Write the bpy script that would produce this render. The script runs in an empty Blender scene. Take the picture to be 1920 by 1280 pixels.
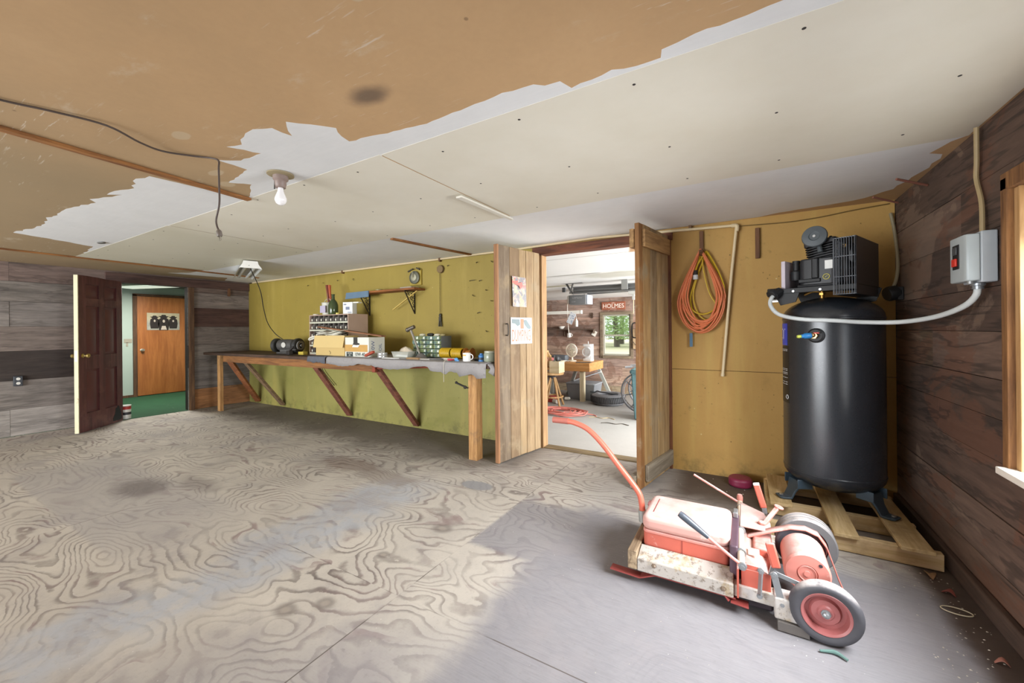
import bpy, bmesh, math, random
from mathutils import Vector, Matrix, noise as mnoise
random.seed(7)
PI = math.pi
SC = bpy.context.scene
COL = SC.collection

# ------------------------------------------------------------------ colour and node helpers
def lin(h):
    if isinstance(h, (tuple, list)):
        return (h[0], h[1], h[2], 1)
    h = h.lstrip('#')
    o = []
    for i in (0, 2, 4):
        v = int(h[i:i + 2], 16) / 255
        o.append(v / 12.92 if v <= .04045 else ((v + .055) / 1.055) ** 2.4)
    return (o[0], o[1], o[2], 1)

class G:
    """small node-graph helper"""
    def __init__(s, name):
        s.m = bpy.data.materials.new(name)
        s.m.use_nodes = True
        s.nt = s.m.node_tree
        s.b = s.nt.nodes['Principled BSDF']
        s.tc = s.nt.nodes.new('ShaderNodeTexCoord').outputs['Object']
    def nd(s, t, **kw):
        n = s.nt.nodes.new(t)
        for k, v in kw.items():
            setattr(n, k, v)
        return n
    def put(s, sock, v):
        if isinstance(v, bpy.types.NodeSocket):
            s.nt.links.new(v, sock)
        elif v is not None:
            if sock.type == 'RGBA' and isinstance(v, str):
                v = lin(v)
            if sock.type == 'RGBA' and isinstance(v, (int, float)):
                v = (v, v, v, 1)
            sock.default_value = v
    def math(s, op, a, b=0.0, clamp=False):
        n = s.nd('ShaderNodeMath', operation=op, use_clamp=clamp)
        s.put(n.inputs[0], a); s.put(n.inputs[1], b)
        return n.outputs[0]
    def mul(s, a, b): return s.math('MULTIPLY', a, b)
    def add(s, a, b): return s.math('ADD', a, b)
    def sub(s, a, b): return s.math('SUBTRACT', a, b)
    def map(s, v, scale=(1, 1, 1), loc=(0, 0, 0), rot=(0, 0, 0)):
        n = s.nd('ShaderNodeMapping')
        s.put(n.inputs['Vector'], v)
        n.inputs['Scale'].default_value = scale; n.inputs['Location'].default_value = loc; n.inputs['Rotation'].default_value = rot
        return n.outputs[0]
    def noise(s, v=None, scale=5, detail=4, rough=.55, dist=0, out='Fac', w=None):
        n = s.nd('ShaderNodeTexNoise')
        if w is not None:
            n.noise_dimensions = '4D'; s.put(n.inputs['W'], w)
        s.put(n.inputs['Vector'], v if v is not None else s.tc)
        n.inputs['Scale'].default_value = scale; n.inputs['Detail'].default_value = detail
        n.inputs['Roughness'].default_value = rough; n.inputs['Distortion'].default_value = dist
        return n.outputs[out]
    def vor(s, v=None, scale=5, feature='F1', rnd=1.0, out='Distance'):
        n = s.nd('ShaderNodeTexVoronoi', feature=feature)
        s.put(n.inputs['Vector'], v if v is not None else s.tc)
        n.inputs['Scale'].default_value = scale; n.inputs['Randomness'].default_value = rnd
        return n.outputs[out]
    def step(s, v, lo, hi):
        n = s.nd('ShaderNodeMapRange', interpolation_type='SMOOTHSTEP')
        s.put(n.inputs['Value'], v); n.inputs['From Min'].default_value = lo; n.inputs['From Max'].default_value = hi
        return n.outputs[0]
    def sep(s, v=None):
        n = s.nd('ShaderNodeSeparateXYZ'); s.put(n.inputs[0], v if v is not None else s.tc)
        return n.outputs[0], n.outputs[1], n.outputs[2]
    def comb(s, x=0., y=0., z=0.):
        n = s.nd('ShaderNodeCombineXYZ')
        s.put(n.inputs[0], x); s.put(n.inputs[1], y); s.put(n.inputs[2], z)
        return n.outputs[0]
    def mix(s, f, a, b, mode='MIX'):
        n = s.nd('ShaderNodeMix', data_type='RGBA', blend_type=mode)
        s.put(n.inputs[0], f); s.put(n.inputs[6], a); s.put(n.inputs[7], b)
        return n.outputs[2]
    def ramp(s, f, stops):
        n = s.nd('ShaderNodeValToRGB'); s.put(n.inputs[0], f)
        e = n.color_ramp.elements
        while len(e) < len(stops): e.new(.5)
        for q, (p, c) in zip(e, stops):
            q.position = p; q.color = lin(c) if isinstance(c, str) else (c, c, c, 1)
        return n.outputs[0]
    def attr(s, name):
        return s.nd('ShaderNodeAttribute', attribute_name=name).outputs['Color']
    def bump(s, h, strength=.3, dist=.01):
        n = s.nd('ShaderNodeBump')
        n.inputs['Strength'].default_value = strength; n.inputs['Distance'].default_value = dist
        s.put(n.inputs['Height'], h); s.nt.links.new(n.outputs[0], s.b.inputs['Normal'])
    def out(s, col=None, rough=.6, metal=0, **kw):
        s.put(s.b.inputs['Base Color'], col); s.put(s.b.inputs['Roughness'], rough); s.put(s.b.inputs['Metallic'], metal)
        for k, v in kw.items():
            s.put(s.b.inputs[k.replace('_', ' ')], v)
        return s.m
    def ell(s, x, y, cx, cy, rx, ry, n=None, amt=.35):
        """soft elliptical mask, 1 inside"""
        dx = s.mul(s.sub(x, cx), 1 / rx); dy = s.mul(s.sub(y, cy), 1 / ry)
        d = s.math('SQRT', s.add(s.mul(dx, dx), s.mul(dy, dy)))
        if n is not None: d = s.add(d, s.mul(s.sub(n, .5), amt * 2))
        return d

MC = {}
def paint(h, rough=.5, metal=0, var=.12, scale=9, wear=None, wear_amt=.45, bump=0.0, coat=0, spec=None, dust=0):
    key = (h, rough, metal, var, scale, wear, wear_amt, bump, coat, spec, dust)
    if key in MC: return MC[key]
    g = G('paint_' + h.strip('#'))
    c = lin(h)
    n = g.noise(None, scale, 5, .6)
    lo = tuple(max(0, v * (1 - var)) for v in c[:3]) + (1,); hi = tuple(min(1, v * (1 + var)) for v in c[:3]) + (1,)
    col = g.mix(n, lo, hi)
    if wear:
        w = g.step(g.noise(None, scale * 1.7, 7, .7), wear_amt + .1, wear_amt + .2)
        col = g.mix(w, col, wear)
    if dust:   # settled dust on faces that look up
        nz = g.sep(g.nd('ShaderNodeNewGeometry').outputs['Normal'])[2]
        col = g.mix(g.mul(g.mul(g.step(nz, .35, .95), dust), g.step(g.noise(None, 14, 6, .65), .2, .6)), col, '#d3cac6')
    if bump: g.bump(g.noise(None, scale * 4, 4), bump, .004)
    g.out(col, rough, metal)
    if coat: g.b.inputs['Coat Weight'].default_value = coat
    if spec is not None: g.b.inputs['Specular IOR Level'].default_value = spec
    MC[key] = g.m
    return g.m

def wood(a, b, axis='X', scale=1.0, rough=.75, dirt=None, bump=.25, cont=1.0):
    key = ('w', a, b, axis, scale, dirt, rough)
    if key in MC: return MC[key]
    g = G('wood_' + a.strip('#'))
    k = {'X': (.09, 1, 1), 'Y': (1, .09, 1), 'Z': (1, 1, .09)}[axis]
    v = g.map(g.tc, tuple(q * scale for q in k))
    n1 = g.noise(v, 14, 6, .65, .8); n2 = g.noise(v, 60, 3, .6)
    f = g.step(g.add(g.mul(n1, .75), g.mul(n2, .3)), .35, .68)
    col = g.mix(f, a, b)
    at = g.attr('Col')
    col = g.mix(1.0, col, at, 'MULTIPLY')
    if dirt:
        d = g.step(g.noise(None, 5 * scale, 6, .65), .5, .72)
        col = g.mix(d, col, dirt)
    g.bump(n2, bump, .004)
    g.out(col, rough)
    MC[key] = g.m
    return g.m

# ------------------------------------------------------------------ mesh builder
def text_mesh(txt, size=1.0, bold=0):
    cu = bpy.data.curves.new('t', 'FONT'); cu.body = txt; cu.size = size; cu.align_x = 'CENTER'; cu.align_y = 'CENTER'
    cu.extrude = .5e-3; cu.offset = bold; cu.resolution_u = 3
    o = bpy.data.objects.new('t', cu); COL.objects.link(o)
    bpy.context.view_layer.update()
    me = bpy.data.meshes.new_from_object(o.evaluated_get(bpy.context.evaluated_depsgraph_get()))
    vs = [v.co.copy() for v in me.vertices]; fs = [tuple(p.vertices) for p in me.polygons]
    bpy.data.objects.remove(o); bpy.data.curves.remove(cu); bpy.data.meshes.remove(me)
    return vs, fs

class MB:
    def __init__(s, M=None):
        s.v = []; s.f = []; s.mi = []; s.col = []; s.M = M or Matrix()
        s.cur = 0; s.c = (1, 1, 1)
    def raw(s, vs, fs, M=None):
        T = s.M @ M if M is not None else s.M
        k = len(s.v)
        s.v += [T @ Vector(p) for p in vs]
        for f in fs:
            s.f.append(tuple(i + k for i in f)); s.mi.append(s.cur); s.col.append(s.c)
        return s
    def box(s, x0, x1, y0, y1, z0, z1, M=None):
        vs = [(x, y, z) for x in (x0, x1) for y in (y0, y1) for z in (z0, z1)]
        return s.raw(vs, [(0, 1, 3, 2), (4, 6, 7, 5), (0, 4, 5, 1), (2, 3, 7, 6), (0, 2, 6, 4), (1, 5, 7, 3)], M)
    def beam(s, p, q, w, h, up=(0, 0, 1)):
        p, q = Vector(p), Vector(q); d = q - p; L = d.length; d.normalize()
        u = Vector(up); x = d.cross(u)
        if x.length < 1e-4: x = d.cross(Vector((1, 0, 0)))
        x.normalize(); u = x.cross(d)
        M = Matrix(((d.x, x.x, u.x, p.x), (d.y, x.y, u.y, p.y), (d.z, x.z, u.z, p.z), (0, 0, 0, 1)))
        return s.box(0, L, -w / 2, w / 2, -h / 2, h / 2, M)
    def tube(s, pts, r, seg=10, sub=6, closed=False, caps=True):
        P = [Vector(p) for p in pts]
        if sub > 1 and len(P) > 2:
            Q = []; n = len(P)
            for i in range(n if closed else n - 1):
                a = P[(i - 1) % n] if closed or i > 0 else P[0] * 2 - P[1]
                b = P[i]; c = P[(i + 1) % n]
                d = P[(i + 2) % n] if closed or i + 2 < n else c * 2 - b
                for k in range(sub):
                    t = k / sub
                    Q.append(.5 * (2 * b + (c - a) * t + (2 * a - 5 * b + 4 * c - d) * t * t + (3 * b - a - 3 * c + d) * t ** 3))
            if not closed: Q.append(P[-1])
            P = Q
        n = len(P); vs = []; fs = []; nrm = None
        for i in range(n):
            if closed: t = P[(i + 1) % n] - P[i - 1]
            else: t = P[min(i + 1, n - 1)] - P[max(i - 1, 0)]
            if t.length < 1e-9: t = Vector((0, 0, 1))
            t.normalize()
            if nrm is None: nrm = t.orthogonal().normalized()
            nrm = (nrm - t * nrm.dot(t))
            if nrm.length < 1e-6: nrm = t.orthogonal()
            nrm.normalize(); bi = t.cross(nrm)
            rr = r(i / max(1, n - 1)) if callable(r) else r
            for k in range(seg):
                a = 2 * PI * k / seg
                vs.append(P[i] + (nrm * math.cos(a) + bi * math.sin(a)) * rr)
        for i in range(n if closed else n - 1):
            for k in range(seg):
                j = (i + 1) % n
                fs.append((i * seg + k, i * seg + (k + 1) % seg, j * seg + (k + 1) % seg, j * seg + k))
        if caps and not closed:
            fs.append(tuple(range(seg))[::-1]); fs.append(tuple((n - 1) * seg + k for k in range(seg)))
        return s.raw(vs, fs)
    def cyl(s, p, q, r, seg=20, r2=None):
        r2 = r if r2 is None else r2
        return s.tube([p, q], lambda t: r + (r2 - r) * t, seg, 1)
    def lathe(s, prof, seg=32, p=(0, 0, 0), axis=(0, 0, 1)):
        """prof: [(radius, height)], closed at ends where radius is 0"""
        q = Vector((0, 0, 1)).rotation_difference(Vector(axis).normalized()).to_matrix().to_4x4()
        M = Matrix.Translation(p) @ q
        vs = []; fs = []; n = len(prof)
        for (r, h) in prof:
            for k in range(seg):
                a = 2 * PI * k / seg; vs.append((r * math.cos(a), r * math.sin(a), h))
        for i in range(n - 1):
            for k in range(seg):
                fs.append((i * seg + k, i * seg + (k + 1) % seg, (i + 1) * seg + (k + 1) % seg, (i + 1) * seg + k))
        ring = prof[0] == prof[-1]
        if prof[0][0] > 1e-6 and not ring: fs.append(tuple(range(seg))[::-1])
        if prof[-1][0] > 1e-6 and not ring: fs.append(tuple((n - 1) * seg + k for k in range(seg)))
        return s.raw(vs, fs, M)
    def torus(s, p, R, r, axis=(0, 0, 1), seg=28, rs=10, sx=1, sy=1):
        q = Vector((0, 0, 1)).rotation_difference(Vector(axis).normalized()).to_matrix()
        pts = [Vector(p) + q @ Vector((R * sx * math.cos(2 * PI * k / seg), R * sy * math.sin(2 * PI * k / seg), 0)) for k in range(seg)]
        return s.tube(pts, r, rs, 1, True)
    def prism(s, poly, t, M=None, z0=0.0):
        """polygon in local XY extruded z0..z0+t"""
        n = len(poly)
        vs = [(x, y, z0) for x, y in poly] + [(x, y, z0 + t) for x, y in poly]
        fs = [tuple(range(n))[::-1], tuple(range(n, 2 * n))] + [(i, (i + 1) % n, n + (i + 1) % n, n + i) for i in range(n)]
        return s.raw(vs, fs, M)
    def ball(s, p, r, seg=16, sc=(1, 1, 1)):
        n = seg // 2
        prof = [(math.sin(PI * i / n) * r, -math.cos(PI * i / n) * r) for i in range(n + 1)]
        M = Matrix.Translation(p) @ Matrix.Diagonal((*sc, 1))
        o = MB(); o.lathe(prof, seg); return s.raw(o.v, o.f, M)
    def text(s, txt, size, M, fn=None, sx=1.0, bold=0):
        vs, fs = text_mesh(txt, size, bold)
        vs = [Vector((v.x * sx, v.y, v.z)) for v in vs]
        if fn: vs = [fn(v) for v in vs]
        return s.raw(vs, fs, M)
    def build(s, name, mats, parent=None, loc=(0, 0, 0), bevel=0, label=None, kind=None, sharp=35, seg=2):
        me = bpy.data.meshes.new(name)
        me.from_pydata([tuple(v) for v in s.v], [], s.f)
        if not isinstance(mats, (list, tuple)): mats = [mats]
        for m in mats: me.materials.append(m)
        me.polygons.foreach_set('material_index', s.mi)
        ca = me.color_attributes.new('Col', 'FLOAT_COLOR', 'CORNER')
        buf = []
        for p in me.polygons:
            c = s.col[p.index]; buf += [c[0], c[1], c[2], 1.0] * p.loop_total
        ca.data.foreach_set('color', buf)
        bm = bmesh.new(); bm.from_mesh(me)
        bmesh.ops.remove_doubles(bm, verts=bm.verts, dist=1e-6)
        bmesh.ops.recalc_face_normals(bm, faces=bm.faces)
        bm.to_mesh(me); bm.free()
        me.polygons.foreach_set('use_smooth', [True] * len(me.polygons))
        me.set_sharp_from_angle(angle=math.radians(sharp))
        me.update()
        o = bpy.data.objects.new(name, me); COL.objects.link(o)
        o.location = loc
        if parent is not None: o.parent = parent
        if bevel:
            b = o.modifiers.new('b', 'BEVEL'); b.width = bevel; b.segments = seg; b.limit_method = 'ANGLE'; b.angle_limit = math.radians(40)
        if label: o['label'] = label
        if kind: o['kind'] = kind
        return o

def tag(o, label, cat, group=None, kind=None):
    o['label'] = label; o['category'] = cat
    if group: o['group'] = group
    if kind: o['kind'] = kind
    return o
def thing(name, label, cat, loc=(0, 0, 0), rz=0.0, group=None, kind=None, rot=None):
    o = bpy.data.objects.new(name, None); COL.objects.link(o); o.empty_display_size = .1
    o.location = loc; o.rotation_euler = rot or (0, 0, rz)
    return tag(o, label, cat, group, kind)
def W(loc):  # builder that takes world coordinates for a part of an unrotated thing standing at loc
    return MB(Matrix.Translation(-Vector(loc)))
def rbox(mb, x0, x1, y0, y1, z0, z1, r=.02, n=4, M=None):
    """box with rounded vertical corners"""
    poly = []
    for cx, cy, a0 in ((x1 - r, y1 - r, 0), (x0 + r, y1 - r, 90), (x0 + r, y0 + r, 180), (x1 - r, y0 + r, 270)):
        for k in range(n + 1):
            a = math.radians(a0 + 90 * k / n); poly.append((cx + r * math.cos(a), cy + r * math.sin(a)))
    return mb.prism(poly, z1 - z0, M, z0)
def jag(poly, step=.03, amp=.012, seed=1, skip=()):
    """subdivide polygon edges and make them ragged"""
    R = random.Random(seed); out = []
    n = len(poly)
    for i in range(n):
        a, b = Vector(poly[i]), Vector(poly[(i + 1) % n])
        out.append(tuple(a))
        if i in skip: continue
        L = (b - a).length; k = int(L / step); nn = Vector((-(b - a).y, (b - a).x)) / max(L, 1e-6)
        for j in range(1, k):
            p = a + (b - a) * (j / k) + nn * R.uniform(-amp, amp)
            out.append(tuple(p))
    return out
# ------------------------------------------------------------------ room dimensions (metres)
XL, XR, YB, YR, ZC = -7.93, .93, 3.87, -4.2, 2.19     # left wall, right wall, back wall, rear wall, ceiling
YF, ZG = 8.82, -.18                                   # garage far wall, garage floor

# ------------------------------------------------------------------ plywood floor
def floor_mat():
    g = G('plywood_floor')
    x, y, z = g.sep()
    # 4 x 8 ft sheets, long side along X
    xs = g.mul(g.add(x, 1.46), 1 / 2.44); ys = g.mul(g.sub(y, 1.37), 1 / 1.22)
    ix = g.math('FLOOR', xs); iy = g.math('FLOOR', ys)
    sid = g.add(g.mul(ix, 3.7), g.mul(iy, 7.3))
    v = g.comb(g.mul(x, .40), y, 0.)
    wob = g.noise(g.comb(g.mul(x, .9), y, 0.), 2.6, 3, .5, 0, 'Color', w=g.add(sid, 3.))
    vv = g.nd('ShaderNodeVectorMath', operation='ADD')
    g.put(vv.inputs[0], v)
    sc = g.nd('ShaderNodeVectorMath', operation='SCALE'); g.put(sc.inputs[0], wob); sc.inputs['Scale'].default_value = .16
    g.put(vv.inputs[1], sc.outputs[0])
    h = g.noise(vv.outputs[0], 2.0, 2.0, .40, .2, w=sid)
    fine = g.noise(g.comb(g.mul(x, 4), g.mul(y, 60), 0.), 3, 3, .6)
    rough_n = g.noise(None, 2.1, 6, .62)
    mott = g.noise(None, 9, 6, .65)
    ph = g.add(g.mul(h, 34), g.mul(g.sub(mott, .5), .85))
    fr = g.math('FRACT', ph)
    # thin growth-ring line with one soft and one crisp edge
    line = g.mul(g.step(fr, .48, .80), g.sub(1., g.step(fr, .88, .96)))
    patchy = g.step(g.noise(None, 1.25, 5, .6), .36, .62)
    patch2 = g.step(g.noise(None, 3.4, 5, .65), .35, .7)
    la = g.mul(line, g.add(.3, g.mul(patchy, .7)))
    la = g.mul(la, g.add(.45, g.mul(patch2, .55)))
    base = g.ramp(rough_n, [(.25, '#a59e97'), (.45, '#b7b0a6'), (.6, '#c0b9ae'), (.8, '#cbc3b8')])
    ringc = g.mix(g.step(g.noise(None, 2.7, 4, .6), .45, .62), '#69605b', '#6e5b58')
    col = g.mix(la, base, ringc)
    # filled ring blotches, reddish brown
    bl = g.mul(g.step(g.math('FRACT', g.add(g.mul(h, 12), .3)), .82, .9), g.step(g.noise(None, 3.1, 4, .6), .5, .64))
    col = g.mix(g.mul(bl, .7), col, '#877270')
    # worn grey, paint-dusted sheets towards the right wall
    wn = g.mul(g.sub(rough_n, .5), .5)
    m1 = g.step(g.add(x, wn), -1.16, -.94)
    m2 = g.mul(g.step(x, -1.47, -1.44), g.mul(g.step(y, 1.90, 1.96), g.sub(1., g.step(g.add(y, wn), 2.55, 2.72))))
    m = g.math('MAXIMUM', g.mul(m1, g.sub(1., g.mul(.75, g.step(g.add(y, wn), 2.6, 2.85)))), g.mul(m2, .85))
    fo = g.step(g.noise(None, .9, 4, .6), .5, .75)
    m = g.math('MAXIMUM', m, g.mul(g.mul(g.step(g.sub(x, y), -2.9, -2.2), g.sub(1., g.step(y, 1.15, 1.5))), g.add(.45, g.mul(.4, fo))))
    grey = g.mix(g.add(g.mul(mott, .6), g.mul(g.step(fine, .3, .75), .4)), '#757378', '#8f8d91')
    col = g.mix(g.mul(m, .93), col, grey)
    # pale dust track along the sheet seam
    bd = g.math('ABSOLUTE', g.add(g.add(x, 2.4), g.mul(g.sub(g.noise(None, 1.6, 3, .6), .5), .9)))
    dust = g.mul(g.sub(1., g.step(bd, .05, .36)), g.add(.4, g.mul(.6, g.step(mott, .35, .6))))
    dust = g.mul(dust, g.sub(1., g.step(y, 2.2, 2.7)))
    col = g.mix(g.mul(dust, .9), col, g.mix(mott, '#9c9fa6', '#b4b7bc'))
    # greyed sheet of the walkway left of it
    m4 = g.mul(g.mul(g.step(x, -5.9, -5.6), g.sub(1., g.step(x, -3.6, -2.7))), g.mul(g.step(y, .76, .8), g.sub(1., g.step(y, 1.36, 1.6))))
    col = g.mix(g.mul(m4, .65), col, '#a39e9b')
    gm = g.step(g.noise(None, 1.7, 6, .68), .5, .68); col = g.mix(g.mul(gm, .5), col, '#938d8e')
    gr_ = g.noise(None, 55, 4, .7); col = g.mix(g.mul(g.step(gr_, .52, .75), .22), col, '#6f6963')
    # stains
    e = g.ell(x, y, -4.35, 1.27, .36, .2, mott, .5); col = g.mix(g.mul(g.sub(1., g.step(e, .35, 1.15)), .75), col, '#655c5a')
    e = g.ell(x, y, -4.0, 1.55, .35, .12, mott, .5); col = g.mix(g.mul(g.sub(1., g.step(e, .3, 1.2)), .5), col, '#6c6361')
    e = g.ell(x, y, -1.92, 2.67, .15, .085, mott, .2); col = g.mix(g.mul(g.sub(1., g.step(e, .85, 1.05)), .85), col, '#8b8c8f')
    e = g.ell(x, y, -3.3, 2.5, .42, .17, mott, .6); col = g.mix(g.mul(g.sub(1., g.step(e, .55, 1.1)), .6), col, '#7c6a60')
    e = g.ell(x, y, -2.75, 2.42, .42, .15, mott, .6); col = g.mix(g.mul(g.sub(1., g.step(e, .55, 1.1)), .5), col, '#83776f')
    for kx, ky, kr in ((-1.72, 1.16, .045), (-1.84, 1.04, .05), (-1.7, 1.98, .06), (-1.8, 1.58, .035), (-1.02, .93, .05)):
        d = g.ell(x, y, kx, ky, kr * 1.25, kr, mott, .35)
        col = g.mix(g.mul(g.sub(1., g.step(d, .5, 1.25)), .6), col, '#6b625c')
        col = g.mix(g.mul(g.sub(1., g.step(d, .2, .5)), .5), col, '#a79c90')
    # trodden dirt along the back wall and under the bench; dirt with painted sill shade at the right wall
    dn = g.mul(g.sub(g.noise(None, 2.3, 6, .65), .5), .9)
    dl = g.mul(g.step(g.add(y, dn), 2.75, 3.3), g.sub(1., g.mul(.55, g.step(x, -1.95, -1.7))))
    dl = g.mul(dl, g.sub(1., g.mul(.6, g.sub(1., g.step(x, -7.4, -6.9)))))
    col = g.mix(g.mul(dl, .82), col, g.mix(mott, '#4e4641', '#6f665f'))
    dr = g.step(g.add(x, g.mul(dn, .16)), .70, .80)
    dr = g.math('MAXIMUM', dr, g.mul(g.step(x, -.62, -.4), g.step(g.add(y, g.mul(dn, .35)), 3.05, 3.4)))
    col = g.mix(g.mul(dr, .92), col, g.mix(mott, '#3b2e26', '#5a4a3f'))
    # sheet seams, broken
    ex = g.math('ABSOLUTE', g.sub(g.math('FRACT', g.add(xs, .5)), .5)); ey = g.math('ABSOLUTE', g.sub(g.math('FRACT', g.add(ys, .5)), .5))
    sx = g.sub(1., g.step(ex, .0006, .0016)); sy = g.sub(1., g.step(ey, .001, .003))
    brk = g.step(g.noise(None, 1.9, 4, .6), .47, .56)
    col = g.mix(g.mul(g.math('MAXIMUM', sx, sy), g.add(.05, g.mul(brk, .8))), col, '#4d433c')
    # paint flecks and grit
    fl = g.sub(1., g.step(g.vor(None, 26, 'F1'), .05, .075)); fl = g.mul(fl, g.step(g.noise(None, 3, 2), .52, .6))
    col = g.mix(g.mul(fl, .6), col, '#d6d2cc')
    g.bump(g.add(g.mul(la, -.6), mott), .12, .004)
    return g.out(col, g.add(.62, g.mul(mott, .2)))
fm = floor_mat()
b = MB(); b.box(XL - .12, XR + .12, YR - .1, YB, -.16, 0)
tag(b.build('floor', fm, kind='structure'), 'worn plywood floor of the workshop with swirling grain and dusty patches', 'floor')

# ------------------------------------------------------------------ ceiling: brown board, white paint, drywall sheets
def brown_mat():
    g = G('brown_board')
    x, y, z = g.sep()
    n = g.noise(None, .8, 5, .6); f = g.noise(None, 38, 3, .6)
    col = g.ramp(n, [(.2, '#b3956f'), (.5, '#c4a177'), (.8, '#d0ae84')])
    col = g.mix(g.mul(f, .14), col, '#7a6248')
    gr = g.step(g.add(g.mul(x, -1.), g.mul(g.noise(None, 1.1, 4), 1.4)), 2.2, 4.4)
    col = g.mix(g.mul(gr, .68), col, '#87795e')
    sm = g.step(g.noise(g.map(g.tc, (1, 2.2, 1)), 2.4, 7, .7), .60, .78)
    col = g.mix(g.mul(sm, .42), col, '#cfc3ae')
    e = g.ell(x, y, -1.25, 1.05, .1, .055, g.noise(None, 9, 5), .4)
    col = g.mix(g.mul(g.sub(1., g.step(e, .2, 1.35)), .72), col, '#4a3f3c')
    for ex, ey, rx, ry in ((-2.24, .81, .055, .035), (-2.74, 1.22, .06, .04), (-2.6, 1.1, .07, .03), (-.95, .63, .02, .02), (-.9, .72, .03, .02)):
        e = g.ell(x, y, ex, ey, rx, ry, g.noise(None, 20, 3), .2)
        col = g.mix(g.mul(g.sub(1., g.step(e, .8, 1.05)), .6), col, '#c4b396')
    sp = g.mul(g.sub(1., g.step(g.vor(None, 7), .03, .06)), g.step(g.noise(None, 2.2, 3), .5, .62))
    col = g.mix(g.mul(sp, .55), col, '#5b4530')
    ws = g.mul(g.step(g.noise(g.map(g.tc, (2, 24, 1)), 3, 4, .6), .62, .68), g.step(g.noise(None, 1.4, 2), .52, .62))
    col = g.mix(g.mul(ws, .5), col, '#d8d0c2')
    return g.out(col, .75)
def whitepaint_mat():
    g = G('white_ceiling_paint')
    n = g.noise(g.map(g.tc, (1, 1, 1)), 3.2, 6, .65); s_ = g.noise(g.map(g.tc, (3, 30, 1)), 2, 3)
    col = g.mix(n, '#dadcdd', '#eff0f1'); col = g.mix(g.mul(s_, .18), col, '#b5b7b8')
    return g.out(col, .6)
def drywall_mat():
    g = G('drywall_paper')
    n = g.noise(None, 1.2, 5, .6)
    col = g.ramp(n, [(.25, '#d5cfbd'), (.75, '#e4e0d3')])
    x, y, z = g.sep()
    col = g.mix(g.mul(g.step(g.mul(x, -1.), 3.9, 4.5), .5), col, '#b5b29b')  # far left sheet greyed, mostly the room's light falloff put into the colour
    return g.out(col, .8)
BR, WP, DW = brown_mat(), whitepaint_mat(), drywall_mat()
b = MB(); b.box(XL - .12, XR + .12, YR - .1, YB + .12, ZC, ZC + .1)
b.cur = 1
def flat(poly, z=ZC, t=.0004):
    b.prism(poly, t, None, z - t)
A = [(-2.905, 1.428), (-2.62, 1.30), (-2.70, 1.21), (-2.40, 1.17), (-2.397, 1.023), (-2.30, 1.09), (-2.12, 1.10), (-2.187, .973), (-2.10, 1.0), (-2.05, .97), (-1.968, .952), (-1.90, .95), (-1.816, .989), (-1.811, 1.078),
     (-1.78, 1.04), (-1.71, .99), (-1.64, 1.06), (-1.574, 1.137), (-1.62, 1.2), (-1.632, 1.25), (-1.45, 1.28), (-1.204, 1.321), (-1.05, 1.31), (-.934, 1.307), (-.80, 1.30), (-.673, 1.316), (-.64, 1.345), (-.581, 1.35), (-.56, 1.411), (-.40, 1.385), (-.32, 1.41), (-.24, 1.41), (-.23, 1.37), (-.13, 1.35), (.01, 1.35), (.11, 1.34), (.5, 1.2), (.93, 1.1), (.93, 1.44), (-2.9, 1.44)]
flat(jag(A, .035, .006, 3, skip=(37, 38)))
Bp = [(-6.76, 1.45), (-5.87, 1.36), (-5.70, .98), (-5.638, .802), (-5.2, .86), (-4.94, .869), (-4.70, .83), (-4.599, .85), (-4.2, .86), (-3.888, .917), (-3.82, .87), (-3.75, .897), (-3.519, .955), (-3.6, .90), (-3.469, .903), (-3.3, .95), (-3.15, .90), (-2.973, .922), (-2.93, 1.44)]
flat(jag(Bp, .05, .012, 5, skip=(17, 18)))
Cp = [(-7.25, 2.72), (-7.55, 2.55), (-7.45, 3.3), (-7.86, 3.45), (-7.93, 3.86), (.1, 3.86), (.23, 3.80), (.6, 3.745), (.73, 3.70), (.85, 3.56), (.88, 3.34), (.915, 3.19), (.905, 2.98), (.84, 2.93), (.88, 2.80), (.93, 2.74)]
flat(jag(Cp, .06, .012, 8, skip=(4, 15)))
b.cur = 2
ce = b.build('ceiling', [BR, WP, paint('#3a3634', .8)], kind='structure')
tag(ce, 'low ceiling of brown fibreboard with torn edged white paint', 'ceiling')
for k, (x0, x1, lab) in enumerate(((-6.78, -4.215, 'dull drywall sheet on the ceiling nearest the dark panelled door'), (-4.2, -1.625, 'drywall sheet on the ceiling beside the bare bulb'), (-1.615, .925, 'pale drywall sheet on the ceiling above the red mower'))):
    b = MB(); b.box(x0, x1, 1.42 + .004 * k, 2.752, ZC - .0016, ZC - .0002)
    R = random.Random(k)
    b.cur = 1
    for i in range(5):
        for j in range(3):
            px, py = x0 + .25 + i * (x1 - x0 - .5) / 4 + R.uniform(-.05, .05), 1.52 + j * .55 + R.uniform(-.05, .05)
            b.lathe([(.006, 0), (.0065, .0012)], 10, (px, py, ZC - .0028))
    tag(b.build('ceiling_panel', [DW, paint('#2d2a28', .6)], kind='structure', bevel=.0015), lab, 'ceiling')
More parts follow.
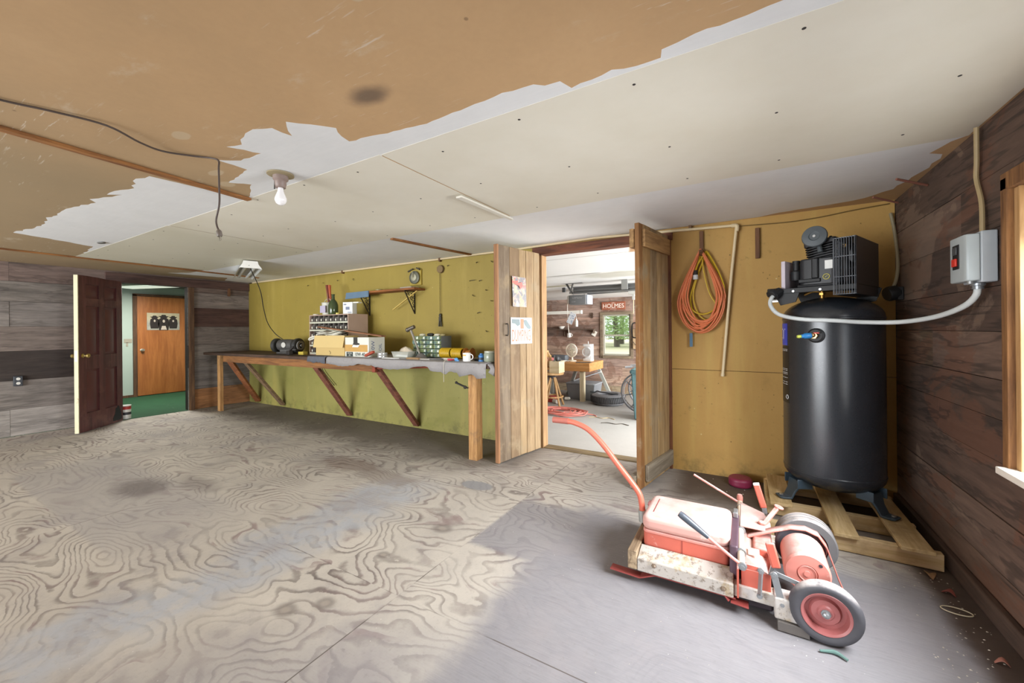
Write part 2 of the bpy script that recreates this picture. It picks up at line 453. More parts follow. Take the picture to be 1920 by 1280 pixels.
# the lifted panel joint
b = MB(); b.cur = 0
b.prism([(-1.66, 2.1), (-1.615, 2.1), (-1.60, 2.752), (-1.625, 2.752)], .012, Matrix.Translation((0, 0, ZC - .03)) )
tag(b.build('ceiling_joint', [paint('#d8d4c8', .8)], kind='structure'), 'lifted paper joint between two ceiling drywall sheets', 'ceiling')
TB = wood('#a5713c', '#6f4423', 'Y', 1.5)
for k, (p, q, lab) in enumerate((((-2.79, .2), (-2.905, 1.428), 'stained wooden batten ending at the ceiling bulb'), ((-6.68, .2), (-6.985, 3.56), 'stained wooden batten across the ceiling near the far door'), ((-2.985, 2.76), (-2.83, 3.85), 'short dark batten on the white ceiling strip over the workbench'))):
    b = MB(); b.beam((*p, ZC - .008), (*q, ZC - .008), .045, .016)
    tag(b.build('trim_%d' % (k + 1), TB, kind='structure', bevel=.002), lab, 'trim')

# ------------------------------------------------------------------ barn board walls
def board_mat(name, grain_axis, stain='#2a221d', redn=None, sc=1.0, crk=.25):
    g = G(name)
    k = {'X': (.12, 1, 1), 'Y': (1, .12, 1)}[grain_axis]
    v = g.map(g.tc, tuple(q * sc for q in k), (0, 0, 0), (0, 0, 0))
    at = g.attr('Col')
    off = g.nd('ShaderNodeVectorMath', operation='SCALE'); g.put(off.inputs[0], at); off.inputs['Scale'].default_value = 37.
    va = g.nd('ShaderNodeVectorMath', operation='ADD'); g.put(va.inputs[0], v); g.put(va.inputs[1], off.outputs[0])
    n1 = g.noise(va.outputs[0], 9, 6, .68, 1.2); n2 = g.noise(va.outputs[0], 46, 4, .6)
    bl = g.noise(va.outputs[0], 2.6, 5, .65)
    f = g.add(g.mul(n1, .7), g.mul(n2, .4))
    val = g.ramp(f, [(.30, .35), (.52, .9), (.75, 1.45)])
    col = g.mix(1.0, at, val, 'MULTIPLY')
    st = g.step(bl, .52, .74)
    col = g.mix(g.mul(st, .72), col, stain)
    if redn:
        rd = g.step(g.noise(g.map(g.tc, (1, .5, 1), (0, 0, 0), (.35, 0, 0)), 3.2, 6, .62, .8), .52, .57)
        col = g.mix(g.mul(rd, .5), col, redn)
        pl = g.step(g.noise(g.map(g.tc, (1, .6, 1), (3, 1, 2), (.5, 0, 0)), 2.3, 6, .6, .8), .56, .60)
        col = g.mix(g.mul(pl, .35), col, '#8d7663')
    cr = g.math('ABSOLUTE', g.sub(g.noise(va.outputs[0], 4.5, 5, .6, .6), .5)); col = g.mix(g.mul(g.sub(1., g.step(cr, .004, .022)), crk), col, '#1c1410')
    kn = g.sub(1., g.step(g.vor(g.map(g.tc, (.8, .45, 1) if grain_axis == 'Y' else (.45, .8, 1)), 1.9), .05, .13))
    col = g.mix(g.mul(kn, .7), col, '#241a14')
    g.bump(f, .45, .006)
    return g.out(col, .85)
def hexf(h, k=1.0):
    c = lin(h); return (min(1, c[0] * k), min(1, c[1] * k), min(1, c[2] * k))
def board_wall(name, label, mat, axis, face, rows, u0, u1, holes, nsign, pal, seed, thick=.1, joints=(), zoff=0):
    """horizontal boards; axis = the horizontal direction the boards run in; face = wall plane; nsign = direction into the wall"""
    R = random.Random(seed); b = MB()
    for i, (z0, z1, special) in enumerate(rows):
        cuts = [u0]
        u = u0 + R.uniform(.8, 2.6)
        js = [q for q in joints if q[0] == i]
        if js: cuts += [q[1] for q in js]
        else:
            while u < u1 - .6:
                cuts.append(u); u += R.uniform(1.6, 3.4)
        cuts.append(u1); cuts.sort()
        for a, c in zip(cuts[:-1], cuts[1:]):
            segs = [(a, c)]
            for (h0, h1, k0, k1) in holes:
                if z1 > k0 + .001 and z0 < k1 - .001:
                    ns = []
                    for (p, q) in segs:
                        if q <= h0 or p >= h1: ns.append((p, q)); continue
                        if p < h0: ns.append((p, h0))
                        if q > h1: ns.append((h1, q))
                    segs = ns
            colr = pal(i, (a + c) / 2, R)
            d = R.uniform(0, .006)
            for p, q in segs:
                b.c = colr
                zz = [(z0, z1)]
                x0, x1 = (face + nsign * d, face + nsign * .025)
                x0, x1 = min(x0, x1), max(x0, x1)
                if axis == 'Y': b.box(x0, x1, p + .001, q - .001, z0 + .0015, z1 - .0015)
                else: b.box(p + .001, q - .001, x0, x1, z0 + .0015, z1 - .0015)
        # parts of boards above or below an opening that cuts a row
        for (h0, h1, k0, k1) in holes:
            for (a, c) in ((z0, min(z1, k0)), (max(z0, k1), z1)):
                if c - a > .012 and z1 > k0 + .001 and z0 < k1 - .001:
                    b.c = pal(i, (h0 + h1) / 2, R)
                    x0, x1 = sorted((face + nsign * .002, face + nsign * .025))
                    if axis == 'Y': b.box(x0, x1, h0, h1, a + .001, c - .001)
                    else: b.box(h0, h1, x0, x1, a + .001, c - .001)
    # sheathing behind
    b.c = hexf('#2a221c')
    zt0, zt1 = rows[0][0], rows[-1][1]
    spans = []
    us = sorted({u0, u1, *[h[0] for h in holes], *[h[1] for h in holes]})
    for a, c in zip(us[:-1], us[1:]):
        hs = [h for h in holes if h[0] <= a + 1e-6 and h[1] >= c - 1e-6]
        z = zt0
        for h in sorted(hs, key=lambda q: q[2]):
            if h[2] > z: spans.append((a, c, z, h[2]))
            z = h[3]
        if z < zt1: spans.append((a, c, z, zt1))
    for a, c, za, zb in spans:
        x0, x1 = sorted((face + nsign * .025, face + nsign * thick))
        if axis == 'Y': b.box(x0, x1, a, c, za, zb)
        else: b.box(a, c, x0, x1, za, zb)
    return tag(b.build(name, mat, kind='structure'), label, 'wall')

GREYS = ['#8a8077', '#7d746d', '#938981', '#6f655f', '#857a70', '#77706a']
def pal_left(i, u, R):
    if u > 2.97:
        return hexf(['#9a6a42', '#6d6560', '#7a716a', '#6b615b', '#4f3730', '#7e736d', '#675d58'][min(i, 6)], R.uniform(.9, 1.05))
    base = ['#a29b94', '#89817a', '#3f3631', '#85786f', '#8d857e', '#7f776f', '#826f66'][min(i, 6)]
    return hexf(base, R.uniform(.72, .92))
rowsL = [(0, .336, 0), (.336, .70, 0), (.70, 1.07, 0), (1.07, 1.38, 0), (1.38, 1.695, 0), (1.695, 1.95, 0), (1.95, 2.19, 0)]
BL = board_mat('grey_barn_boards', 'Y', '#4a413b')
board_wall('wall_left', 'far end wall of weathered grey barn boards around the dark panelled door', BL, 'Y', XL, rowsL, YR, YB + .1, [(2.10, 2.935, -.2, 2.03)], -1, pal_left, 3, .12,
           joints=[(0, 1.09), (1, 2.97), (2, 2.97), (3, 2.97), (4, 1.09), (4, 2.97), (5, 2.97), (6, 1.09), (0, 2.97)])
rowsR = []
z = 0.0; RR = random.Random(12)
while z < ZC - .02:
    w_ = RR.uniform(.17, .27); z1 = min(ZC, z + w_)
    if ZC - z1 < .09: z1 = ZC
    rowsR.append((z, z1, 0)); z = z1
def pal_right(i, u, R):
    return hexf(R.choice(['#5f4a3d', '#544136', '#68533f', '#594539', '#624e42', '#4e3c32']), R.uniform(.8, 1.1))
BRD = board_mat('brown_barn_boards', 'Y', '#2b1f19', redn='#6a4430', sc=.8, crk=.5)
board_wall('wall_right', 'dark brown rough barn board wall beside the air compressor', BRD, 'Y', XR, rowsR, YR, YB + .1, [(1.15, 2.40, .70, 1.83)], 1, pal_right, 5, .13)
b = MB(); b.box(XR - .03, XR, YR, YB - .03, .0, .09)
tag(b.build('baseboard_right', wood('#3d3029', '#5a463a', 'Y'), kind='structure', bevel=.006), 'dark dusty sill board at the foot of the brown board wall', 'baseboard')
rowsB = [(k * .2433, (k + 1) * .2433, 0) for k in range(9)]
board_wall('wall_rear', 'plain unseen board wall with a wide opening added for fill light', BL, 'X', YR, rowsB, XL, XR, [(-7.7, -2.5, 0, 1.98)], -1, pal_left, 9, .12)  # wall out of view; its opening is made up and placed for the fill

# ------------------------------------------------------------------ yellow fibreboard back wall with the double doorway
def yellow_mat(name, a, bcol, green=0.0):
    g = G(name)
    x, y, z = g.sep()
    n = g.noise(None, 1.1, 5, .6); f = g.noise(None, 60, 2, .5)
    col = g.ramp(n, [(.25, a), (.75, bcol)])
    st = g.step(g.noise(g.map(g.tc, (3.2, 1, .35)), 1.6, 5, .6), .52, .75)
    col = g.mix(g.mul(st, .3), col, '#c9b060')
    dk = g.step(g.noise(g.map(g.tc, (1.2, 1, .8)), 2.4, 6, .7), .6, .8)
    col = g.mix(g.mul(dk, .35), col, '#5d4d1e')
    sp = g.mul(g.sub(1., g.step(g.vor(None, 12), .04, .09)), g.step(g.noise(None, 3.1, 3), .5, .6))
    col = g.mix(g.mul(sp, .75), col, '#33280f')
    s2 = g.mul(g.sub(1., g.step(g.vor(g.map(g.tc, (1, 1, .8), (1.3, 0, 2.7)), 21), .06, .13)), g.step(g.noise(None, 2.3, 5, .7), .53, .6)); col = g.mix(g.mul(s2, .6), col, '#4a3a18')
    sm = g.mul(g.step(g.noise(g.map(g.tc, (1, 1, 1.4)), 11, 6, .75), .6, .7), g.step(g.noise(None, 1.7, 3), .48, .6)); col = g.mix(g.mul(sm, .4), col, '#6b5a2c')
    ws = g.mul(g.sub(1., g.step(g.vor(g.map(g.tc, (1, 1, 1), (3.3, 0, 1.7)), 6), .02, .045)), .6)
    col = g.mix(ws, col, '#d9cd9c')
    low = g.mul(g.sub(1., g.step(g.add(z, g.mul(n, .1)), .05, .3)), g.step(g.noise(None, 7, 6, .7), .45, .65))
    col = g.mix(g.mul(low, .5), col, '#4c4a2a')
    if green:
        gm = g.mul(g.step(g.noise(g.map(g.tc, (1, 1, 1.6)), 1.8, 6, .65), .5, .7), green)
        col = g.mix(gm, col, '#7f8134')
    col = g.mix(g.mul(f, .08), col, '#3a2d10')
    return g.out(col, .65)
YL = yellow_mat('olive_fibreboard', '#97833a', '#a89341')
YG = yellow_mat('olive_fibreboard_low', '#918b48', '#a29b56', .45)
YO = yellow_mat('ochre_fibreboard', '#ac8544', '#bb9553')
b = MB()
b.cur = 0; b.box(XL, -1.95, YB, YB + .02, .90, 2.21)
b.cur = 1; b.box(XL, -1.95, YB - .001, YB + .02, .0, .897)
b.cur = 2; b.box(-.60, XR, YB, YB + .02, .912, 2.21); b.box(-.60, XR, YB - .001, YB + .02, .0, .908)
b.box(-1.95, -.60, YB, YB + .02, 2.15, 2.21)
b.cur = 3; b.box(XL, -1.95, YB + .02, YB + .11, -.16, 2.25); b.box(-.60, XR, YB + .02, YB + .11, -.16, 2.25); b.box(-1.95, -.60, YB + .02, YB + .11, 2.12, 2.25)
b.box(-1.95, -.6, YB + .02, YB + .11, -.3, -.02)
tag(b.build('wall_back', [YL, YG, YO, wood('#6a5038', '#4a3626', 'X')], kind='structure'), 'stained yellow fibreboard wall with the open double doorway', 'wall')
RW = wood('#7d4a30', '#4e2c1e', 'X', 1.2); RWz = wood('#8a552f', '#55301d', 'Z', 1.2); LW = wood('#a98558', '#7f5f3b', 'Z', 1.3)
def trim(n, label, mat, *bx, bevel=.004):
    b = MB()
    for q in bx: b.box(*q)
    return tag(b.build('trim_%d' % n, mat, kind='structure', bevel=bevel), label, 'trim')
trim(4, 'red brown header beam over the double doorway', RW, (-2.0, -.57, YB - .03, YB + .11, 2.085, 2.165))
trim(5, 'dark brown hinge post beside the coiled orange cord', RWz, (-.675, -.585, YB - .025, YB + .11, 0, 2.083))
trim(6, 'light wooden jamb on the poster side of the double doorway', LW, (-1.955, -1.895, YB - .012, YB + .11, -.02, 2.083))
trim(7, 'dusty wooden sill of the double doorway', wood('#8d7a58', '#5d4d36', 'X'), (-1.893, -.677, YB, YB + .12, -.16, .012))
trim(8, 'dark red header board over the panelled door', wood('#5d443c', '#3c2a26', 'Y'), (XL + .001, XL + .03, 1.95, YB - .002, 2.035, 2.165))
trim(9, 'brown post beside the doorway to the green floored room', wood('#7a5a3c', '#4a3323', 'Z'), (XL - .12, XL + .035, 2.94, 3.01, 0, 2.03))
trim(10, 'thin dark gap strip along the top of the yellow wall', paint('#3d3022', .8), (XL + .03, -2.02, YB - .012, YB - .001, 2.17, 2.188))
trim(11, 'hinge side jamb of the panelled doorway', wood('#5a4234', '#3a2a22', 'Z'), (XL - .12, XL + .01, 2.07, 2.098, 0, 2.03))

# ------------------------------------------------------------------ right window (seen edge on)
WJ = wood('#c29c6c', '#a98050', 'Z', 1.2); WF = wood('#94683c', '#5e3d22', 'Z', 1.2)
wt = thing('window_1', 'wood cased window in the brown board wall past the electric switch box', 'window', (XR, 1.78, .70), kind='structure')
L0 = (XR, 1.78, .70)
b = W(L0); b.box(XR - .02, XR + .02, 2.401, 2.445, .66, 1.88); b.box(XR - .02, XR + .02, 1.10, 1.149, .66, 1.88); b.box(XR - .02, XR + .02, 1.10, 2.445, 1.83, 1.90); b.build('window_frame', WF, wt, bevel=.003)
b = W(L0); b.box(XR + .001, XR + .13, 2.365, 2.40, .70, 1.83); b.box(XR + .021, XR + .13, 1.151, 1.18, .70, 1.83); b.box(XR + .021, XR + .13, 1.18, 2.37, 1.80, 1.829); b.build('window_jamb', WJ, wt, bevel=.002)
b = W(L0); b.box(XR - .05, XR + .13, 1.12, 2.42, .672, .70); b.build('window_sill', paint('#e9e4d8', .5), wt, bevel=.003)
b = W(L0)
for y0, y1, z0, z1 in ((1.18, 2.37, .70, .74), (1.18, 2.37, 1.76, 1.80), (1.18, 1.22, .74, 1.76), (2.33, 2.37, .74, 1.76), (1.22, 2.33, 1.23, 1.27)): b.box(XR + .085, XR + .115, y0, y1, z0, z1)
b.build('sash', paint('#e6e1d4', .5), wt, bevel=.002)
# ------------------------------------------------------------------ room behind the panelled doorway
XM = -10.585
b = MB(); b.box(XM - .2, XL - .0, 1.0, 4.3, -.1, .004)
g = G('green_turf'); n = g.noise(None, 140, 3); n2 = g.noise(None, 5, 5, .6)
c_ = g.mix(n2, '#174026', '#245c38'); c_ = g.mix(g.mul(n, .5), c_, '#123a20')
fl_ = g.mul(g.sub(1., g.step(g.vor(None, 14), .05, .09)), g.step(g.noise(None, 3), .5, .6)); c_ = g.mix(g.mul(fl_, .7), c_, '#c9cdb8')
g.bump(n, .5, .01); g.out(c_, .95)
tag(b.build('floor', g.m, kind='structure'), 'green artificial turf floor of the room behind the panelled door', 'floor')
MINT = paint('#adbbb0', .7, var=.06, scale=2, wear='#c9cfc0', wear_amt=.58)
b = MB()
b.box(XM - .1, XM, 1.0, 3.03, 0, 2.3); b.box(XM - .1, XM, 3.96, 4.3, 0, 2.3); b.box(XM - .1, XM, 3.03, 3.96, 2.05, 2.3)
b.box(XM - .1, XL - .121, .9, 1.0, 0, 2.3); b.box(XM - .1, XL - .121, 4.2, 4.3, 0, 2.3); b.box(XM - .2, XM - .1, 2.8, 4.2, 0, 2.3)
b.cur = 1; b.box(XM + .001, XM + .006, 2.87, 2.99, 1.09, 1.17); b.box(XM + .001, XM + .006, 2.9, 2.93, 1.02, 1.10)
tag(b.build('wall_hall', [MINT, paint('#a39c8c', .8)], kind='structure'), 'mint green painted wall beside the orange door', 'wall')
b = MB(); b.box(XM - .1, XL - .121, .9, 4.3, 2.24, 2.34)
tag(b.build('ceiling', paint('#57574e', .8), kind='structure'), 'dim ceiling of the green floored room', 'ceiling')
b = MB(); b.box(XM, XM + .03, 3.0, 3.06, 0, 2.06); b.box(XM, XM + .03, 3.93, 3.99, 0, 2.06); b.box(XM, XM + .03, 3.0, 3.99, 2.035, 2.08); b.box(XM, XM + .02, 1.0, 3.0, 0, .05)
tag(b.build('trim_12', wood('#6b4a30', '#412b1c', 'Z'), kind='structure'), 'brown casing around the orange door', 'trim')
LD = (XM, 3.074, 0)
d = thing('door_4', 'plain orange brown flush door with a picture of cattle', 'door', LD, kind='structure')
b = W(LD); b.box(XM - .03, XM + .012, 3.068, 3.92, .015, 2.03); b.build('door_leaf', wood('#b2703a', '#94572a', 'Z', .8, rough=.4, bump=.05), d, bevel=.002)
b = W(LD); b.lathe([(0, .07), (.022, .068), (.03, .055), (.026, .035), (.012, .028), (.012, .01), (.03, .006), (.03, 0)], 20, (XM + .012, 3.139, .94), (1, 0, 0)); b.build('door_knob', paint('#d8d2c2', .25, .9), d)
b = W(LD)
for z in (.25, 1.05, 1.82): b.box(XM + .012, XM + .02, 3.915, 3.93, z - .045, z + .045)
b.build('hinge', paint('#b9b49c', .35, .8), d)
# picture of three cattle
LP = (XM + .014, 3.49, 1.35)
p = thing('cattle_picture', 'wide unframed picture of three dark cattle on the orange door', 'picture', LP)
b = W(LP); b.box(XM + .013, XM + .016, 3.217, 3.76, 1.345, 1.70)
g = G('picture_ground'); x, y, z = g.sep()
c_ = g.mix(g.step(z, .12, .24), '#6b6a62', '#a89766'); c_ = g.mix(g.mul(g.noise(None, 14, 5, .7), .8), c_, '#d8d3c4'); g.out(c_, .35)
b.build('print', g.m, p)
b = W(LP)
def cow(cy, cz, s):
    P = lambda q: [(cy + u * s, cz + v * s) for u, v in q]
    T = Matrix(((0, 0, 1, XM + .0162), (1, 0, 0, 0), (0, 1, 0, 0), (0, 0, 0, 1)))
    b.prism(P([(-.5, -1), (.5, -1), (.62, -.2), (.55, .5), (.3, .72), (-.3, .72), (-.55, .5), (-.62, -.2)]), .0008, T)
    b.prism(P([(-.3, .2), (.3, .2), (.34, .75), (.6, .95), (.3, .98), (.2, 1.15), (-.2, 1.15), (-.3, .98), (-.6, .95), (-.34, .75)]), .0012, T)
cow(3.34, 1.50, .125); cow(3.49, 1.49, .15); cow(3.65, 1.50, .125)
b.build('cattle', paint('#2d2523', .4, var=.3, scale=30), p)
b = W(LP)
T = Matrix(((0, 0, 1, XM + .0178), (1, 0, 0, 0), (0, 1, 0, 0), (0, 0, 0, 1)))
for cy, cz, s in ((3.34, 1.535, .02), (3.49, 1.53, .026), (3.65, 1.535, .02)):
    b = W(LP); b.prism([(cy + s * math.cos(a) * .8, cz + s * math.sin(a) * 1.2) for a in [k * PI / 6 for k in range(12)]], .0006, T); b.build('muzzle', paint('#cdbfb0', .4), p)
b = W(LP); b.prism([(3.44, 1.35), (3.54, 1.35), (3.52, 1.43), (3.46, 1.43)], .0006, T)
b.build('muzzle', paint('#cdbfb0', .4), p)
L = (XM + .9, 3.0, 2.14)
t = thing('ceiling_light', 'pale flat light panel under the ceiling of the green floored room', 'light', L, .35)
b = MB(); b.box(-.6, .6, -.15, .15, .03, .07); b.build('housing', paint('#c9ccc0', .6), t, bevel=.004)
b = MB(); b.box(-.58, .58, -.13, .13, .0, .03)
g = G('lamp_diffuser'); g.out('#e6ecdf', .5); g.b.inputs['Emission Color'].default_value = (.9, 1, .85, 1); g.b.inputs['Emission Strength'].default_value = .5
b.build('diffuser', g.m, t, bevel=.01)

# ------------------------------------------------------------------ garage beyond the double doorway
b = MB(); b.box(-6.6, 2.2, YB + .115, YF + .1, ZG - .15, ZG)
g = G('garage_concrete'); n = g.noise(None, 1.4, 6, .6); f = g.noise(None, 30, 4, .6)
c_ = g.mix(n, '#a5a39f', '#c2c0bb'); c_ = g.mix(g.mul(f, .2), c_, '#86827c')
y_ = g.sep()[1]; c_ = g.mix(g.mul(g.step(g.add(y_, n), 7.4, 8.2), .55), c_, '#6e6760')
s_ = g.mul(g.sub(1., g.step(g.vor(None, 5), .03, .06)), g.step(g.noise(None, 2), .5, .6)); c_ = g.mix(g.mul(s_, .6), c_, '#5d5850')
g.out(c_, .75)
tag(b.build('floor_garage', g.m, kind='structure'), 'pale dusty concrete floor of the bright garage', 'floor')
b = MB()
def zc(y): return 2.19 + (1.985 - 2.19) * (y - 3.98) / (YF - 3.98)
b.raw([(-6.6, 3.98, zc(3.98)), (2.2, 3.98, zc(3.98)), (2.2, YF + .1, zc(YF + .1)), (-6.6, YF + .1, zc(YF + .1)), (-6.6, 3.98, 2.4), (2.2, 3.98, 2.4), (2.2, YF + .1, 2.4), (-6.6, YF + .1, 2.4)],
      [(0, 1, 2, 3), (4, 7, 6, 5), (0, 4, 5, 1), (1, 5, 6, 2), (2, 6, 7, 3), (3, 7, 4, 0)])
g = G('garage_ceiling'); x, y, z = g.sep()
c_ = g.mix(g.noise(None, 1.5, 5), '#dcdcd8', '#ececea')
sy = g.math('ABSOLUTE', g.sub(g.math('FRACT', g.mul(g.sub(y, .35), 1 / 1.22)), .5)); c_ = g.mix(g.mul(g.sub(1., g.step(sy, .004, .012)), .6), c_, '#7d7a70')
e = g.ell(x, y, -1.65, 6.0, .75, .28, g.noise(None, 4, 5), .4); c_ = g.mix(g.mul(g.sub(1., g.step(e, .5, 1.2)), .55), c_, '#98947a')
e = g.ell(x, y, -3.0, 6.75, .4, .1, g.noise(None, 4, 5), .3); c_ = g.mix(g.mul(g.sub(1., g.step(e, .7, 1.0)), .8), c_, '#a8a27e')
e = g.ell(x, y, -2.3, 5.75, .55, .04, g.noise(None, 4, 5), .2); c_ = g.mix(g.mul(g.sub(1., g.step(e, .8, 1.0)), .8), c_, '#7f7c6e')
m = g.mul(g.step(g.add(x, g.mul(y, .28)), .12, .16), g.sub(1., g.step(y, 4.62, 4.66))); c_ = g.mix(m, c_, '#b08c68')
m = g.mul(g.sub(1., g.step(g.add(x, g.mul(y, 0.)), -2.02, -1.98)), g.sub(1., g.step(y, 4.3, 4.34))); c_ = g.mix(m, c_, '#a8905f')
g.out(c_, .7)
tag(b.build('ceiling_garage', g.m, kind='structure'), 'white patched ceiling of the bright garage', 'ceiling')
BG = board_mat('garage_barn_boards', 'X', '#3c2d24', redn='#7a5542')
def pal_g(i, u, R): return hexf(R.choice(['#a08374', '#94796a', '#a88b7b', '#8a7468', '#a0897c', '#b09683']), R.uniform(.9, 1.15))
rowsG = [(ZG, 0.0, 0)] + [(k * .222, (k + 1) * .222, 0) for k in range(9)]
board_wall('wall_garage', 'brown barn board wall at the back of the garage around its window', BG, 'X', YF, rowsG, -6.5, 2.1, [(-2.80, -2.18, .68, 1.60)], 1, lambda i, u, R: hexf('#a8977c') if i == 0 else pal_g(i, u, R), 21, .12)
b = MB(); b.box(-6.62, -6.5, YB + .12, YF, ZG, 2.2); tag(b.build('wall_garage_side', wood('#7a6152', '#5a463a', 'Y'), kind='structure'), 'unlit side wall of the garage', 'wall')
b = MB()
b.box(2.1, 2.2, YB + .12, 4.5, ZG, 2.2); b.box(2.1, 2.2, 8.3, YF, ZG, 2.2)
tag(b.build('wall_garage_front', wood('#7a6152', '#5a463a', 'Y'), kind='structure'), 'garage wall with the wide vehicle door opening', 'wall')
# garage window
LW0 = (-2.49, YF, .68)
t = thing('window_2', 'double hung window looking out to trees in the garage wall', 'window', LW0, kind='structure')
b = W(LW0); b.box(-2.86, -2.80, YF - .025, YF + .0, .62, 1.66); b.box(-2.18, -2.12, YF - .025, YF, .62, 1.66); b.box(-2.80, -2.18, YF - .025, YF, 1.60, 1.66); b.box(-2.80, -2.18, YF - .05, YF, .62, .68)
b.build('window_frame', wood('#93836c', '#6b5d4b', 'X'), t, bevel=.003)
b = W(LW0); b.box(-2.80, -2.765, YF + .01, YF + .06, .68, 1.60); b.box(-2.215, -2.18, YF + .01, YF + .06, .68, 1.60); b.box(-2.765, -2.215, YF + .01, YF + .06, 1.565, 1.60); b.box(-2.765, -2.215, YF + .01, YF + .06, .68, .72); b.box(-2.765, -2.215, YF + .01, YF + .06, 1.115, 1.15)
b.build('sash', paint('#aaa797', .5), t, bevel=.002)
g = G('window_glass'); g.out('#ffffff', .02); g.b.inputs['Transmission Weight'].default_value = 1; g.b.inputs['IOR'].default_value = 1.01; g.b.inputs['Alpha'].default_value = .12
b = W(LW0); b.box(-2.765, -2.215, YF + .03, YF + .034, .72, 1.115); b.box(-2.765, -2.215, YF + .03, YF + .034, 1.15, 1.565); b.build('pane', g.m, t)
# outside
b = MB(); b.box(-40, 30, YF + .3, 70, -.5, -.3)
g = G('field_ground'); c_ = g.mix(g.noise(None, .6, 6, .6), '#b5aa86', '#cfc6a6'); g.out(c_, .9)
tag(b.build('ground', g.m, kind='structure'), 'pale dry grass field outside the garage window', 'ground')
LEAFM = None
PROTO = {}
def tree(x, y, h, seed, label):
    R = random.Random(seed); global LEAFM
    t = thing('tree', label, 'tree', (x, y, -.3), R.uniform(0, 6), group='trees beyond the garage window')
    if LEAFM is None:
        g = G('leaf_green'); c_ = g.mix(1.0, g.mix(g.noise(None, .9, 3), '#9dba82', '#cbdcb0'), g.attr('Col'), 'MULTIPLY'); g.out(c_, .7)
        tr = g.nd('ShaderNodeBsdfTranslucent'); g.put(tr.inputs[0], c_); mx = g.nd('ShaderNodeMixShader'); mx.inputs[0].default_value = .5
        g.nt.links.new(g.b.outputs[0], mx.inputs[1]); g.nt.links.new(tr.outputs[0], mx.inputs[2])
        g.nt.links.new(mx.outputs[0], [n_ for n_ in g.nt.nodes if n_.type == 'OUTPUT_MATERIAL'][0].inputs[0]); LEAFM = g.m
    v = seed % 2
    if v in PROTO:
        for nm in ('trunk', 'crown'):
            o = bpy.data.objects.new(nm, PROTO[v][nm]); COL.objects.link(o); o.parent = t
        t.scale = (1.6, 1.6, 1.6 * h / PROTO[v]['h']); return
    t.scale = (1.6, 1.6, 1.6)
    b = MB(); b.tube([(0, 0, 0), (.05, .1, h * .3), (-.08, 0, h * .6), (.03, .05, h * .9)], lambda q: .17 * (1 - .75 * q), 8)
    for k in range(5):
        a = R.uniform(0, 6.28); z = h * R.uniform(.35, .7)
        b.tube([(0, 0, z), (math.cos(a) * .7, math.sin(a) * .7, z + .5), (math.cos(a) * 1.2, math.sin(a) * 1.2, z + 1.1)], lambda q: .05 * (1 - .7 * q), 6)
    o1 = b.build('trunk', wood('#6d6257', '#4d453d', 'Z'), t)
    b = MB()
    for k in range(9000):
        a = R.uniform(0, 6.28); zz = R.uniform(.06, 1.0) * h; rr = (1.9 * (1 - abs(zz / h - .5) * 1.3) + .25) * math.sqrt(R.random())
        p = Vector((math.cos(a) * rr, math.sin(a) * rr, zz)); s = R.uniform(.045, .095)
        M = Matrix.Translation(p) @ Matrix.Rotation(R.uniform(0, 6.28), 4, 'Z') @ Matrix.Rotation(R.uniform(-1.2, 1.2), 4, 'X')
        k_ = R.uniform(.75, 1.25); b.c = (k_, k_, k_ * .9)
        b.raw([(-s, 0, 0), (0, -s * .5, .02), (s, 0, 0), (0, s * .5, .02)], [(0, 1, 2, 3)], M)
    o2 = b.build('crown', LEAFM, t)
    PROTO[v] = {'trunk': o1.data, 'crown': o2.data, 'h': h}
for k, (x, y, h, lab) in enumerate(((-13.6, 33.5, 6.2, 'leafy tree at the one edge of the garage window view'), (-9.7, 34.5, 6.8, 'leafy tree in the middle of the garage window view'), (-5.6, 33.5, 6.0, 'leafy tree seen beside the window sash nearest the wall panel'), (-11.2, 41.5, 7.5, 'tall tree standing behind the middle trees outside'), (-15.5, 42, 7.5, 'tall tree behind the row, mostly hidden by the window frame'), (-7.0, 42, 7.4, 'tall tree behind, towards the wall panel side of the window'))):
    tree(x, y, h, 40 + k, lab)
# ------------------------------------------------------------------ things in the garage
WHT = paint('#dedcd4', .5); GRY = paint('#8d9092', .45); DKG = paint('#4c4e50', .5); STL = paint('#9a9c9e', .35, .7); BLK = paint('#222225', .5)
# overhead opener with its rail
L = (-2.75, 7.3, 1.86)
t = thing('garage_door_opener', 'grey box garage door opener hanging from the white ceiling', 'opener', L)
b = W(L); rbox(b, -2.92, -2.58, 7.12, 7.42, 1.75, 1.93, .02); b.build('motor_case', paint('#77797a', .45), t, bevel=.006)
b = W(L); b.box(-2.575, -2.55, 7.13, 7.41, 1.755, 1.925); b.build('light_lens', paint('#c8d2e2', .3), t, bevel=.004)
b = W(L); b.box(-2.95, -2.925, 7.14, 7.40, 1.77, 1.92); b.build('end_cover', paint('#d5d5d0', .4), t, bevel=.004)
b = W(L); b.beam((-2.6, 7.27, 1.955), (-.7, 7.27, 1.98), .05, .035); b.build('rail', paint('#5d5f60', .4, .5), t)
for x in (-2.86, -2.64): b = W(L); b.beam((x, 7.2, 1.93), (x, 7.2, 2.05), .02, .004); b.build('hanger_strap', STL, t)
b = W(L); b.box(-1.82, -1.66, 7.22, 7.32, 1.90, 1.955); b.box(-1.76, -1.72, 7.25, 7.29, 1.80, 1.90); b.build('trolley', paint('#c5c5bf', .4), t, bevel=.004)
b = W(L); b.tube([(-1.66, 7.27, 1.9), (-1.55, 7.27, 1.83), (-1.44, 7.27, 1.80), (-1.3, 7.27, 1.81), (-1.1, 7.27, 1.83)], .02, 8); b.build('door_arm', DKG, t)
b = W(L); b.tube([(-1.74, 7.27, 1.80), (-1.74, 7.27, 1.55)], .006, 6, 1); b.build('pull_cord', paint('#d9c9a4', .8), t)
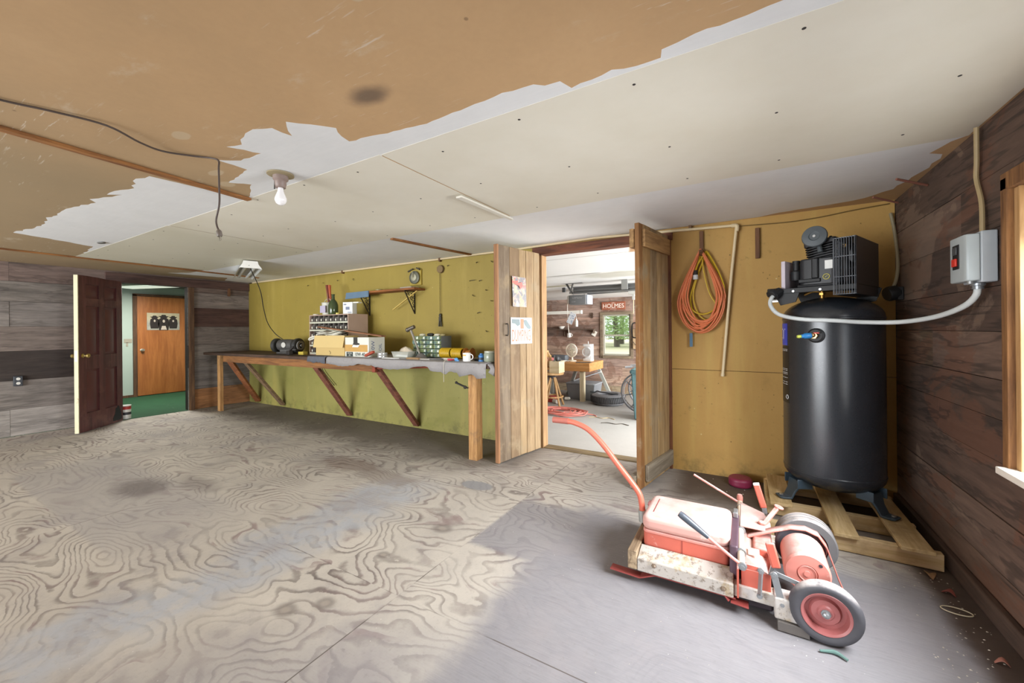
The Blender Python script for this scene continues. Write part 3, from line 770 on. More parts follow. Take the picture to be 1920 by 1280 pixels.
b = W(L); b.text('LiftMaster', .05, Matrix.Translation((-2.75, 7.117, 1.875)) @ Matrix.Rotation(PI / 2, 4, 'X')); b.build('lettering', paint('#b5b6b4', .5), t)
b = W(L); b.text('1/2 HP', .03, Matrix.Translation((-2.83, 7.117, 1.80)) @ Matrix.Rotation(PI / 2, 4, 'X'))
b.build('lettering', paint('#b5b6b4', .5), t)
# overhead door track
L = (-2.4, 6.6, 2.0)
t = thing('garage_door_track', 'grey steel overhead door track hung on perforated angle brackets', 'track', L)
b = W(L)
b.box(-2.62, .9, 6.58, 6.60, 1.90, 2.02); b.box(-2.62, .9, 6.54, 6.60, 1.895, 1.91); b.box(-2.62, .9, 6.52, 6.58, 2.005, 2.02); b.box(-2.62, .9, 6.54, 6.58, 1.945, 1.955)
b.build('rail', paint('#8a8c8c', .4, .4), t)
b = W(L)
b.beam((-2.62, 6.56, 1.9), (-2.74, 6.56, 2.09), .035, .004, (0, 1, 0)); b.beam((-2.66, 6.53, 1.9), (-2.60, 6.53, 2.09), .03, .004, (0, 1, 0))
for k in range(7):
    q = k / 6; b.cur = 1; b.box(-2.62 - .12 * q - .008, -2.62 - .12 * q + .008, 6.552, 6.557, 1.915 + .165 * q - .006, 1.915 + .165 * q + .006)
b.cur = 0; b.beam((-2.85, 6.56, 2.085), (-2.42, 6.52, 2.075), .05, .006)
b.build('hanger_bracket', [paint('#7d7e7c', .4, .5), BLK], t)
b = W(L); b.box(-1.75, -1.65, 6.5, 6.53, 1.92, 2.08); b.build('splice_plate', paint('#a5a7a5', .4, .4), t)
# white tube
L = (-3.8, 8.3, 1.62)
t = thing('tube_light', 'long white tube light hung level in front of the garage boards', 'light', L)
b = W(L); b.box(-4.75, -3.13, 8.27, 8.33, 1.62, 1.69); b.build('housing', paint('#eceae0', .5), t, bevel=.01)
b = W(L); b.box(-3.129, -3.10, 8.265, 8.335, 1.615, 1.695); b.build('end_cap', paint('#f2f1ea', .4), t, bevel=.005)
for x, x2 in ((-4.3, -4.3), (-3.3, -3.22)): b = W(L); b.tube([(x, 8.3, 1.69), (x2, 8.3, 2.01)], .004, 6, 1); b.build('hanging_wire', paint('#8a6a4a', .6), t)
# cord with tag and plug
L = (-2.95, 7.2, 1.2)
t = thing('hanging_cable', 'white cord hanging from the opener with a blue and white card tied on it', 'cord', L)
b = W(L); b.tube([(-2.94, 7.25, 1.93), (-2.98, 7.2, 1.9), (-2.985, 7.2, 1.6), (-2.97, 7.2, 1.3), (-2.96, 7.2, 1.17)], .006, 6); b.build('wire', paint('#d6d0c4', .6), t)
b = W(L); b.prism([(-.06, -.11), (.06, -.11), (.06, .11), (-.06, .11)], .004, Matrix.Translation((-2.90, 7.18, 1.49)) @ Matrix.Rotation(.45, 4, 'Y') @ Matrix.Rotation(PI / 2, 4, 'X'))
g = G('blue_card'); c_ = g.mix(g.step(g.vor(None, 34), .25, .4), '#7d93b5', '#e2e6ea'); g.out(c_, .6); b.build('card', g.m, t)
b = W(L); b.box(-2.975, -2.945, 7.185, 7.215, 1.12, 1.17); b.build('plug', WHT, t, bevel=.006)
b = W((-2.80, 7.19, 1.33)); b.lathe([(0, 0), (.028, 0), (.03, .02), (.03, .10), (.022, .12), (.012, .13), (.012, .15), (0, .15)], 14, (-2.80, 7.19, 1.33)); b.tube([(-2.80, 7.19, 1.48), (-2.83, 7.2, 1.56), (-2.97, 7.2, 1.62)], .003, 6)
tag(b.build('hanging_bottle', WHT, None, (-2.80, 7.19, 1.33)), 'small white bottle hanging on a string below the blue card', 'bottle')
# name sign
L = (-2.56, YF - .03, 1.72)
t = thing('name_sign', 'small red brown wooden name sign above the garage window', 'sign', L)
b = W(L); b.box(-2.815, -2.285, YF - .03, YF - .008, 1.705, 1.885); b.build('board', wood('#a5644a', '#8a4d37', 'X', rough=.6), t, bevel=.004)
b = W(L); b.text('HOLMES', .135, Matrix.Translation((-2.55, YF - .031, 1.788)) @ Matrix.Rotation(PI / 2, 4, 'X'), None, .95)
T = Matrix.Translation((-2.55, YF - .0305, 0)) @ Matrix.Rotation(PI / 2, 4, 'X')
b.prism([(-.05, 1.865), (-.012, 1.85), (0, 1.86), (.012, 1.85), (.05, 1.865), (.012, 1.858), (0, 1.872), (-.012, 1.858)], .001, T); b.box(-2.62, -2.48, YF - .0315, YF - .0305, 1.722, 1.727)
b.build('lettering', paint('#f3e9dd', .6), t)
# wall shelf and what stands on it
b = MB(); b.box(-4.6, -2.95, YF - .16, YF - .002, 1.265, 1.285)
for x in (-4.3, -3.6, -3.0): b.box(x, x + .02, YF - .12, YF - .002, 1.18, 1.265)
tag(b.build('wall_shelf', wood('#6f5d4e', '#4a3c32', 'X'), bevel=.002), 'narrow board shelf on the garage barn board wall', 'shelf')
b = MB(); b.lathe([(0, 0), (.03, 0), (.033, .02), (.033, .09), (.012, .13), (.012, .17), (.015, .17), (.015, .18), (0, .18)], 16)
g = G('green_glass'); g.out('#8fae9a', .1); g.b.inputs['Transmission Weight'].default_value = .5
tag(b.build('glass_bottle', g.m, None, (-4.22, YF - .08, 1.286)), 'pale green glass bottle on the garage wall shelf', 'bottle')
b = MB(); b.lathe([(0, .005), (.04, .0), (.055, .02), (.085, .065), (.08, .066), (.05, .022), (0, .016)], 20)
tag(b.build('bowl', WHT, None, (-3.78, YF - .08, 1.286)), 'white bowl on the garage wall shelf', 'bowl')
b = MB(); b.tube([(0, -.01, .12), (0, -.03, .1), (0, -.03, .02), (0, -.012, 0)], .006, 6)
tag(b.build('wall_hook', paint('#d9d4c8', .5), None, (-3.72, YF, 1.12)), 'pale hook under the garage wall shelf beside the hanging mug', 'hook')
b = MB(); b.lathe([(0, 0), (.045, 0), (.05, .01), (.05, .1), (.045, .1), (.045, .015), (0, .012)], 20, (0, 0, 0)); b.torus((.055, 0, .05), .03, .007, (0, 1, 0), 16, 6)
o = b.build('hanging_mug', WHT, None, (-3.6, YF - .06, 1.09)); tag(o, 'white mug hanging under the garage wall shelf', 'mug')
b = MB(); b.prism([(-.05, -.06), (.05, -.06), (.05, .06), (-.05, .06)], .012, Matrix.Rotation(.5, 4, 'Y') @ Matrix.Rotation(PI / 2, 4, 'X'))
tag(b.build('note_card', paint('#eae6da', .7), None, (-3.0, YF - .004, 1.18)), 'tilted white card pinned beside the garage window', 'card')
b = MB(); b.torus((0, 0, 0), .03, .006, (0, 1, 0), 14, 6); b.torus((.0, 0, -.06), .03, .006, (0, 1, 0), 14, 6); b.box(-.012, .012, .0, .02, -.08, .02)
tag(b.build('wall_bracket', paint('#4d3a2c', .6), None, (-3.05, YF - .022, 1.62)), 'small dark metal bracket on the boards beside the garage window', 'bracket')
# electrical panel
L = (-2.0, YF - .05, .8)
t = thing('wall_panel_box', 'tan electrical panel beside the garage window with a black cable', 'box', L)
b = W(L); b.box(-2.11, -1.72, YF - .1, YF - .003, .84, 1.27); b.build('cabinet', paint('#b59a78', .5), t, bevel=.005)
b = W(L); b.tube([(-2.0, YF - .11, 1.35), (-2.02, YF - .13, 1.22), (-1.98, YF - .13, 1.08), (-1.88, YF - .13, 1.12), (-1.86, YF - .12, 1.3)], .012, 8); b.tube([(-2.1, YF - .12, 1.0), (-2.04, YF - .13, .93), (-1.95, YF - .13, .98)], .006, 6); b.build('cable', BLK, t)
# table on trestle legs
TW = wood('#cf9c62', '#b07b41', 'X', 1.1); PW = wood('#d9cfb4', '#b9ab88', 'Z', 1.1)
L = (-3.2, 7.75, ZG)
t = thing('work_table', 'wooden work table with a thick apron in the garage', 'table', L)
b = W(L); b.box(-4.3, -2.68, 7.55, 8.45, .56, .60); b.build('tabletop', TW, t, bevel=.003)
b = W(L); b.box(-4.28, -2.72, 7.56, 7.60, .43, .56); b.box(-2.72, -2.68, 7.56, 8.43, .43, .56); b.box(-4.28, -2.72, 8.40, 8.43, .43, .56); b.build('apron', TW, t, bevel=.003)
for (p, q) in (((-2.86, 7.65, ZG), (-2.86, 7.65, .43)),):
    b = W(L); b.beam(p, q, .10, .09, (1, 0, 0)); b.build('leg', PW, t, bevel=.003)
for (p, q) in (((-2.47, 8.33, ZG), (-2.74, 8.30, .43)), ((-4.1, 7.9, ZG), (-3.75, 7.9, .43)), ((-3.45, 8.3, ZG), (-3.2, 8.2, .43)), ((-3.6, 7.75, ZG), (-3.55, 7.75, .43))):
    b = W(L); b.beam(p, q, .07, .05, (0, 1, 0)); b.build('leg', paint('#a7a89f', .6), t, bevel=.003)
# fans
L = (-3.2, 7.95, .60)
t = thing('desk_fan', 'round cream desk fan standing on the garage work table', 'fan', L, -.25)
b = MB(); b.lathe([(0, 0), (.09, 0), (.09, .015), (.02, .03), (.016, .09), (0, .09)], 20); b.build('base', paint('#e3dcc8', .5), t)
b = MB()
for r in (.04, .075, .105, .132): b.torus((0, -.05 + .0 * r, .23), r, .0028, (0, 1, 0), 28, 6)
for k in range(28):
    a = 2 * PI * k / 28; b.tube([(.02 * math.cos(a), -.062, .23 + .02 * math.sin(a)), (.1 * math.cos(a), -.056, .23 + .1 * math.sin(a)), (.135 * math.cos(a), -.03, .23 + .135 * math.sin(a))], .0018, 4, 2)
b.torus((0, -.02, .23), .137, .011, (0, 1, 0), 32, 8); b.build('grille', paint('#efe9d8', .5), t)
b = MB()
for k in range(4):
    a = PI / 2 * k + .3; c, s = math.cos(a), math.sin(a)
    P = [(.02, -.02), (.06, -.045), (.115, -.04), (.118, .01), (.06, .035), (.02, .02)]
    b.prism([(u * c - v * s, u * s + v * c) for u, v in P], .003, Matrix.Translation((0, -.022, .23)) @ Matrix.Rotation(PI / 2, 4, 'X') @ Matrix.Rotation(.0, 4, 'Y'))
b.build('blade', paint('#d5d0c0', .4), t)
b = MB(); b.lathe([(0, -.03), (.045, -.02), (.05, .03), (.03, .07), (0, .08)], 18, (0, .02, .23), (0, 1, 0)); b.build('motor', paint('#e3dcc8', .5), t)
L = (-2.9, 8.12, .60)
t = thing('tower_fan', 'white block shaped fan with a round front on the garage work table', 'fan', L, -.1)
b = MB(); rbox(b, -.1, .1, -.07, .07, .0, .05, .02); rbox(b, -.09, .1, -.02, .07, .05, .32, .03); rbox(b, -.1, .1, -.08, .07, .31, .36, .03); b.build('body', paint('#eceded', .4), t, bevel=.004)
b = MB()
for r in (.03, .055, .08): b.torus((-.02, -.05, .19), r, .003, (0, 1, 0), 24, 6)
b.torus((-.02, -.04, .19), .095, .014, (0, 1, 0), 28, 8)
for k in range(18):
    a = 2 * PI * k / 18; b.tube([(-.02 + .015 * math.cos(a), -.055, .19 + .015 * math.sin(a)), (-.02 + .095 * math.cos(a), -.045, .19 + .095 * math.sin(a))], .0018, 4, 1)
b.build('grille', paint('#d9dada', .4), t)
b = MB(); b.tube([(0, 0, .36), (0, 0, .42)], .008, 8, 1); b.build('knob', WHT, t)
# clutter on the table
b = MB(); b.box(-.09, .09, -.05, .05, 0, .12); rbox(b, -.15, .02, -.035, .035, .10, .18, .03)
tag(b.build('cordless_drill', paint('#d8a92f', .5), None, (-3.75, 7.85, .601), bevel=.012), 'yellow power tool lying on the garage work table', 'tool')
b = MB(); rbox(b, -.17, .17, -.1, .1, 0, .11, .03)
tag(b.build('tool_case', paint('#6d7880', .5), None, (-3.55, 8.12, .601), bevel=.01), 'grey tool case on the garage work table', 'case')
b = MB(); rbox(b, -.1, .1, -.08, .08, 0, .08, .02)
tag(b.build('folded_rag', paint('#b26a66', .9), None, (-3.62, 7.72, .601), bevel=.02), 'dull red rag beside the yellow power tool', 'rag')
b = MB()
R = random.Random(4)
for k in range(4): b.prism([(-.12, -.08), (.12, -.09), (.13, .08), (-.11, .09)], .006, Matrix.Translation((R.uniform(-.05, .05), R.uniform(-.05, .05), k * .008)) @ Matrix.Rotation(R.uniform(-.6, .6), 4, 'Z'))
tag(b.build('paper_pile', WHT, None, (-3.36, 7.70, .601)), 'loose white papers spread on the garage work table', 'paper')
b = MB(); b.beam((-.08, 0, .008), (.2, .06, .008), .03, .014); b.beam((.2, .06, .008), (.24, .0, .01), .02, .012)
tag(b.build('hand_tool', DKG, None, (-2.9, 7.60, .601)), 'dark hand tool lying at the edge of the garage work table', 'tool')
# grey tote under the table
L = (-2.95, 7.95, ZG)
t = thing('storage_tote', 'grey plastic storage tote under the garage work table', 'tote', L)
b = W(L); b.raw([(-3.22, 7.78, ZG), (-2.68, 7.78, ZG), (-2.68, 8.2, ZG), (-3.22, 8.2, ZG), (-3.26, 7.74, .14), (-2.64, 7.74, .14), (-2.64, 8.24, .14), (-3.26, 8.24, .14)], [(3, 2, 1, 0), (0, 1, 5, 4), (1, 2, 6, 5), (2, 3, 7, 6), (3, 0, 4, 7), (4, 5, 6, 7)]); b.build('body', paint('#82868a', .6), t, bevel=.012)
b = W(L); rbox(b, -3.27, -2.63, 7.73, 8.25, .141, .165, .03); b.build('lid', paint('#92969a', .6), t, bevel=.005)
b = MB(); b.lathe([(0, 0), (.035, 0), (.035, .09), (.02, .11), (0, .11)], 16, (-.05, 0, .036), (1, .3, 0))
tag(b.build('spray_bottle', WHT, None, (-3.17, 7.58, ZG)), 'small white bottle lying on the concrete beside the grey tote', 'bottle')
b = MB(); rbox(b, -.16, .16, -.11, .11, 0, .36, .03)
tag(b.build('white_box', paint('#c9ccd6', .6), None, (-3.9, 8.15, ZG), bevel=.01), 'pale box standing behind the grey tote under the table', 'box')
b = MB(); b.beam((0, 0, 0), (.55, .12, .2), .12, .02)
tag(b.build('plank_offcut', paint('#b9bcc0', .6), None, (-3.2, 8.05, .178)), 'grey board offcut resting across the grey tote', 'board')
# swivel stool
L = (-3.2, 6.95, ZG)
t = thing('swivel_stool', 'wooden swivel stool with slatted back and round foot ring in the garage', 'stool', L)
SW = wood('#d3b083', '#b38b58', 'Z', 1.1)
b = W(L); b.lathe([(0, 0), (.2, 0), (.215, .015), (.215, .03), (.2, .042), (0, .042)], 28, (-3.2, 6.95, .415)); b.build('seat', SW, t)
for k in range(4):
    a = PI / 4 + k * PI / 2 + .2
    b = W(L); b.tube([(-3.2 + .05 * math.cos(a), 6.95 + .05 * math.sin(a), .36), (-3.2 + .24 * math.cos(a), 6.95 + .24 * math.sin(a), ZG)], .022, 8, 1); b.build('leg', SW, t)
b = W(L); b.torus((-3.2, 6.95, -.0), .19, .016, (0, 0, 1), 32, 8); b.build('foot_ring', SW, t)
b = W(L); b.cyl((-3.2, 6.95, .34), (-3.2, 6.95, .414), .05, 16); b.box(-3.28, -3.12, 6.87, 7.03, .38, .414); b.build('swivel', paint('#6d6f75', .35, .7), t)
b = W(L)
for s_ in (-.17, .17): b.tube([(-3.26 + .02, 6.95 + s_ - .1, .44), (-3.30, 6.93 + s_ - .1, .6), (-3.26, 6.93 + s_ - .1, .72), (-3.33, 6.93 + s_ - .1, .85)], .02, 8)
b.tube([(-3.33, 6.64, .85), (-3.36, 6.84, .87), (-3.33, 7.02, .85)], .025, 8); b.tube([(-3.29, 6.66, .56), (-3.31, 6.84, .57), (-3.29, 7.0, .56)], .018, 8)
b.build('back_frame', SW, t)
b = W(L)
for k in range(6): b.tube([(-3.295, 6.70 + k * .055, .57), (-3.27, 6.70 + k * .055, .7), (-3.34, 6.70 + k * .055, .85)], .007, 6)
b.build('spindle', SW, t)
L = (-3.1, 6.93, .458)
t = thing('tool_caddy', 'open pale wooden box of tools on the swivel stool', 'box', L)
b = W(L); b.box(-3.2, -3.0, 6.80, 6.815, .46, .68); b.box(-3.2, -3.0, 7.045, 7.06, .46, .68); b.box(-3.2, -3.185, 6.815, 7.045, .46, .68); b.box(-3.015, -3.0, 6.815, 7.045, .46, .68); b.box(-3.185, -3.015, 6.815, 7.045, .46, .475); b.build('crate', wood('#e0d2b2', '#c7b48c', 'X'), t, bevel=.002)
b = W(L); b.tube([(-3.12, 6.9, .5), (-3.14, 6.9, .78)], .012, 8, 1); b.tube([(-3.08, 6.98, .5), (-3.05, 6.98, .74)], .014, 8, 1); b.ball((-3.1, 6.95, .72), .05, 12); b.build('tool', DKG, t)
# long pole, red box, cord
b = MB(); b.cyl((0, 0, 0), (.02, .06, .98), .012, 10)
tag(b.build('leaning_pole', paint('#8a8078', .5), None, (-3.75, 7.38, ZG)), 'thin grey pole standing beside the stool behind the doorway jamb', 'pole')
L = (-3.55, 7.35, ZG)
t = thing('red_toolbox', 'low red metal toolbox on the garage floor behind the stool', 'toolbox', L)
b = W(L); b.box(-3.72, -3.3, 7.25, 7.42, ZG, ZG + .12); b.build('body', paint('#b23a34', .4), t, bevel=.008)
b = W(L); b.tube([(-3.6, 7.33, ZG + .125), (-3.57, 7.33, ZG + .17), (-3.45, 7.33, ZG + .17), (-3.42, 7.33, ZG + .125)], .01, 8); b.build('handle', WHT, t)
b = MB(); b.lathe([(0, 0), (.04, 0), (.04, .1), (0, .1)], 16, (0, 0, .041), (1, -.4, 0))
tag(b.build('paper_roll', WHT, None, (-3.3, 7.2, ZG)), 'short white roll lying beside the low red toolbox', 'roll')
b = MB(); R = random.Random(11)
pts = []
for k in range(150):
    a = k * .42; q = .16 + .16 * (.5 + .5 * math.sin(k * .19)) + R.uniform(-.03, .03)
    pts.append((math.cos(a) * q * 1.35 + .05 * math.sin(k * .05), math.sin(a) * q, .012 + .045 * abs(math.sin(k * .37)) * (1 - q)))
pts += [(.55, .05, .01), (.62, -.02, .01)]
b.tube(pts, .008, 6, 3)
tag(b.build('extension_cord', paint('#e0867a', .5), None, (-2.78, 6.42, ZG)), 'loosely coiled pinkish orange extension cord on the garage floor', 'cord')
# tire with things in it
L = (-2.33, 7.62, ZG)
t = thing('car_tire', 'old black car tire lying flat on the garage floor', 'tire', L)
b = MB(); b.lathe([(.19, .02), (.27, .0), (.31, .03), (.325, .08), (.325, .14), (.31, .18), (.27, .205), (.2, .2), (.185, .17), (.2, .12), (.2, .06), (.19, .02)], 40); b.build('rubber', paint('#77787b', .8, var=.3), t)
b = MB()
for k in range(60):
    a = 2 * PI * k / 60; b.box(.318, .331, -.008, .008, .05, .17, Matrix.Rotation(a, 4, 'Z') @ Matrix.Rotation(.2, 4, 'X'))
b.build('tread', paint('#3b3c3e', .8), t)
b = MB(); b.tube([(-.34, -.06, .222), (-.25, -.05, .218), (-.2, -.04, .24), (-.12, -.1, .235), (.02, -.14, .235), (.16, -.18, .225), (.24, -.16, .222)], .012, 6)
tag(b.build('rubber_hose', paint('#3f464c', .5), None, (-2.33, 7.62, ZG)), 'short dark hose lying across the old tire', 'hose')
# trash bin and wheelchair
L = (-1.3, 6.65, ZG)
t = thing('trash_bin', 'tall teal wheeled trash bin half hidden behind the battened plank door', 'bin', L)
def frus(b, x0, x1, y0, y1, z0, X0, X1, Y0, Y1, z1):
    b.raw([(x0, y0, z0), (x1, y0, z0), (x1, y1, z0), (x0, y1, z0), (X0, Y0, z1), (X1, Y0, z1), (X1, Y1, z1), (X0, Y1, z1)], [(3, 2, 1, 0), (0, 1, 5, 4), (1, 2, 6, 5), (2, 3, 7, 6), (3, 0, 4, 7), (4, 5, 6, 7)])
b = W(L); frus(b, -1.55, -1.08, 6.44, 6.85, ZG + .01, -1.585, -1.02, 6.39, 6.90, .60); b.build('body', paint('#63888d', .5), t, bevel=.02)
b = W(L); rbox(b, -1.605, -1.0, 6.37, 6.92, .565, .615, .04); b.build('rim', paint('#587b80', .5), t, bevel=.008)
b = W(L); frus(b, -1.60, -1.005, 6.375, 6.915, .616, -1.53, -1.08, 6.44, 6.85, .665); b.build('lid', paint('#6b9196', .5), t, bevel=.02)
L = (-1.5, 7.2, ZG)
t = thing('wheelchair', 'folded wheelchair with a large spoked wheel behind the teal bin', 'wheelchair', L)
wx, wy, wz = -1.55, 6.99, ZG + .36
for dy in (0, .5):
    b = W(L); b.torus((wx, wy + dy, wz), .343, .017, (0, 1, 0), 40, 8); b.build('tire', paint('#8b8d92', .5), t)
    b = W(L); b.torus((wx, wy - .03 + dy * 1.12, wz), .30, .010, (0, 1, 0), 40, 6); b.build('hand_rim', paint('#c9ccd2', .25, .9), t)
    b = W(L)
    for k in range(8):
        a = k * PI / 4 + .2; b.beam((wx, wy + dy, wz), (wx + .34 * math.cos(a), wy + dy, wz + .34 * math.sin(a)), .02, .012, (0, 1, 0))
    b.cyl((wx, wy + dy - .03, wz), (wx, wy + dy + .03, wz), .04, 14); b.build('spokes', paint('#8d9096', .35, .7), t)
b = W(L)
for dy in (.06, .44):
    b.tube([(wx - .22, wy + dy, .61), (wx - .1, wy + dy, .62), (wx - .04, wy + dy, .57), (wx, wy + dy, .40), (wx, wy + dy, .18)], .014, 8)
    b.tube([(wx, wy + dy, .42), (wx + .35, wy + dy, .40), (wx + .42, wy + dy, .1), (wx + .5, wy + dy, ZG + .05)], .013, 8)
    b.tube([(wx, wy + dy, .30), (wx + .4, wy + dy, .28)], .012, 8, 1)
b.build('frame', paint('#b9bcc2', .3, .8), t)
b = W(L); b.box(wx, wx + .4, wy + .06, wy + .44, .28, .31); b.box(wx - .02, wx + .01, wy + .06, wy + .44, .32, .72); b.build('upholstery', paint('#35373b', .7), t, bevel=.005)
b = W(L)
for dy in (.06, .44): b.tube([(wx - .29, wy + dy, .60), (wx - .17, wy + dy, .616)], .019, 10, 1)
b.build('grip', paint('#c9ccd2', .4), t)
# twine and scraps on the concrete
for k, (x, y, lab, colr) in enumerate(((-2.25, 6.3, 'short yellow twine scrap on the garage floor past the coiled cord', '#c9b48a'), (-1.95, 6.0, 'short dark wire scrap on the garage floor past the coiled cord', '#4d4438'))):
    b = MB(); R = random.Random(k); b.tube([(0, 0, .005), (.1, .05, .006), (.22, .02, .005), (.3, .09, .005), (.42, .03, .005)], .006, 6)
    tag(b.build('twine_scrap', paint(colr, .8), None, (x, y, ZG)), lab, 'twine')
b = MB(); b.tube([(0, 0, 0), (.03, -.02, .03), (.05, -.03, 0), (.06, -.02, -.06)], .012, 8); b.tube([(-.03, 0, .12), (.09, -.02, .12), (.1, -.02, .09)], .005, 6); b.ball((.06, -.03, -.02), .03, 10); b.tube([(0, 0, .11), (0, 0, -.12)], .012, 6, 1)
tag(b.build('hanging_hardware', paint('#8a7a5a', .4, .4), None, (-4.2, 8.6, 1.86)), 'tarnished hanging hardware beside the jamb under the garage ceiling', 'hardware')
b = MB(); b.box(-.03, .03, -.02, .02, -.08, 0); b.box(-.015, .015, -.022, -.02, -.06, -.03)
tag(b.build('door_sensor', DKG, None, (-2.95, 6.95, 2.058)), 'small dark box fixed under the garage ceiling beside the track hanger', 'box')
# ------------------------------------------------------------------ six panel door (hinge at the jamb, standing open into the room)
DM = wood('#6e4345', '#4c2c2f', 'Z', 1.0, rough=.42, dirt='#744c48', bump=.12)
def put2d(a, p): return math.atan2(p[1] - a[1], p[0] - a[0])
hin, fre = (-7.895, 2.085), (-7.345, 1.52)
Wd = math.hypot(fre[0] - hin[0], fre[1] - hin[1])
d = thing('door_1', 'dark maroon six panel door standing open with a worn cream edge', 'door', (*hin, .012), put2d(hin, fre), kind='structure')
HD, TH = 2.02, .044
# local: x hinge->free, +y = side turned to the camera, z up
xs = [0, .115, .34, .43, .655, Wd - .012]
b = MB()
st = [(0, .115), (Wd - .127, Wd - .012), (Wd / 2 - .055, Wd / 2 + .045)]
for x0, x1 in st: b.box(x0, x1, 0, TH, 0, HD)
for z0, z1 in ((0, .235), (.80, .985), (1.63, 1.735), (1.915, HD)):
    b.box(.115, Wd / 2 - .055, 0, TH, z0, z1); b.box(Wd / 2 + .045, Wd - .127, 0, TH, z0, z1)
b.build('door_frame', DM, d, bevel=.004)
for x0, x1 in ((.115, Wd / 2 - .055), (Wd / 2 + .045, Wd - .127)):
    for z0, z1 in ((.235, .80), (.985, 1.63), (1.735, 1.915)):
        b = MB(); b.box(x0, x1, .014, TH - .014, z0, z1)
        for yy, s in ((TH - .014, 1), (.014, -1)):
            m = .03
            b.raw([(x0 + m, yy, z0 + m), (x1 - m, yy, z0 + m), (x1 - m, yy, z1 - m), (x0 + m, yy, z1 - m), (x0 + m + .03, yy + s * .009, z0 + m + .03), (x1 - m - .03, yy + s * .009, z0 + m + .03), (x1 - m - .03, yy + s * .009, z1 - m - .03), (x0 + m + .03, yy + s * .009, z1 - m - .03)],
                  [(0, 1, 5, 4), (1, 2, 6, 5), (2, 3, 7, 6), (3, 0, 4, 7), (4, 5, 6, 7)])
        b.build('door_panel', paint('#60393b', .4, var=.2, scale=5), d, bevel=.002)
b = MB(); b.box(Wd - .012, Wd, 0, TH, 0, HD)
CE = paint('#cfc9a6', .6, wear='#8a5a34', wear_amt=.53, scale=5)
o = b.build('door_edge', CE, d, bevel=.002); o['label'] = 'cream painted door edge with chipped paint'
b = MB()
R = random.Random(2)
b.prism(jag([(.03, .03), (.2, .03), (.15, .2), (.1, .24), (.05, .16)], .03, .012, 4), .0012, Matrix.Translation((0, TH + .001, 0)) @ Matrix.Rotation(PI / 2, 4, 'X'))
o = b.build('scuff', paint('#20242b', .6), d); o['label'] = 'blue black scuffed patch at the door bottom'
BRS = paint('#cbb676', .3, .9)
for s, yy in ((1, TH), (-1, 0)):
    b = MB(); b.lathe([(.026, 0), (.026, .005), (.011, .01), (.010, .035), (.022, .042), (.028, .055), (.024, .068), (0, .072)], 20, (Wd - .07, yy, .985), (0, s, 0)); b.build('door_knob', BRS, d)
b = MB(); b.box(Wd, Wd + .002, .01, TH - .01, .92, 1.05); b.build('latch_plate', BRS, d)
for z in (.22, 1.0, 1.8):
    b = MB(); b.cyl((0, -.006, z - .045), (0, -.006, z + .045), .007, 10); b.build('hinge', BRS, d)

# ------------------------------------------------------------------ plank double doors
PLK = wood('#b8a78e', '#8d795f', 'Z', 1.0, dirt='#8d7a5d', bump=.3)
def plank_door(n, label, hin, fre, th, cols, side, z0, HD, gaps=.003, seed=1):
    Wd = math.hypot(fre[0] - hin[0], fre[1] - hin[1])
    d = thing('door_%d' % n, label, 'door', (*hin, z0), put2d(hin, fre), kind='structure')
    b = MB(); x = 0; R = random.Random(seed)
    for (w, c) in cols:
        x1 = x + w * Wd; b.c = lin(c)[:3]
        y0, y1 = sorted((0, side * th)); e = R.uniform(0, .002)
        b.box(x + gaps / 2, x1 - gaps / 2, y0 + e, y1 - e, R.uniform(0, .004), HD - R.uniform(0, .006)); x = x1
    b.build('door_leaf', PLK, d, bevel=.003)
    return d, Wd
d2, W2 = plank_door(2, 'open plank door carrying the poster and the metal sign', (-1.938, 3.832), (-2.06, 3.20), .034,
    [(.16, '#d6c8ae'), (.2, '#dccdb2'), (.16, '#e6d8bc'), (.23, '#c2b29c'), (.25, '#b5afaa')], 1, .012, 2.085, seed=4)
b = MB(); b.box(W2 - .001, W2 + .022, -.006, .04, .0, 2.085); b.build('door_edge', wood('#a3764f', '#7c5538', 'Z'), d2, bevel=.003)
b = MB()
for z in (.12, 1.0, 1.92): b.box(.02, W2 - .02, -.026, -.001, z - .06, z + .06)
b.build('batten', wood('#a98558', '#7a5b38', 'X'), d2, bevel=.003)
b = MB(); b.tube([(W2 - .10, .034, 1.215), (W2 - .10, .062, 1.222), (W2 - .10, .062, 1.318), (W2 - .10, .034, 1.325)], .0055, 8, 4); b.build('door_handle', paint('#3d3a36', .5, .5), d2)
# poster and sign on that door: laid out on its face (local x from hinge, y out)
ang = put2d((-1.938, 3.832), (-2.06, 3.20))
dx, dy = math.cos(ang), math.sin(ang)                     # along the door
nx, ny = -dy, dx                                          # out of the face
def onface(u, z, off=.036): return (-1.938 + dx * u + nx * off, 3.832 + dy * u + ny * off, z)
FACE = Matrix(((-dx, 0, nx, 0), (-dy, 0, ny, 0), (0, 1, 0, 0), (0, 0, 0, 1)))   # x right, y up, z out
L = onface(.35, 1.66)
t = thing('picture_poster', 'curled faded collage poster of pink and green shapes pinned on the plank door', 'poster', L)
b = MB(FACE)
pts = []; n = 12
for i in range(n + 1):
    u = -.11 + .225 * i / n; pts.append((u, .012 * (1 - i / n) ** 2 + .001))
vs = []; fs = []
for (u, off) in pts:
    for v, e in ((-.15, 0), (.15, 0)): vs.append((u + (.006 if v < 0 else -.004), v, off)); vs.append((u + (.006 if v < 0 else -.004), v, off + .0012))
for i in range(n):
    k = i * 4; fs += [(k, k + 4, k + 6, k + 2), (k + 1, k + 3, k + 7, k + 5), (k, k + 1, k + 5, k + 4), (k + 2, k + 6, k + 7, k + 3)]
fs += [(0, 2, 3, 1), (n * 4, n * 4 + 1, n * 4 + 3, n * 4 + 2)]
b.raw(vs, fs)
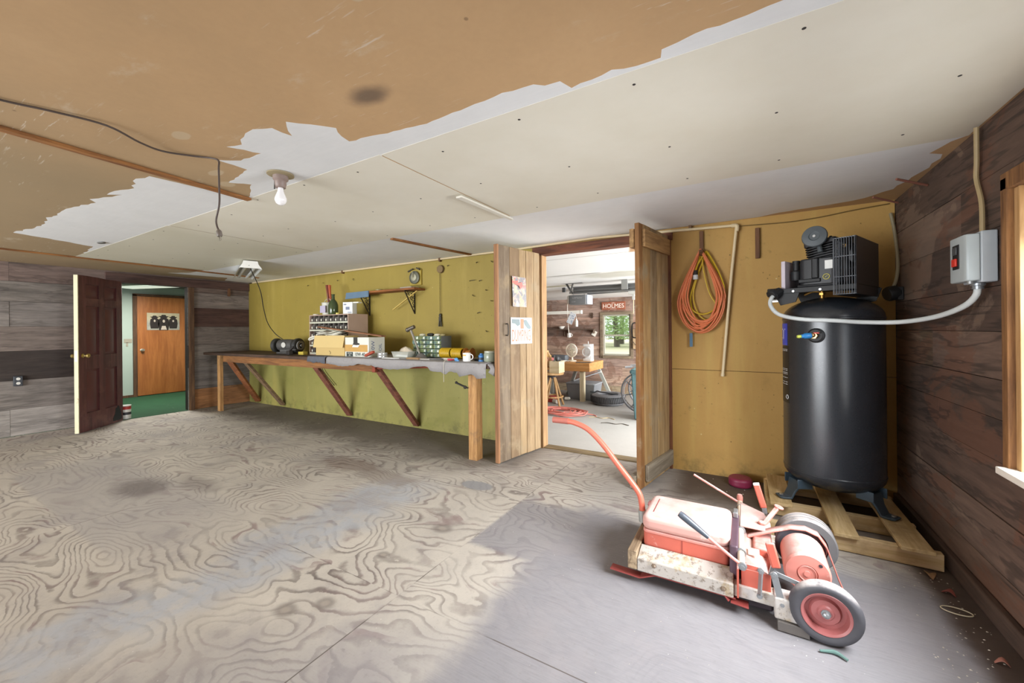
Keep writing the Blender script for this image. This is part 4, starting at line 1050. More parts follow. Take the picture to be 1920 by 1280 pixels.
g = G('poster_print'); c_ = g.noise(None, 9, 4, .6, .5, 'Color'); v_ = g.noise(None, 22, 5, .7)
c_ = g.mix(g.step(v_, .45, .6), '#69666b', '#a3948a'); x, y, z = g.sep()
c_ = g.mix(g.mul(g.step(z, .02, .08), g.step(g.noise(None, 16, 3), .5, .56)), c_, '#b85a50')
c_ = g.mix(g.mul(g.step(g.mul(z, -1.), .0, .05), g.step(g.noise(None, 13, 4), .52, .58)), c_, '#b08a68')
c_ = g.mix(g.step(g.noise(g.map(g.tc, (1, 1, 1), (4, 2, 1)), 17, 3), .58, .62), c_, '#8f9a78')
c_ = g.mix(g.step(g.noise(g.map(g.tc, (1, 1, 1), (1, 7, 3)), 12, 3), .62, .65), c_, '#b5afa8'); g.out(c_, .45)
b.build('print', g.m, t)
b = MB(FACE); b.prism([(-.06, .07), (-.1, .03), (-.085, -.02), (-.045, -.01), (-.035, .05)], .001, Matrix.Translation((0, 0, .0105))); b.prism([(.04, .02), (.08, .04), (.1, -.01), (.06, -.03)], .001, Matrix.Translation((0, 0, .0035)))
b.build('pale_shape', paint('#b5a58c', .5), t)
b = MB(FACE); b.prism([(-.1, .1), (-.02, .11), (-.03, .085), (.04, .1), (.05, .06), (.01, .03), (-.01, .06), (-.09, .075)], .001, Matrix.Translation((0, 0, .0125)))
b.build('pink_shape', paint('#b8564a', .5), t)
L = onface(.315, 1.27)
t = thing('dumping_sign', 'white metal sign lettered DUMPING with an orange bar, below the poster', 'sign', L)
b = MB(FACE); b.box(-.165, .165, -.132, .132, 0, .003)
for q in ((-.165, .165, .126, .132), (-.165, .165, -.132, -.126)): b.box(q[0], q[1], q[2], q[3], .003, .006)
for q in ((-.165, -.159, -.126, .126), (.159, .165, -.126, .126)): b.box(q[0], q[1], q[2], q[3], .003, .006)
b.build('plate', paint('#b3b5b5', .4, wear='#9da3a3', wear_amt=.5), t)
b = MB(FACE); b.prism([(-.145, .115), (-.03, .115), (-.02, .06), (-.06, .045), (-.1, .07), (-.145, .075)], .001, Matrix.Translation((0, 0, .003))); b.prism([(.03, .11), (.08, .11), (.15, .04), (.145, .015), (.1, .02), (.05, .06)], .001, Matrix.Translation((0, 0, .003)))
b.build('grey_patch', paint('#53676b', .5), t)
b = MB(FACE); b.box(-.012, .035, .02, .118, .003, .0045)
b.text('DUMPING', .135, Matrix.Translation((0, -.055, .0035)) , lambda v: Vector((v.x, v.y * 1.25, v.z)), .49); b.build('lettering', paint('#cf5a22', .5), t)

d3, W3 = plank_door(3, 'open plank door with cross battens beside the coiled orange cord', (-.645, 3.842), (-.762, 3.225), .04,
    [(.2, '#e5d3b2'), (.22, '#f6e6c4'), (.22, '#cfc3ae'), (.24, '#e2c79a'), (.12, '#c99d6a')], 1, .006, 2.118, seed=9)
BT = wood('#b08a58', '#7d5c38', 'X', 1.0); BT2 = wood('#8f8472', '#6a5f50', 'X', 1.0)
b = MB(); b.box(.02, W3 - .055, .041, .066, 1.93, 2.07); b.build('batten', BT, d3, bevel=.003)
b = MB(); b.box(-.01, W3 - .075, .041, .07, .045, .175); o = b.build('batten', BT2, d3, bevel=.003); o['label'] = 'grey weathered bottom batten'
b = MB(); b.box(W3 - .09, W3 + .02, -.05, -.001, .0, .1); b.build('batten', BT2, d3, bevel=.003)
b = MB(); b.box(W3 - .12, W3 + .012, -.036, -.001, 1.92, 2.07); b.build('batten', BT, d3, bevel=.003)
b = MB(); b.tube([(W3 - .06, -.001, 1.20), (W3 - .06, -.05, 1.21), (W3 - .06, -.05, 1.31), (W3 - .06, -.001, 1.32)], .0055, 8, 4); b.build('door_handle', paint('#2d2b29', .5, .5), d3)
GZ = paint('#c3c8c6', .35, .6)
for z in (.41, 1.675):
    b = MB(Matrix.Translation(-Vector((0, 0, 0)))); M = Matrix.Rotation(-put2d((-.645, 3.842), (-.762, 3.225)), 4, 'Z')
    # leaf on the post (turned back into wall directions) and leaf on the door edge
    b.box(.005, .065, -.022, -.017, z - .06, z + .06, M @ Matrix.Translation((-.04 + .01, 0, 0)))
    b.cyl((-.005, -.008, z - .06), (-.005, -.008, z + .06), .008, 10)
    b.build('hinge', GZ, d3)
# ------------------------------------------------------------------ workbench along the yellow wall
ZT = .948
L = (-5.0, 3.5, 0)
t = thing('workbench', 'long dark wooden workbench braced against the yellow wall', 'workbench', L)
DKW = wood('#5a4232', '#38271d', 'X', 1.1); ORW = wood('#9c6a3a', '#6b4526', 'X', 1.1); LG = wood('#c79a63', '#93683a', 'Z', 1.2, dirt='#8a6a48'); BRC = wood('#84553a', '#57352a', 'X', 1.3)
b = W(L)
for y0, y1, k in ((3.135, 3.37, .9), (3.374, 3.61, 1.05), (3.614, 3.862, .85)):
    b.c = (k, k, k); b.box(-7.90, -2.10, y0, y1, ZT - .04, ZT)
b.build('bench_top', DKW, t, bevel=.003)
b = W(L); b.box(-7.3, -3.75, 3.165, 3.205, .805, ZT - .041); b.build('front_rail', ORW, t, bevel=.003)
b = W(L); b.box(-3.75, -3.70, 3.15, 3.20, .80, ZT - .041); b.beam((-3.72, 3.19, .86), (-2.95, 3.3, .895), .03, .05); b.build('front_rail', wood('#93442c', '#6b2f20', 'X'), t, bevel=.003)
b = W(L); b.box(-7.46, -7.37, 3.15, 3.20, 0, ZT - .041); b.build('leg', LG, t, bevel=.004)
b = W(L); b.box(-2.375, -2.275, 3.165, 3.265, 0, ZT - .041); b.build('leg', LG, t, bevel=.004)
for k, (xf, xt) in enumerate(((-7.58, -7.22), (-6.80, -6.76), (-5.06, -4.96), (-3.72, -3.74))):
    b = W(L); b.beam((xf, 3.85, .03), (xt, 3.17, .885), .045, .085, (1, 0, 0)) if 0 else b.beam((xf, 3.84, .045), (xt, 3.20, .87), .09, .04)
    b.build('brace', wood('#a5673c', '#74442a', 'Y', 1.2) if k == 0 else (wood('#8f7454', '#67503c', 'Y', 1.2) if k == 1 else wood('#8a5440', '#5d362a', 'Y', 1.2)), t, bevel=.003)
# worn grey carpet on the right part of the top
g = G('grey_carpet'); n = g.noise(None, 160, 2); n2 = g.noise(None, 4, 6, .65)
c_ = g.mix(n2, '#8d8a8a', '#b3afad'); c_ = g.mix(g.mul(n, .4), c_, '#5f5c5c'); c_ = g.mix(g.step(g.noise(None, 7, 6, .7), .58, .72), c_, '#77706c'); g.bump(n, .6, .006); g.out(c_, .95)
CARP = g.m
def carpet(name, x0, x1, y1, drop, seed, label, mat, group=None):
    R = random.Random(seed); nx = int((x1 - x0) / .035) + 1
    prof = [(y1, ZT + .008), (3.3, ZT + .010), (3.15, ZT + .010), (3.128, ZT + .004), (3.122, ZT - .02)]
    vs = []; fs = []
    dz = 0
    for i in range(nx + 1):
        x = x0 + (x1 - x0) * i / nx
        dz += R.uniform(-.012, .012); dz *= .8
        for (y, z) in prof: vs.append((x, y + R.uniform(-.002, .002), z + R.uniform(-.001, .002)))
        vs.append((x, 3.121 + R.uniform(-.004, .004), ZT - drop(x) + dz))
    m = len(prof) + 1
    for i in range(nx):
        for k in range(m - 1): fs.append((i * m + k, (i + 1) * m + k, (i + 1) * m + k + 1, i * m + k + 1))
    b = MB(Matrix.Translation((0, 0, 0))); b.raw(vs, fs)
    o = b.build(name, mat, None, (0, 0, 0)); s = o.modifiers.new('s', 'SOLIDIFY'); s.thickness = .007; s.offset = 1
    tag(o, label, 'carpet', group); return o
carpet('bench_carpet', -4.55, -2.13, 3.80, lambda x: .075 + .02 * math.sin(x * 7) + (.03 if x > -2.9 and math.sin(x * 11) > .3 else 0) + (.03 if x > -2.45 else 0), 3, 'worn grey carpet strip draped over the front edge of the workbench', CARP)
carpet('bench_carpet', -4.95, -4.58, 3.40, lambda x: .06, 5, 'small dark grey carpet scrap on the workbench edge below the cardboard box', paint('#5d6068', .95, var=.25, scale=40))
b = MB()
pr = []
for k in range(9):
    q = k / 8; pr.append((q, .0))
vs = []; fs = []
for i in range(9):
    u = i / 8
    y = 3.13 + .52 * u
    zt = ZT + .006; zb = ZT - .05 - .10 * math.sin(u * PI) * (1 - .4 * u) - .02
    for k in range(5):
        q = k / 4; vs.append((-2.118 + .03 * math.sin(q * PI) + .01 * q + .012 * math.sin(u * 9), y, zt + (zb - zt) * q))
for i in range(8):
    for k in range(4): fs.append((i * 5 + k, (i + 1) * 5 + k, (i + 1) * 5 + k + 1, i * 5 + k + 1))
b.raw(vs, fs); o = b.build('carpet_flap', CARP); s = o.modifiers.new('s', 'SOLIDIFY'); s.thickness = .01; s.offset = 0
tag(o, 'grey carpet flap hanging over the workbench end beside the plank door', 'carpet')

ZB, ZCp = ZT + .001, ZT + .0185     # standing on bare wood / on the carpet
# ---- bench grinder
L = (-6.02, 3.48, ZB)
t = thing('bench_grinder', 'dark dusty bench grinder at the bare end of the workbench', 'grinder', L, .25)
DK = paint('#4c4a47', .55, var=.35, scale=22, wear='#8d8a80', wear_amt=.55)
b = MB(); rbox(b, -.14, .14, -.09, .09, 0, .03, .03); b.box(-.09, .09, -.06, .06, .028, .07); b.build('base', DK, t, bevel=.005)
b = MB(); b.lathe([(0, -.15), (.06, -.15), (.085, -.13), (.09, -.06), (.09, .06), (.085, .13), (.06, .15), (0, .15)], 28, (0, 0, .13), (1, 0, 0)); b.build('motor', DK, t)
for s in (-1, 1):
    b = MB(); b.lathe([(0, -.03), (.095, -.03), (.108, -.02), (.108, .02), (.095, .03), (0, .03)], 28, (s * .20, 0, .125), (1, 0, 0)); b.build('wheel_guard', paint('#33322f', .55, var=.3), t, bevel=.002)
    b = MB(); b.lathe([(0, -.012), (.07, -.012), (.07, .012), (0, .012)], 24, (s * .238, 0, .125), (1, 0, 0)); b.lathe([(0, 0), (.02, 0), (.02, .02), (0, .02)], 6, (s * .25, 0, .125), (s, 0, 0)); b.build('grinding_wheel', paint('#8e8a84', .8), t)
b = MB(); b.lathe([(.026, 0), (.04, 0), (.04, .008), (.026, .008)], 20, (.02, -.092, .135), (0, -1, 0)); b.build('rating_plate', paint('#c9c6bd', .5), t)
b = MB(); b.box(.22, .30, -.15, -.09, .06, .075); b.beam((.24, -.1, .065), (.20, -.02, .05), .02, .012); b.build('tool_rest', DK, t, bevel=.003)
# ---- hanging cord from the shop light to the grinder
L = (-6.6, 3.6, 1.2)
b = W(L); b.tube([(-5.36, 2.62, 2.12), (-5.75, 2.95, 1.86), (-6.05, 3.15, 1.63), (-6.32, 3.35, 1.42), (-6.40, 3.5, 1.26), (-6.30, 3.57, 1.16), (-6.17, 3.56, 1.11)], .006, 6)
tag(b.build('light_cord', paint('#2f2c2a', .6), None, L), 'thin dark cord looping from the shop light down to the bench grinder', 'cord')
b = W((-5.6, 3.83, .6)); b.tube([(-5.70, 3.82, .90), (-5.72, 3.83, .78), (-5.68, 3.83, .68), (-5.55, 3.83, .57), (-5.40, 3.83, .46)], .007, 6)
tag(b.build('wire', paint('#55502e', .6), None, (-5.6, 3.83, .6)), 'thin dark wire dangling on the wall under the workbench', 'wire')
# ---- pigeon hole cabinet
L = (-4.99, 3.61, ZB)
t = thing('sorting_cabinet', 'tan cabinet of small pigeon hole bins on the workbench', 'cabinet', L)
TAN = paint('#b79d8c', .6, var=.1, wear='#9c806f', wear_amt=.62); PAL = paint('#c9c9b4', .5)
x0, x1, y0, y1, z1 = -5.42, -4.56, 3.45, 3.77, 1.515
b = W(L); b.box(x1 - .012, x1, y0, y1, ZB, z1); b.box(x0, x0 + .012, y0, y1, ZB, z1); b.box(x0 + .012, x1 - .012, y1 - .012, y1, ZB, z1); b.box(x0 + .012, x1 - .012, y0, y1 - .012, z1 - .012, z1); b.box(x0 + .012, x1 - .012, y0, y1 - .012, ZB, ZB + .012)
b.build('case', TAN, t, bevel=.002)
rows = 5; hh = (z1 - ZB - .024) / rows
b = W(L)
for r in range(rows): b.box(x0 + .012, x1 - .012, y0 - .004, y0 + .02, ZB + .012 + r * hh, ZB + .012 + r * hh + .022)
b.build('shelf_lip', PAL, t, bevel=.002)
b = W(L)
for r in range(rows): b.box(x0 + .012, x1 - .012, y0 + .02, y1 - .012, ZB + .012 + r * hh, ZB + .018 + r * hh)
for c in range(1, 8): b.box(x0 + c * .1075 - .004, x0 + c * .1075 + .004, y0 + .004, y1 - .012, ZB + .012, z1 - .012)
b.build('divider', paint('#77706a', .6), t)
R = random.Random(6)
BIN = [paint('#47423f', .6), paint('#5b5651', .6)]
for r in range(rows):
    for c in range(8):
        if r < 2 and c > 0: continue
        xx = x0 + .012 + c * .1065
        b = W(L); b.box(xx + .006, xx + .095, y0 + .02 + R.uniform(0, .01), y0 + .028 + R.uniform(.01, .03), ZB + .02 + r * hh + .003, ZB + r * hh + hh * R.uniform(.78, .92)); b.cur = 1; b.box(xx + .02, xx + .045, y0 + .012, y0 + .02, ZB + r * hh + .045, ZB + r * hh + .075)
        b.build('bin_drawer', [BIN[(r + c) % 2], paint('#d6d2c2', .6)], t, bevel=.002)
# ---- on top of it
z0 = z1 + .001
b = MB(); b.lathe([(0, 0), (.075, 0), (.085, .17), (.09, .175), (.082, .178), (.073, .01), (0, .008)], 20)
b.torus((0, 0, .17), .088, .004, (0, 1, 0), 20, 6, 1, .7); b.cur = 1; b.box(-.06, .06, -.088, -.083, .03, .13)
tag(b.build('plastic_tub', [paint('#cfcdbd', .5), paint('#b8b0c4', .6)], None, (-5.17, 3.58, z0)), 'white plastic tub holding brushes on top of the sorting cabinet', 'tub')
for k, (dx_, top, c, lab) in enumerate(((-.02, .42, '#7a3a28', 'dark red handled brush leaning in the white tub'), (.03, .40, '#b4552e', 'orange handled brush leaning in the white tub'))):
    b = MB(); b.tube([(0, 0, .0), (-.02 - .03 * k, .0, .2), (-.06 - .02 * k, .01, .36)], lambda q: .011 + .010 * q, 8); b.cur = 1; b.box(-.03, .03, -.012, .012, -.05, .02)
    tag(b.build('paint_brush', [paint(c, .4), paint('#5b4a34', .8)], None, (-5.13 + dx_, 3.58 + .02 * k, z0 + .07)), lab, 'brush')
b = MB(); b.lathe([(0, 0), (.062, 0), (.066, .01), (.066, .13), (.05, .18), (.022, .215), (.020, .27), (.024, .272), (.024, .285), (0, .285)], 24)
g = G('olive_glass'); g.out('#4d5a38', .12); g.b.inputs['Transmission Weight'].default_value = .25
tag(b.build('wine_bottle', g.m, None, (-4.985, 3.53, z0)), 'dark olive green glass bottle on top of the sorting cabinet', 'bottle')
L = (-4.72, 3.6, z0)
t = thing('carton', 'small white printed carton on top of the sorting cabinet', 'box', L, .3)
b = MB(); b.box(-.075, .075, -.05, .05, 0, .165); b.build('box', paint('#dfe1de', .5), t, bevel=.003)
b = MB(); b.box(-.03, .03, -.0515, -.05, .06, .1); b.box(-.06, -.02, -.0515, -.05, .125, .14); b.box(.0, .06, -.0515, -.05, .02, .03); b.build('printing', paint('#6d7690', .5), t)
b = MB(); b.box(.0, .13, -.04, .04, .150, .166, Matrix.Translation((.03, 0, 0))); b.build('flap', paint('#e8e6d9', .6), t)
b = MB(); b.lathe([(0, 0), (.03, 0), (.03, .022), (0, .022)], 16)
tag(b.build('jar_lid', paint('#c2b25c', .4, .4), None, (-4.87, 3.52, z0)), 'small yellow jar lid between the bottle and the carton', 'lid')
b = MB(); b.lathe([(0, 0), (.04, 0), (.045, .014), (0, .014)], 16)
tag(b.build('saucer', paint('#cfc9b6', .5), None, (-5.33, 3.5, z0)), 'small pale dish at the corner of the sorting cabinet top', 'dish')
# ---- cardboard box and oil carton in front
L = (-4.62, 3.28, ZB + .012)
t = thing('cardboard_box', 'open tan cardboard box with its flap folded down on the workbench', 'box', L)
CB = paint('#c9ae72', .8, var=.06, scale=4)
b = W(L); zb = ZB + .0175
for q in ((-4.91, -4.325, 3.215, 3.219), (-4.91, -4.325, 3.421, 3.425), (-4.91, -4.906, 3.219, 3.421), (-4.329, -4.325, 3.219, 3.421)): b.box(*q, zb, 1.225)
b.box(-4.91, -4.325, 3.215, 3.425, zb, zb + .004); b.build('box', CB, t)
b = W(L); b.raw([(-4.925, 3.213, 1.226), (-4.315, 3.213, 1.226), (-4.32, 3.185, 1.075), (-4.93, 3.19, 1.072), (-4.925, 3.209, 1.228), (-4.315, 3.209, 1.228), (-4.32, 3.181, 1.075), (-4.93, 3.186, 1.072)], [(0, 1, 2, 3), (7, 6, 5, 4), (0, 4, 5, 1), (1, 5, 6, 2), (2, 6, 7, 3), (3, 7, 4, 0)])
b.build('flap', paint('#d2b87c', .8, var=.06, scale=4), t)
b = W(L); b.tube([(-4.63, 3.2135, 1.03), (-4.60, 3.2135, 1.01), (-4.615, 3.2135, .985)], .0025, 5); b.build('pen_mark', paint('#5d5034', .8), t)
R = random.Random(8)
for k in range(3):
    b = MB(); vs = []; fs = []
    for i in range(7):
        for j in range(4): vs.append((-.22 + i * .073, -.09 + j * .06, .015 * math.sin(i * 1.1 + k) + .01 * math.cos(j * 2 + k)))
    for i in range(6):
        for j in range(3): fs.append((i * 4 + j, (i + 1) * 4 + j, (i + 1) * 4 + j + 1, i * 4 + j + 1))
    b.raw(vs, fs, Matrix.Rotation(R.uniform(-.1, .1), 4, 'Z'))
    o = b.build('paper_sheet', paint('#d8d5c6', .8), None, (-4.72 + k * .03, 3.315, 1.236 + k * .02)); s = o.modifiers.new('s', 'SOLIDIFY'); s.thickness = .003
    tag(o, 'crumpled white paper sheet lying across the open cardboard box', 'paper', 'papers heaped on the cardboard box')
b = W((-5.0, 3.25, 1.2)); b.tube([(-4.93, 3.23, 1.22), (-5.0, 3.22, 1.21), (-5.06, 3.22, 1.19), (-5.08, 3.23, 1.17), (-5.03, 3.25, 1.18), (-4.95, 3.25, 1.215)], .009, 8)
tag(b.build('rolled_strip', paint('#e2ddcc', .7), None, (-5.0, 3.25, 1.2)), 'looped pale strip hanging off the corner of the cardboard box', 'strip')
L = (-4.09, 3.28, ZB + .012)
t = thing('oil_carton', 'white motor oil carton printed 10W-40 with a torn tan band', 'box', L)
b = W(L); b.box(-4.315, -3.88, 3.215, 3.46, zb, 1.205); b.build('box', paint('#dcdcd0', .6, var=.05), t, bevel=.004)
b = W(L); b.box(-4.317, -3.90, 3.2125, 3.2145, 1.03, 1.115); b.build('tan_band', paint('#c69c58', .8), t)
b = W(L); b.box(-4.15, -4.08, 3.2105, 3.2145, 1.115, 1.205); b.prism([(-4.17, 1.10), (-4.05, 1.11), (-4.04, 1.13), (-4.08, 1.14), (-4.15, 1.135)], .004, Matrix.Translation((0, 3.2125, 0)) @ Matrix.Rotation(PI / 2, 4, 'X')); b.build('tape', paint('#3a3834', .4), t)
b = W(L); b.prism([(-4.17, 1.085), (-4.06, 1.085), (-4.03, 1.115), (-4.09, 1.11), (-4.15, 1.115)], .003, Matrix.Translation((0, 3.2085, 0)) @ Matrix.Rotation(PI / 2, 4, 'X')); b.build('torn_paper', paint('#ece9de', .8), t)
RX = Matrix.Rotation(PI / 2, 4, 'X')
b = W(L); b.box(-4.285, -4.165, 3.2125, 3.2145, .97, 1.025); b.build('logo_patch', paint('#353c38', .6), t)
b = W(L); b.text('MOTOR', .022, Matrix.Translation((-4.225, 3.2122, 1.008)) @ RX); b.text('OIL', .022, Matrix.Translation((-4.225, 3.2122, .985)) @ RX); b.build('lettering', paint('#d8dcd2', .6), t)
b = W(L); b.text('10W-40', .062, Matrix.Translation((-4.04, 3.2125, .997)) @ RX, None, .92); b.build('lettering', paint('#2f3a36', .6), t)
RS = Matrix(((0, 0, 1, 0), (1, 0, 0, 0), (0, 1, 0, 0), (0, 0, 0, 1)))
b = W(L); b.text('10W', .07, Matrix.Translation((-3.878, 3.28, 1.09)) @ RS @ Matrix.Rotation(PI / 2, 4, 'Z'), None, 1); b.text('OIL', .06, Matrix.Translation((-3.878, 3.39, 1.08)) @ RS @ Matrix.Rotation(PI / 2, 4, 'Z')); b.build('lettering', paint('#4e6088', .6), t)
# ---- plank lying across the boxes
b = W((-4.4, 3.4, 1.28)); b.beam((-5.06, 3.37, 1.345), (-3.72, 3.30, 1.218), .07, .016); b.cur = 0
tag(b.build('wood_plank', wood('#9a6b4a', '#6d4630', 'X', 1.2), None, (-4.4, 3.4, 1.28), bevel=.003), 'long thin brown plank lying slanted across the cardboard box and oil carton', 'plank')
# ---- small tools on the carpet
b = W((-3.86, 3.22, ZCp)); b.beam((-3.915, 3.2, ZCp + .02), (-3.765, 3.19, ZCp + .07), .035, .03)
tag(b.build('sanding_block', paint('#a3462f', .6, wear='#c9a08c', wear_amt=.6), None, (-3.86, 3.22, ZCp), bevel=.004), 'red brown packet leaning on the oil carton corner', 'packet')
for k in range(2):
    b = MB(); b.lathe([(.035, 0), (.055, 0), (.057, .003), (.057, .027), (.055, .03), (.035, .03), (.035, 0)], 28)
    tag(b.build('tape_roll', paint('#c9c9c6', .25, .6), None, (-3.685, 3.25, ZCp + k * .0305)), ('lower' if k == 0 else 'upper') + ' roll of the two stacked silver tape rolls on the workbench', 'tape', 'silver tape rolls')
R = random.Random(5)
b = MB(); b.prism([(-.12, -.03), (.1, -.045), (.13, .0), (.02, .04), (-.1, .03)], .008)
tag(b.build('white_cutout', paint('#e3e2dc', .6), None, (-3.5, 3.21, ZCp + .0)), 'flat white plastic piece on the carpet in front of the clear tub', 'plastic piece')
L = (-3.42, 3.34, ZCp)
t = thing('clear_tub', 'open clear plastic tub with crumpled paper on the workbench', 'tub', L, .1)
g = G('clear_plastic'); g.out('#cfd0c4', .25); g.b.inputs['Alpha'].default_value = .55
b = MB(); b.raw([(-.1, -.07, 0), (.1, -.07, 0), (.1, .07, 0), (-.1, .07, 0), (-.12, -.085, .075), (.12, -.085, .075), (.12, .085, .075), (-.12, .085, .075)], [(3, 2, 1, 0), (0, 1, 5, 4), (1, 2, 6, 5), (2, 3, 7, 6), (3, 0, 4, 7)]); o = b.build('tub', g.m, t); s = o.modifiers.new('s', 'SOLIDIFY'); s.thickness = .003
b = MB(); b.raw([(-.06, -.05, .02), (.02, -.06, .02), (.11, -.03, .06), (.12, .04, .05), (.03, .06, .11), (-.03, .05, .13), (-.07, .02, .10), (.02, .0, .125)], [(0, 1, 7, 6), (1, 2, 3, 7), (7, 3, 4), (7, 4, 5, 6)]); o = b.build('paper', paint('#cfc2ac', .8), t); s = o.modifiers.new('s', 'SOLIDIFY'); s.thickness = .003
b = MB(); b.box(-.09, .09, -.02, .02, 0, .02)
tag(b.build('wood_offcut', wood('#a5855c', '#7a5f3f', 'X'), None, (-3.14, 3.2, ZCp), .0), 'small wood offcut at the front of the bench carpet', 'offcut')
# ---- drawer organiser
L = (-3.2, 3.6, ZCp)
t = thing('drawer_organizer', 'grey green organiser of small clear drawers on the workbench', 'organiser', L)
b = W(L); X0, X1, Y0, Y1, Z1 = -3.43, -3.0, 3.5, 3.68, 1.215
b.box(X0, X0 + .006, Y0, Y1, ZCp, Z1); b.box(X1 - .006, X1, Y0, Y1, ZCp, Z1); b.box(X0 + .006, X1 - .006, Y0, Y1, Z1 - .006, Z1); b.box(X0 + .006, X1 - .006, Y0, Y1, ZCp, ZCp + .006); b.box(X0 + .006, X1 - .006, Y1 - .006, Y1, ZCp + .006, Z1 - .006)
for c in (1, 2, 3): b.box(X0 + c * .1075 - .002, X0 + c * .1075 + .002, Y0, Y1 - .006, ZCp + .006, Z1 - .006)
for r in range(1, 5): b.box(X0 + .006, X1 - .006, Y0, Y1 - .006, ZCp + r * .0497 - .0015, ZCp + r * .0497 + .0015)
b.build('case', paint('#656a6c', .5), t)
g = G('drawer_plastic'); c_ = g.noise(g.map(g.tc, (1, 1, 1)), 16, 3); c_ = g.mix(g.step(c_, .4, .6), '#6f8a84', '#8f9c6a'); g.out(c_, .25); g.b.inputs['Alpha'].default_value = .8
R = random.Random(3)
for r in range(5):
    for c in range(4):
        xx = X0 + .009 + c * .1072; zz = ZCp + .008 + r * .0497
        b = W(L); dd = R.uniform(0, .02); b.box(xx, xx + .098, Y0 - .012 - dd, Y0 + .1, zz, zz + .042); b.box(xx + .035, xx + .065, Y0 - .024 - dd, Y0 - .012 - dd, zz + .028, zz + .034); b.cur = 1; b.box(xx + .06, xx + .085, Y0 - .0135 - dd, Y0 - .012 - dd, zz + .008, zz + .034)
        b.build('drawer', [g.m, paint('#dfe4d4', .5)], t, bevel=.002)
for k, (x, y, c, s_) in enumerate(((-3.36, 3.58, '#c9c4a8', .03), (-3.25, 3.6, '#2f2c29', .035), (-3.13, 3.58, '#d6d0ba', .028), (-3.06, 3.6, '#a89a6a', .025))):
    b = MB(); R = random.Random(k)
    b.ball((0, 0, s_ * .5), s_, 10, (1.5, 1, .5)); b.box(-s_, s_, -.02, .01, 0, s_ * .5)
    tag(b.build('bundled_bag', paint(c, .7), None, (x, y, Z1 + .001)), ('pale bundled bag', 'black bundled bag', 'cream bundled bag', 'brownish bundled bag')[k] + ' on top of the clear drawer organiser', 'bag')
# long handled hammer standing up
b = W((-3.25, 3.44, ZCp)); b.tube([(-3.20, 3.37, ZCp + .03), (-3.27, 3.37, 1.14), (-3.345, 3.37, 1.29)], lambda q: .010 + .004 * q, 10); b.cur = 1; b.cyl((-3.39, 3.36, 1.29), (-3.29, 3.37, 1.325), .022, 14); b.ball((-3.385, 3.36, 1.29), .027, 12)
b.cur = 2; b.lathe([(0, 0), (.07, 0), (.06, .02), (.03, .05), (0, .06)], 16, (-3.19, 3.37, ZCp))
tag(b.build('ball_hammer', [paint('#8a8378', .5, .3), paint('#6d665c', .4, .7), paint('#6a6560', .6)], None, (-3.25, 3.44, ZCp)), 'slanting ball headed bar propped in front of the clear drawers', 'tool')
R = random.Random(13)
for k, (x, y, ln, a, c, lab) in enumerate(((-3.32, 3.25, .16, .2, '#8d8a85', 'flat grey trowel on the bench carpet under the slanting bar'), (-3.02, 3.22, .22, -.15, '#a9a49b', 'flat pale metal strip on the bench carpet before the yellow coils'), (-2.85, 3.26, .2, .35, '#5e5a56', 'dark flat file on the bench carpet before the yellow coils'), (-2.72, 3.30, .17, .1, '#c2baa8', 'pale flat stick on the bench carpet before the yellow coils'))):
    b = MB(); b.prism([(-ln / 2, -.02), (ln * .1, -.028), (ln / 2, -.006), (ln / 2, .006), (ln * .1, .028), (-ln / 2, .02)], .008 + .004 * k, Matrix.Rotation(a, 4, 'Z'))
    tag(b.build('flat_tool', paint(c, .5), None, (x, y, ZCp)), lab, 'tool')
# yellow hose coils
YH = paint('#c9a51e', .45)
for k, x in enumerate((-2.895, -2.735)):
    b = MB(); pts = []
    for i in range(150):
        a = i * 2 * PI / 15; q = i / 150; pts.append((-.07 + .14 * q, .052 * math.cos(a), .06 + .052 * math.sin(a)))
    b.tube(pts, .0078, 6, 1)
    tag(b.build('hose_coil', YH, None, (x, 3.47, ZCp)), ('yellow coil of air hose beside the clear drawers', 'yellow coil of air hose beside the orange spool')[k], 'hose', 'yellow hose coils')
b = MB(); b.lathe([(0, -.05), (.03, -.05), (.06, -.045), (.06, -.04), (.035, -.035), (.035, .035), (.06, .04), (.06, .045), (0, .05)], 20, (0, 0, .061), (1, 0, 0))
tag(b.build('wire_spool', paint('#a86a2a', .5), None, (-2.585, 3.47, ZCp)), 'orange brown spool at the end of the yellow coils', 'spool')
b = MB(); b.lathe([(0, 0), (.036, 0), (.04, .008), (.04, .085), (.036, .085), (.035, .01), (0, .008)], 24); b.torus((.045, .01, .045), .025, .005, (0, 1, 0), 16, 6)
b.cur = 1; b.box(-.018, .018, -.0415, -.039, .055, .07)
tag(b.build('mug', [paint('#eceae4', .3), paint('#d8ad5a', .5)], None, (-2.43, 3.22, ZCp)), 'white mug near the front of the bench carpet', 'mug')
b = MB(); b.lathe([(0, 0), (.03, 0), (.03, .06), (.018, .07), (.018, .08), (0, .08)], 18); b.cur = 1; b.lathe([(.0305, .015), (.0305, .04)], 18)
tag(b.build('spray_can', [paint('#2f6fae', .35), paint('#23303f', .4)], None, (-2.285, 3.27, ZCp)), 'small blue can between the white mug and the clear jar', 'can')
L = (-2.19, 3.29, ZCp)
t = thing('clear_jar', 'squat pale clear jar at the bench end beside the plank door', 'jar', L)
g = G('jar_plastic'); g.out('#b5bda8', .2); g.b.inputs['Transmission Weight'].default_value = .3
b = MB(); b.lathe([(0, 0), (.06, 0), (.066, .01), (.066, .075), (.058, .09), (0, .09)], 24); b.build('body', g.m, t)
b = MB(); b.lathe([(0, .0905), (.06, .0905), (.06, .105), (0, .105)], 24); b.build('lid', paint('#bdbfae', .4), t)
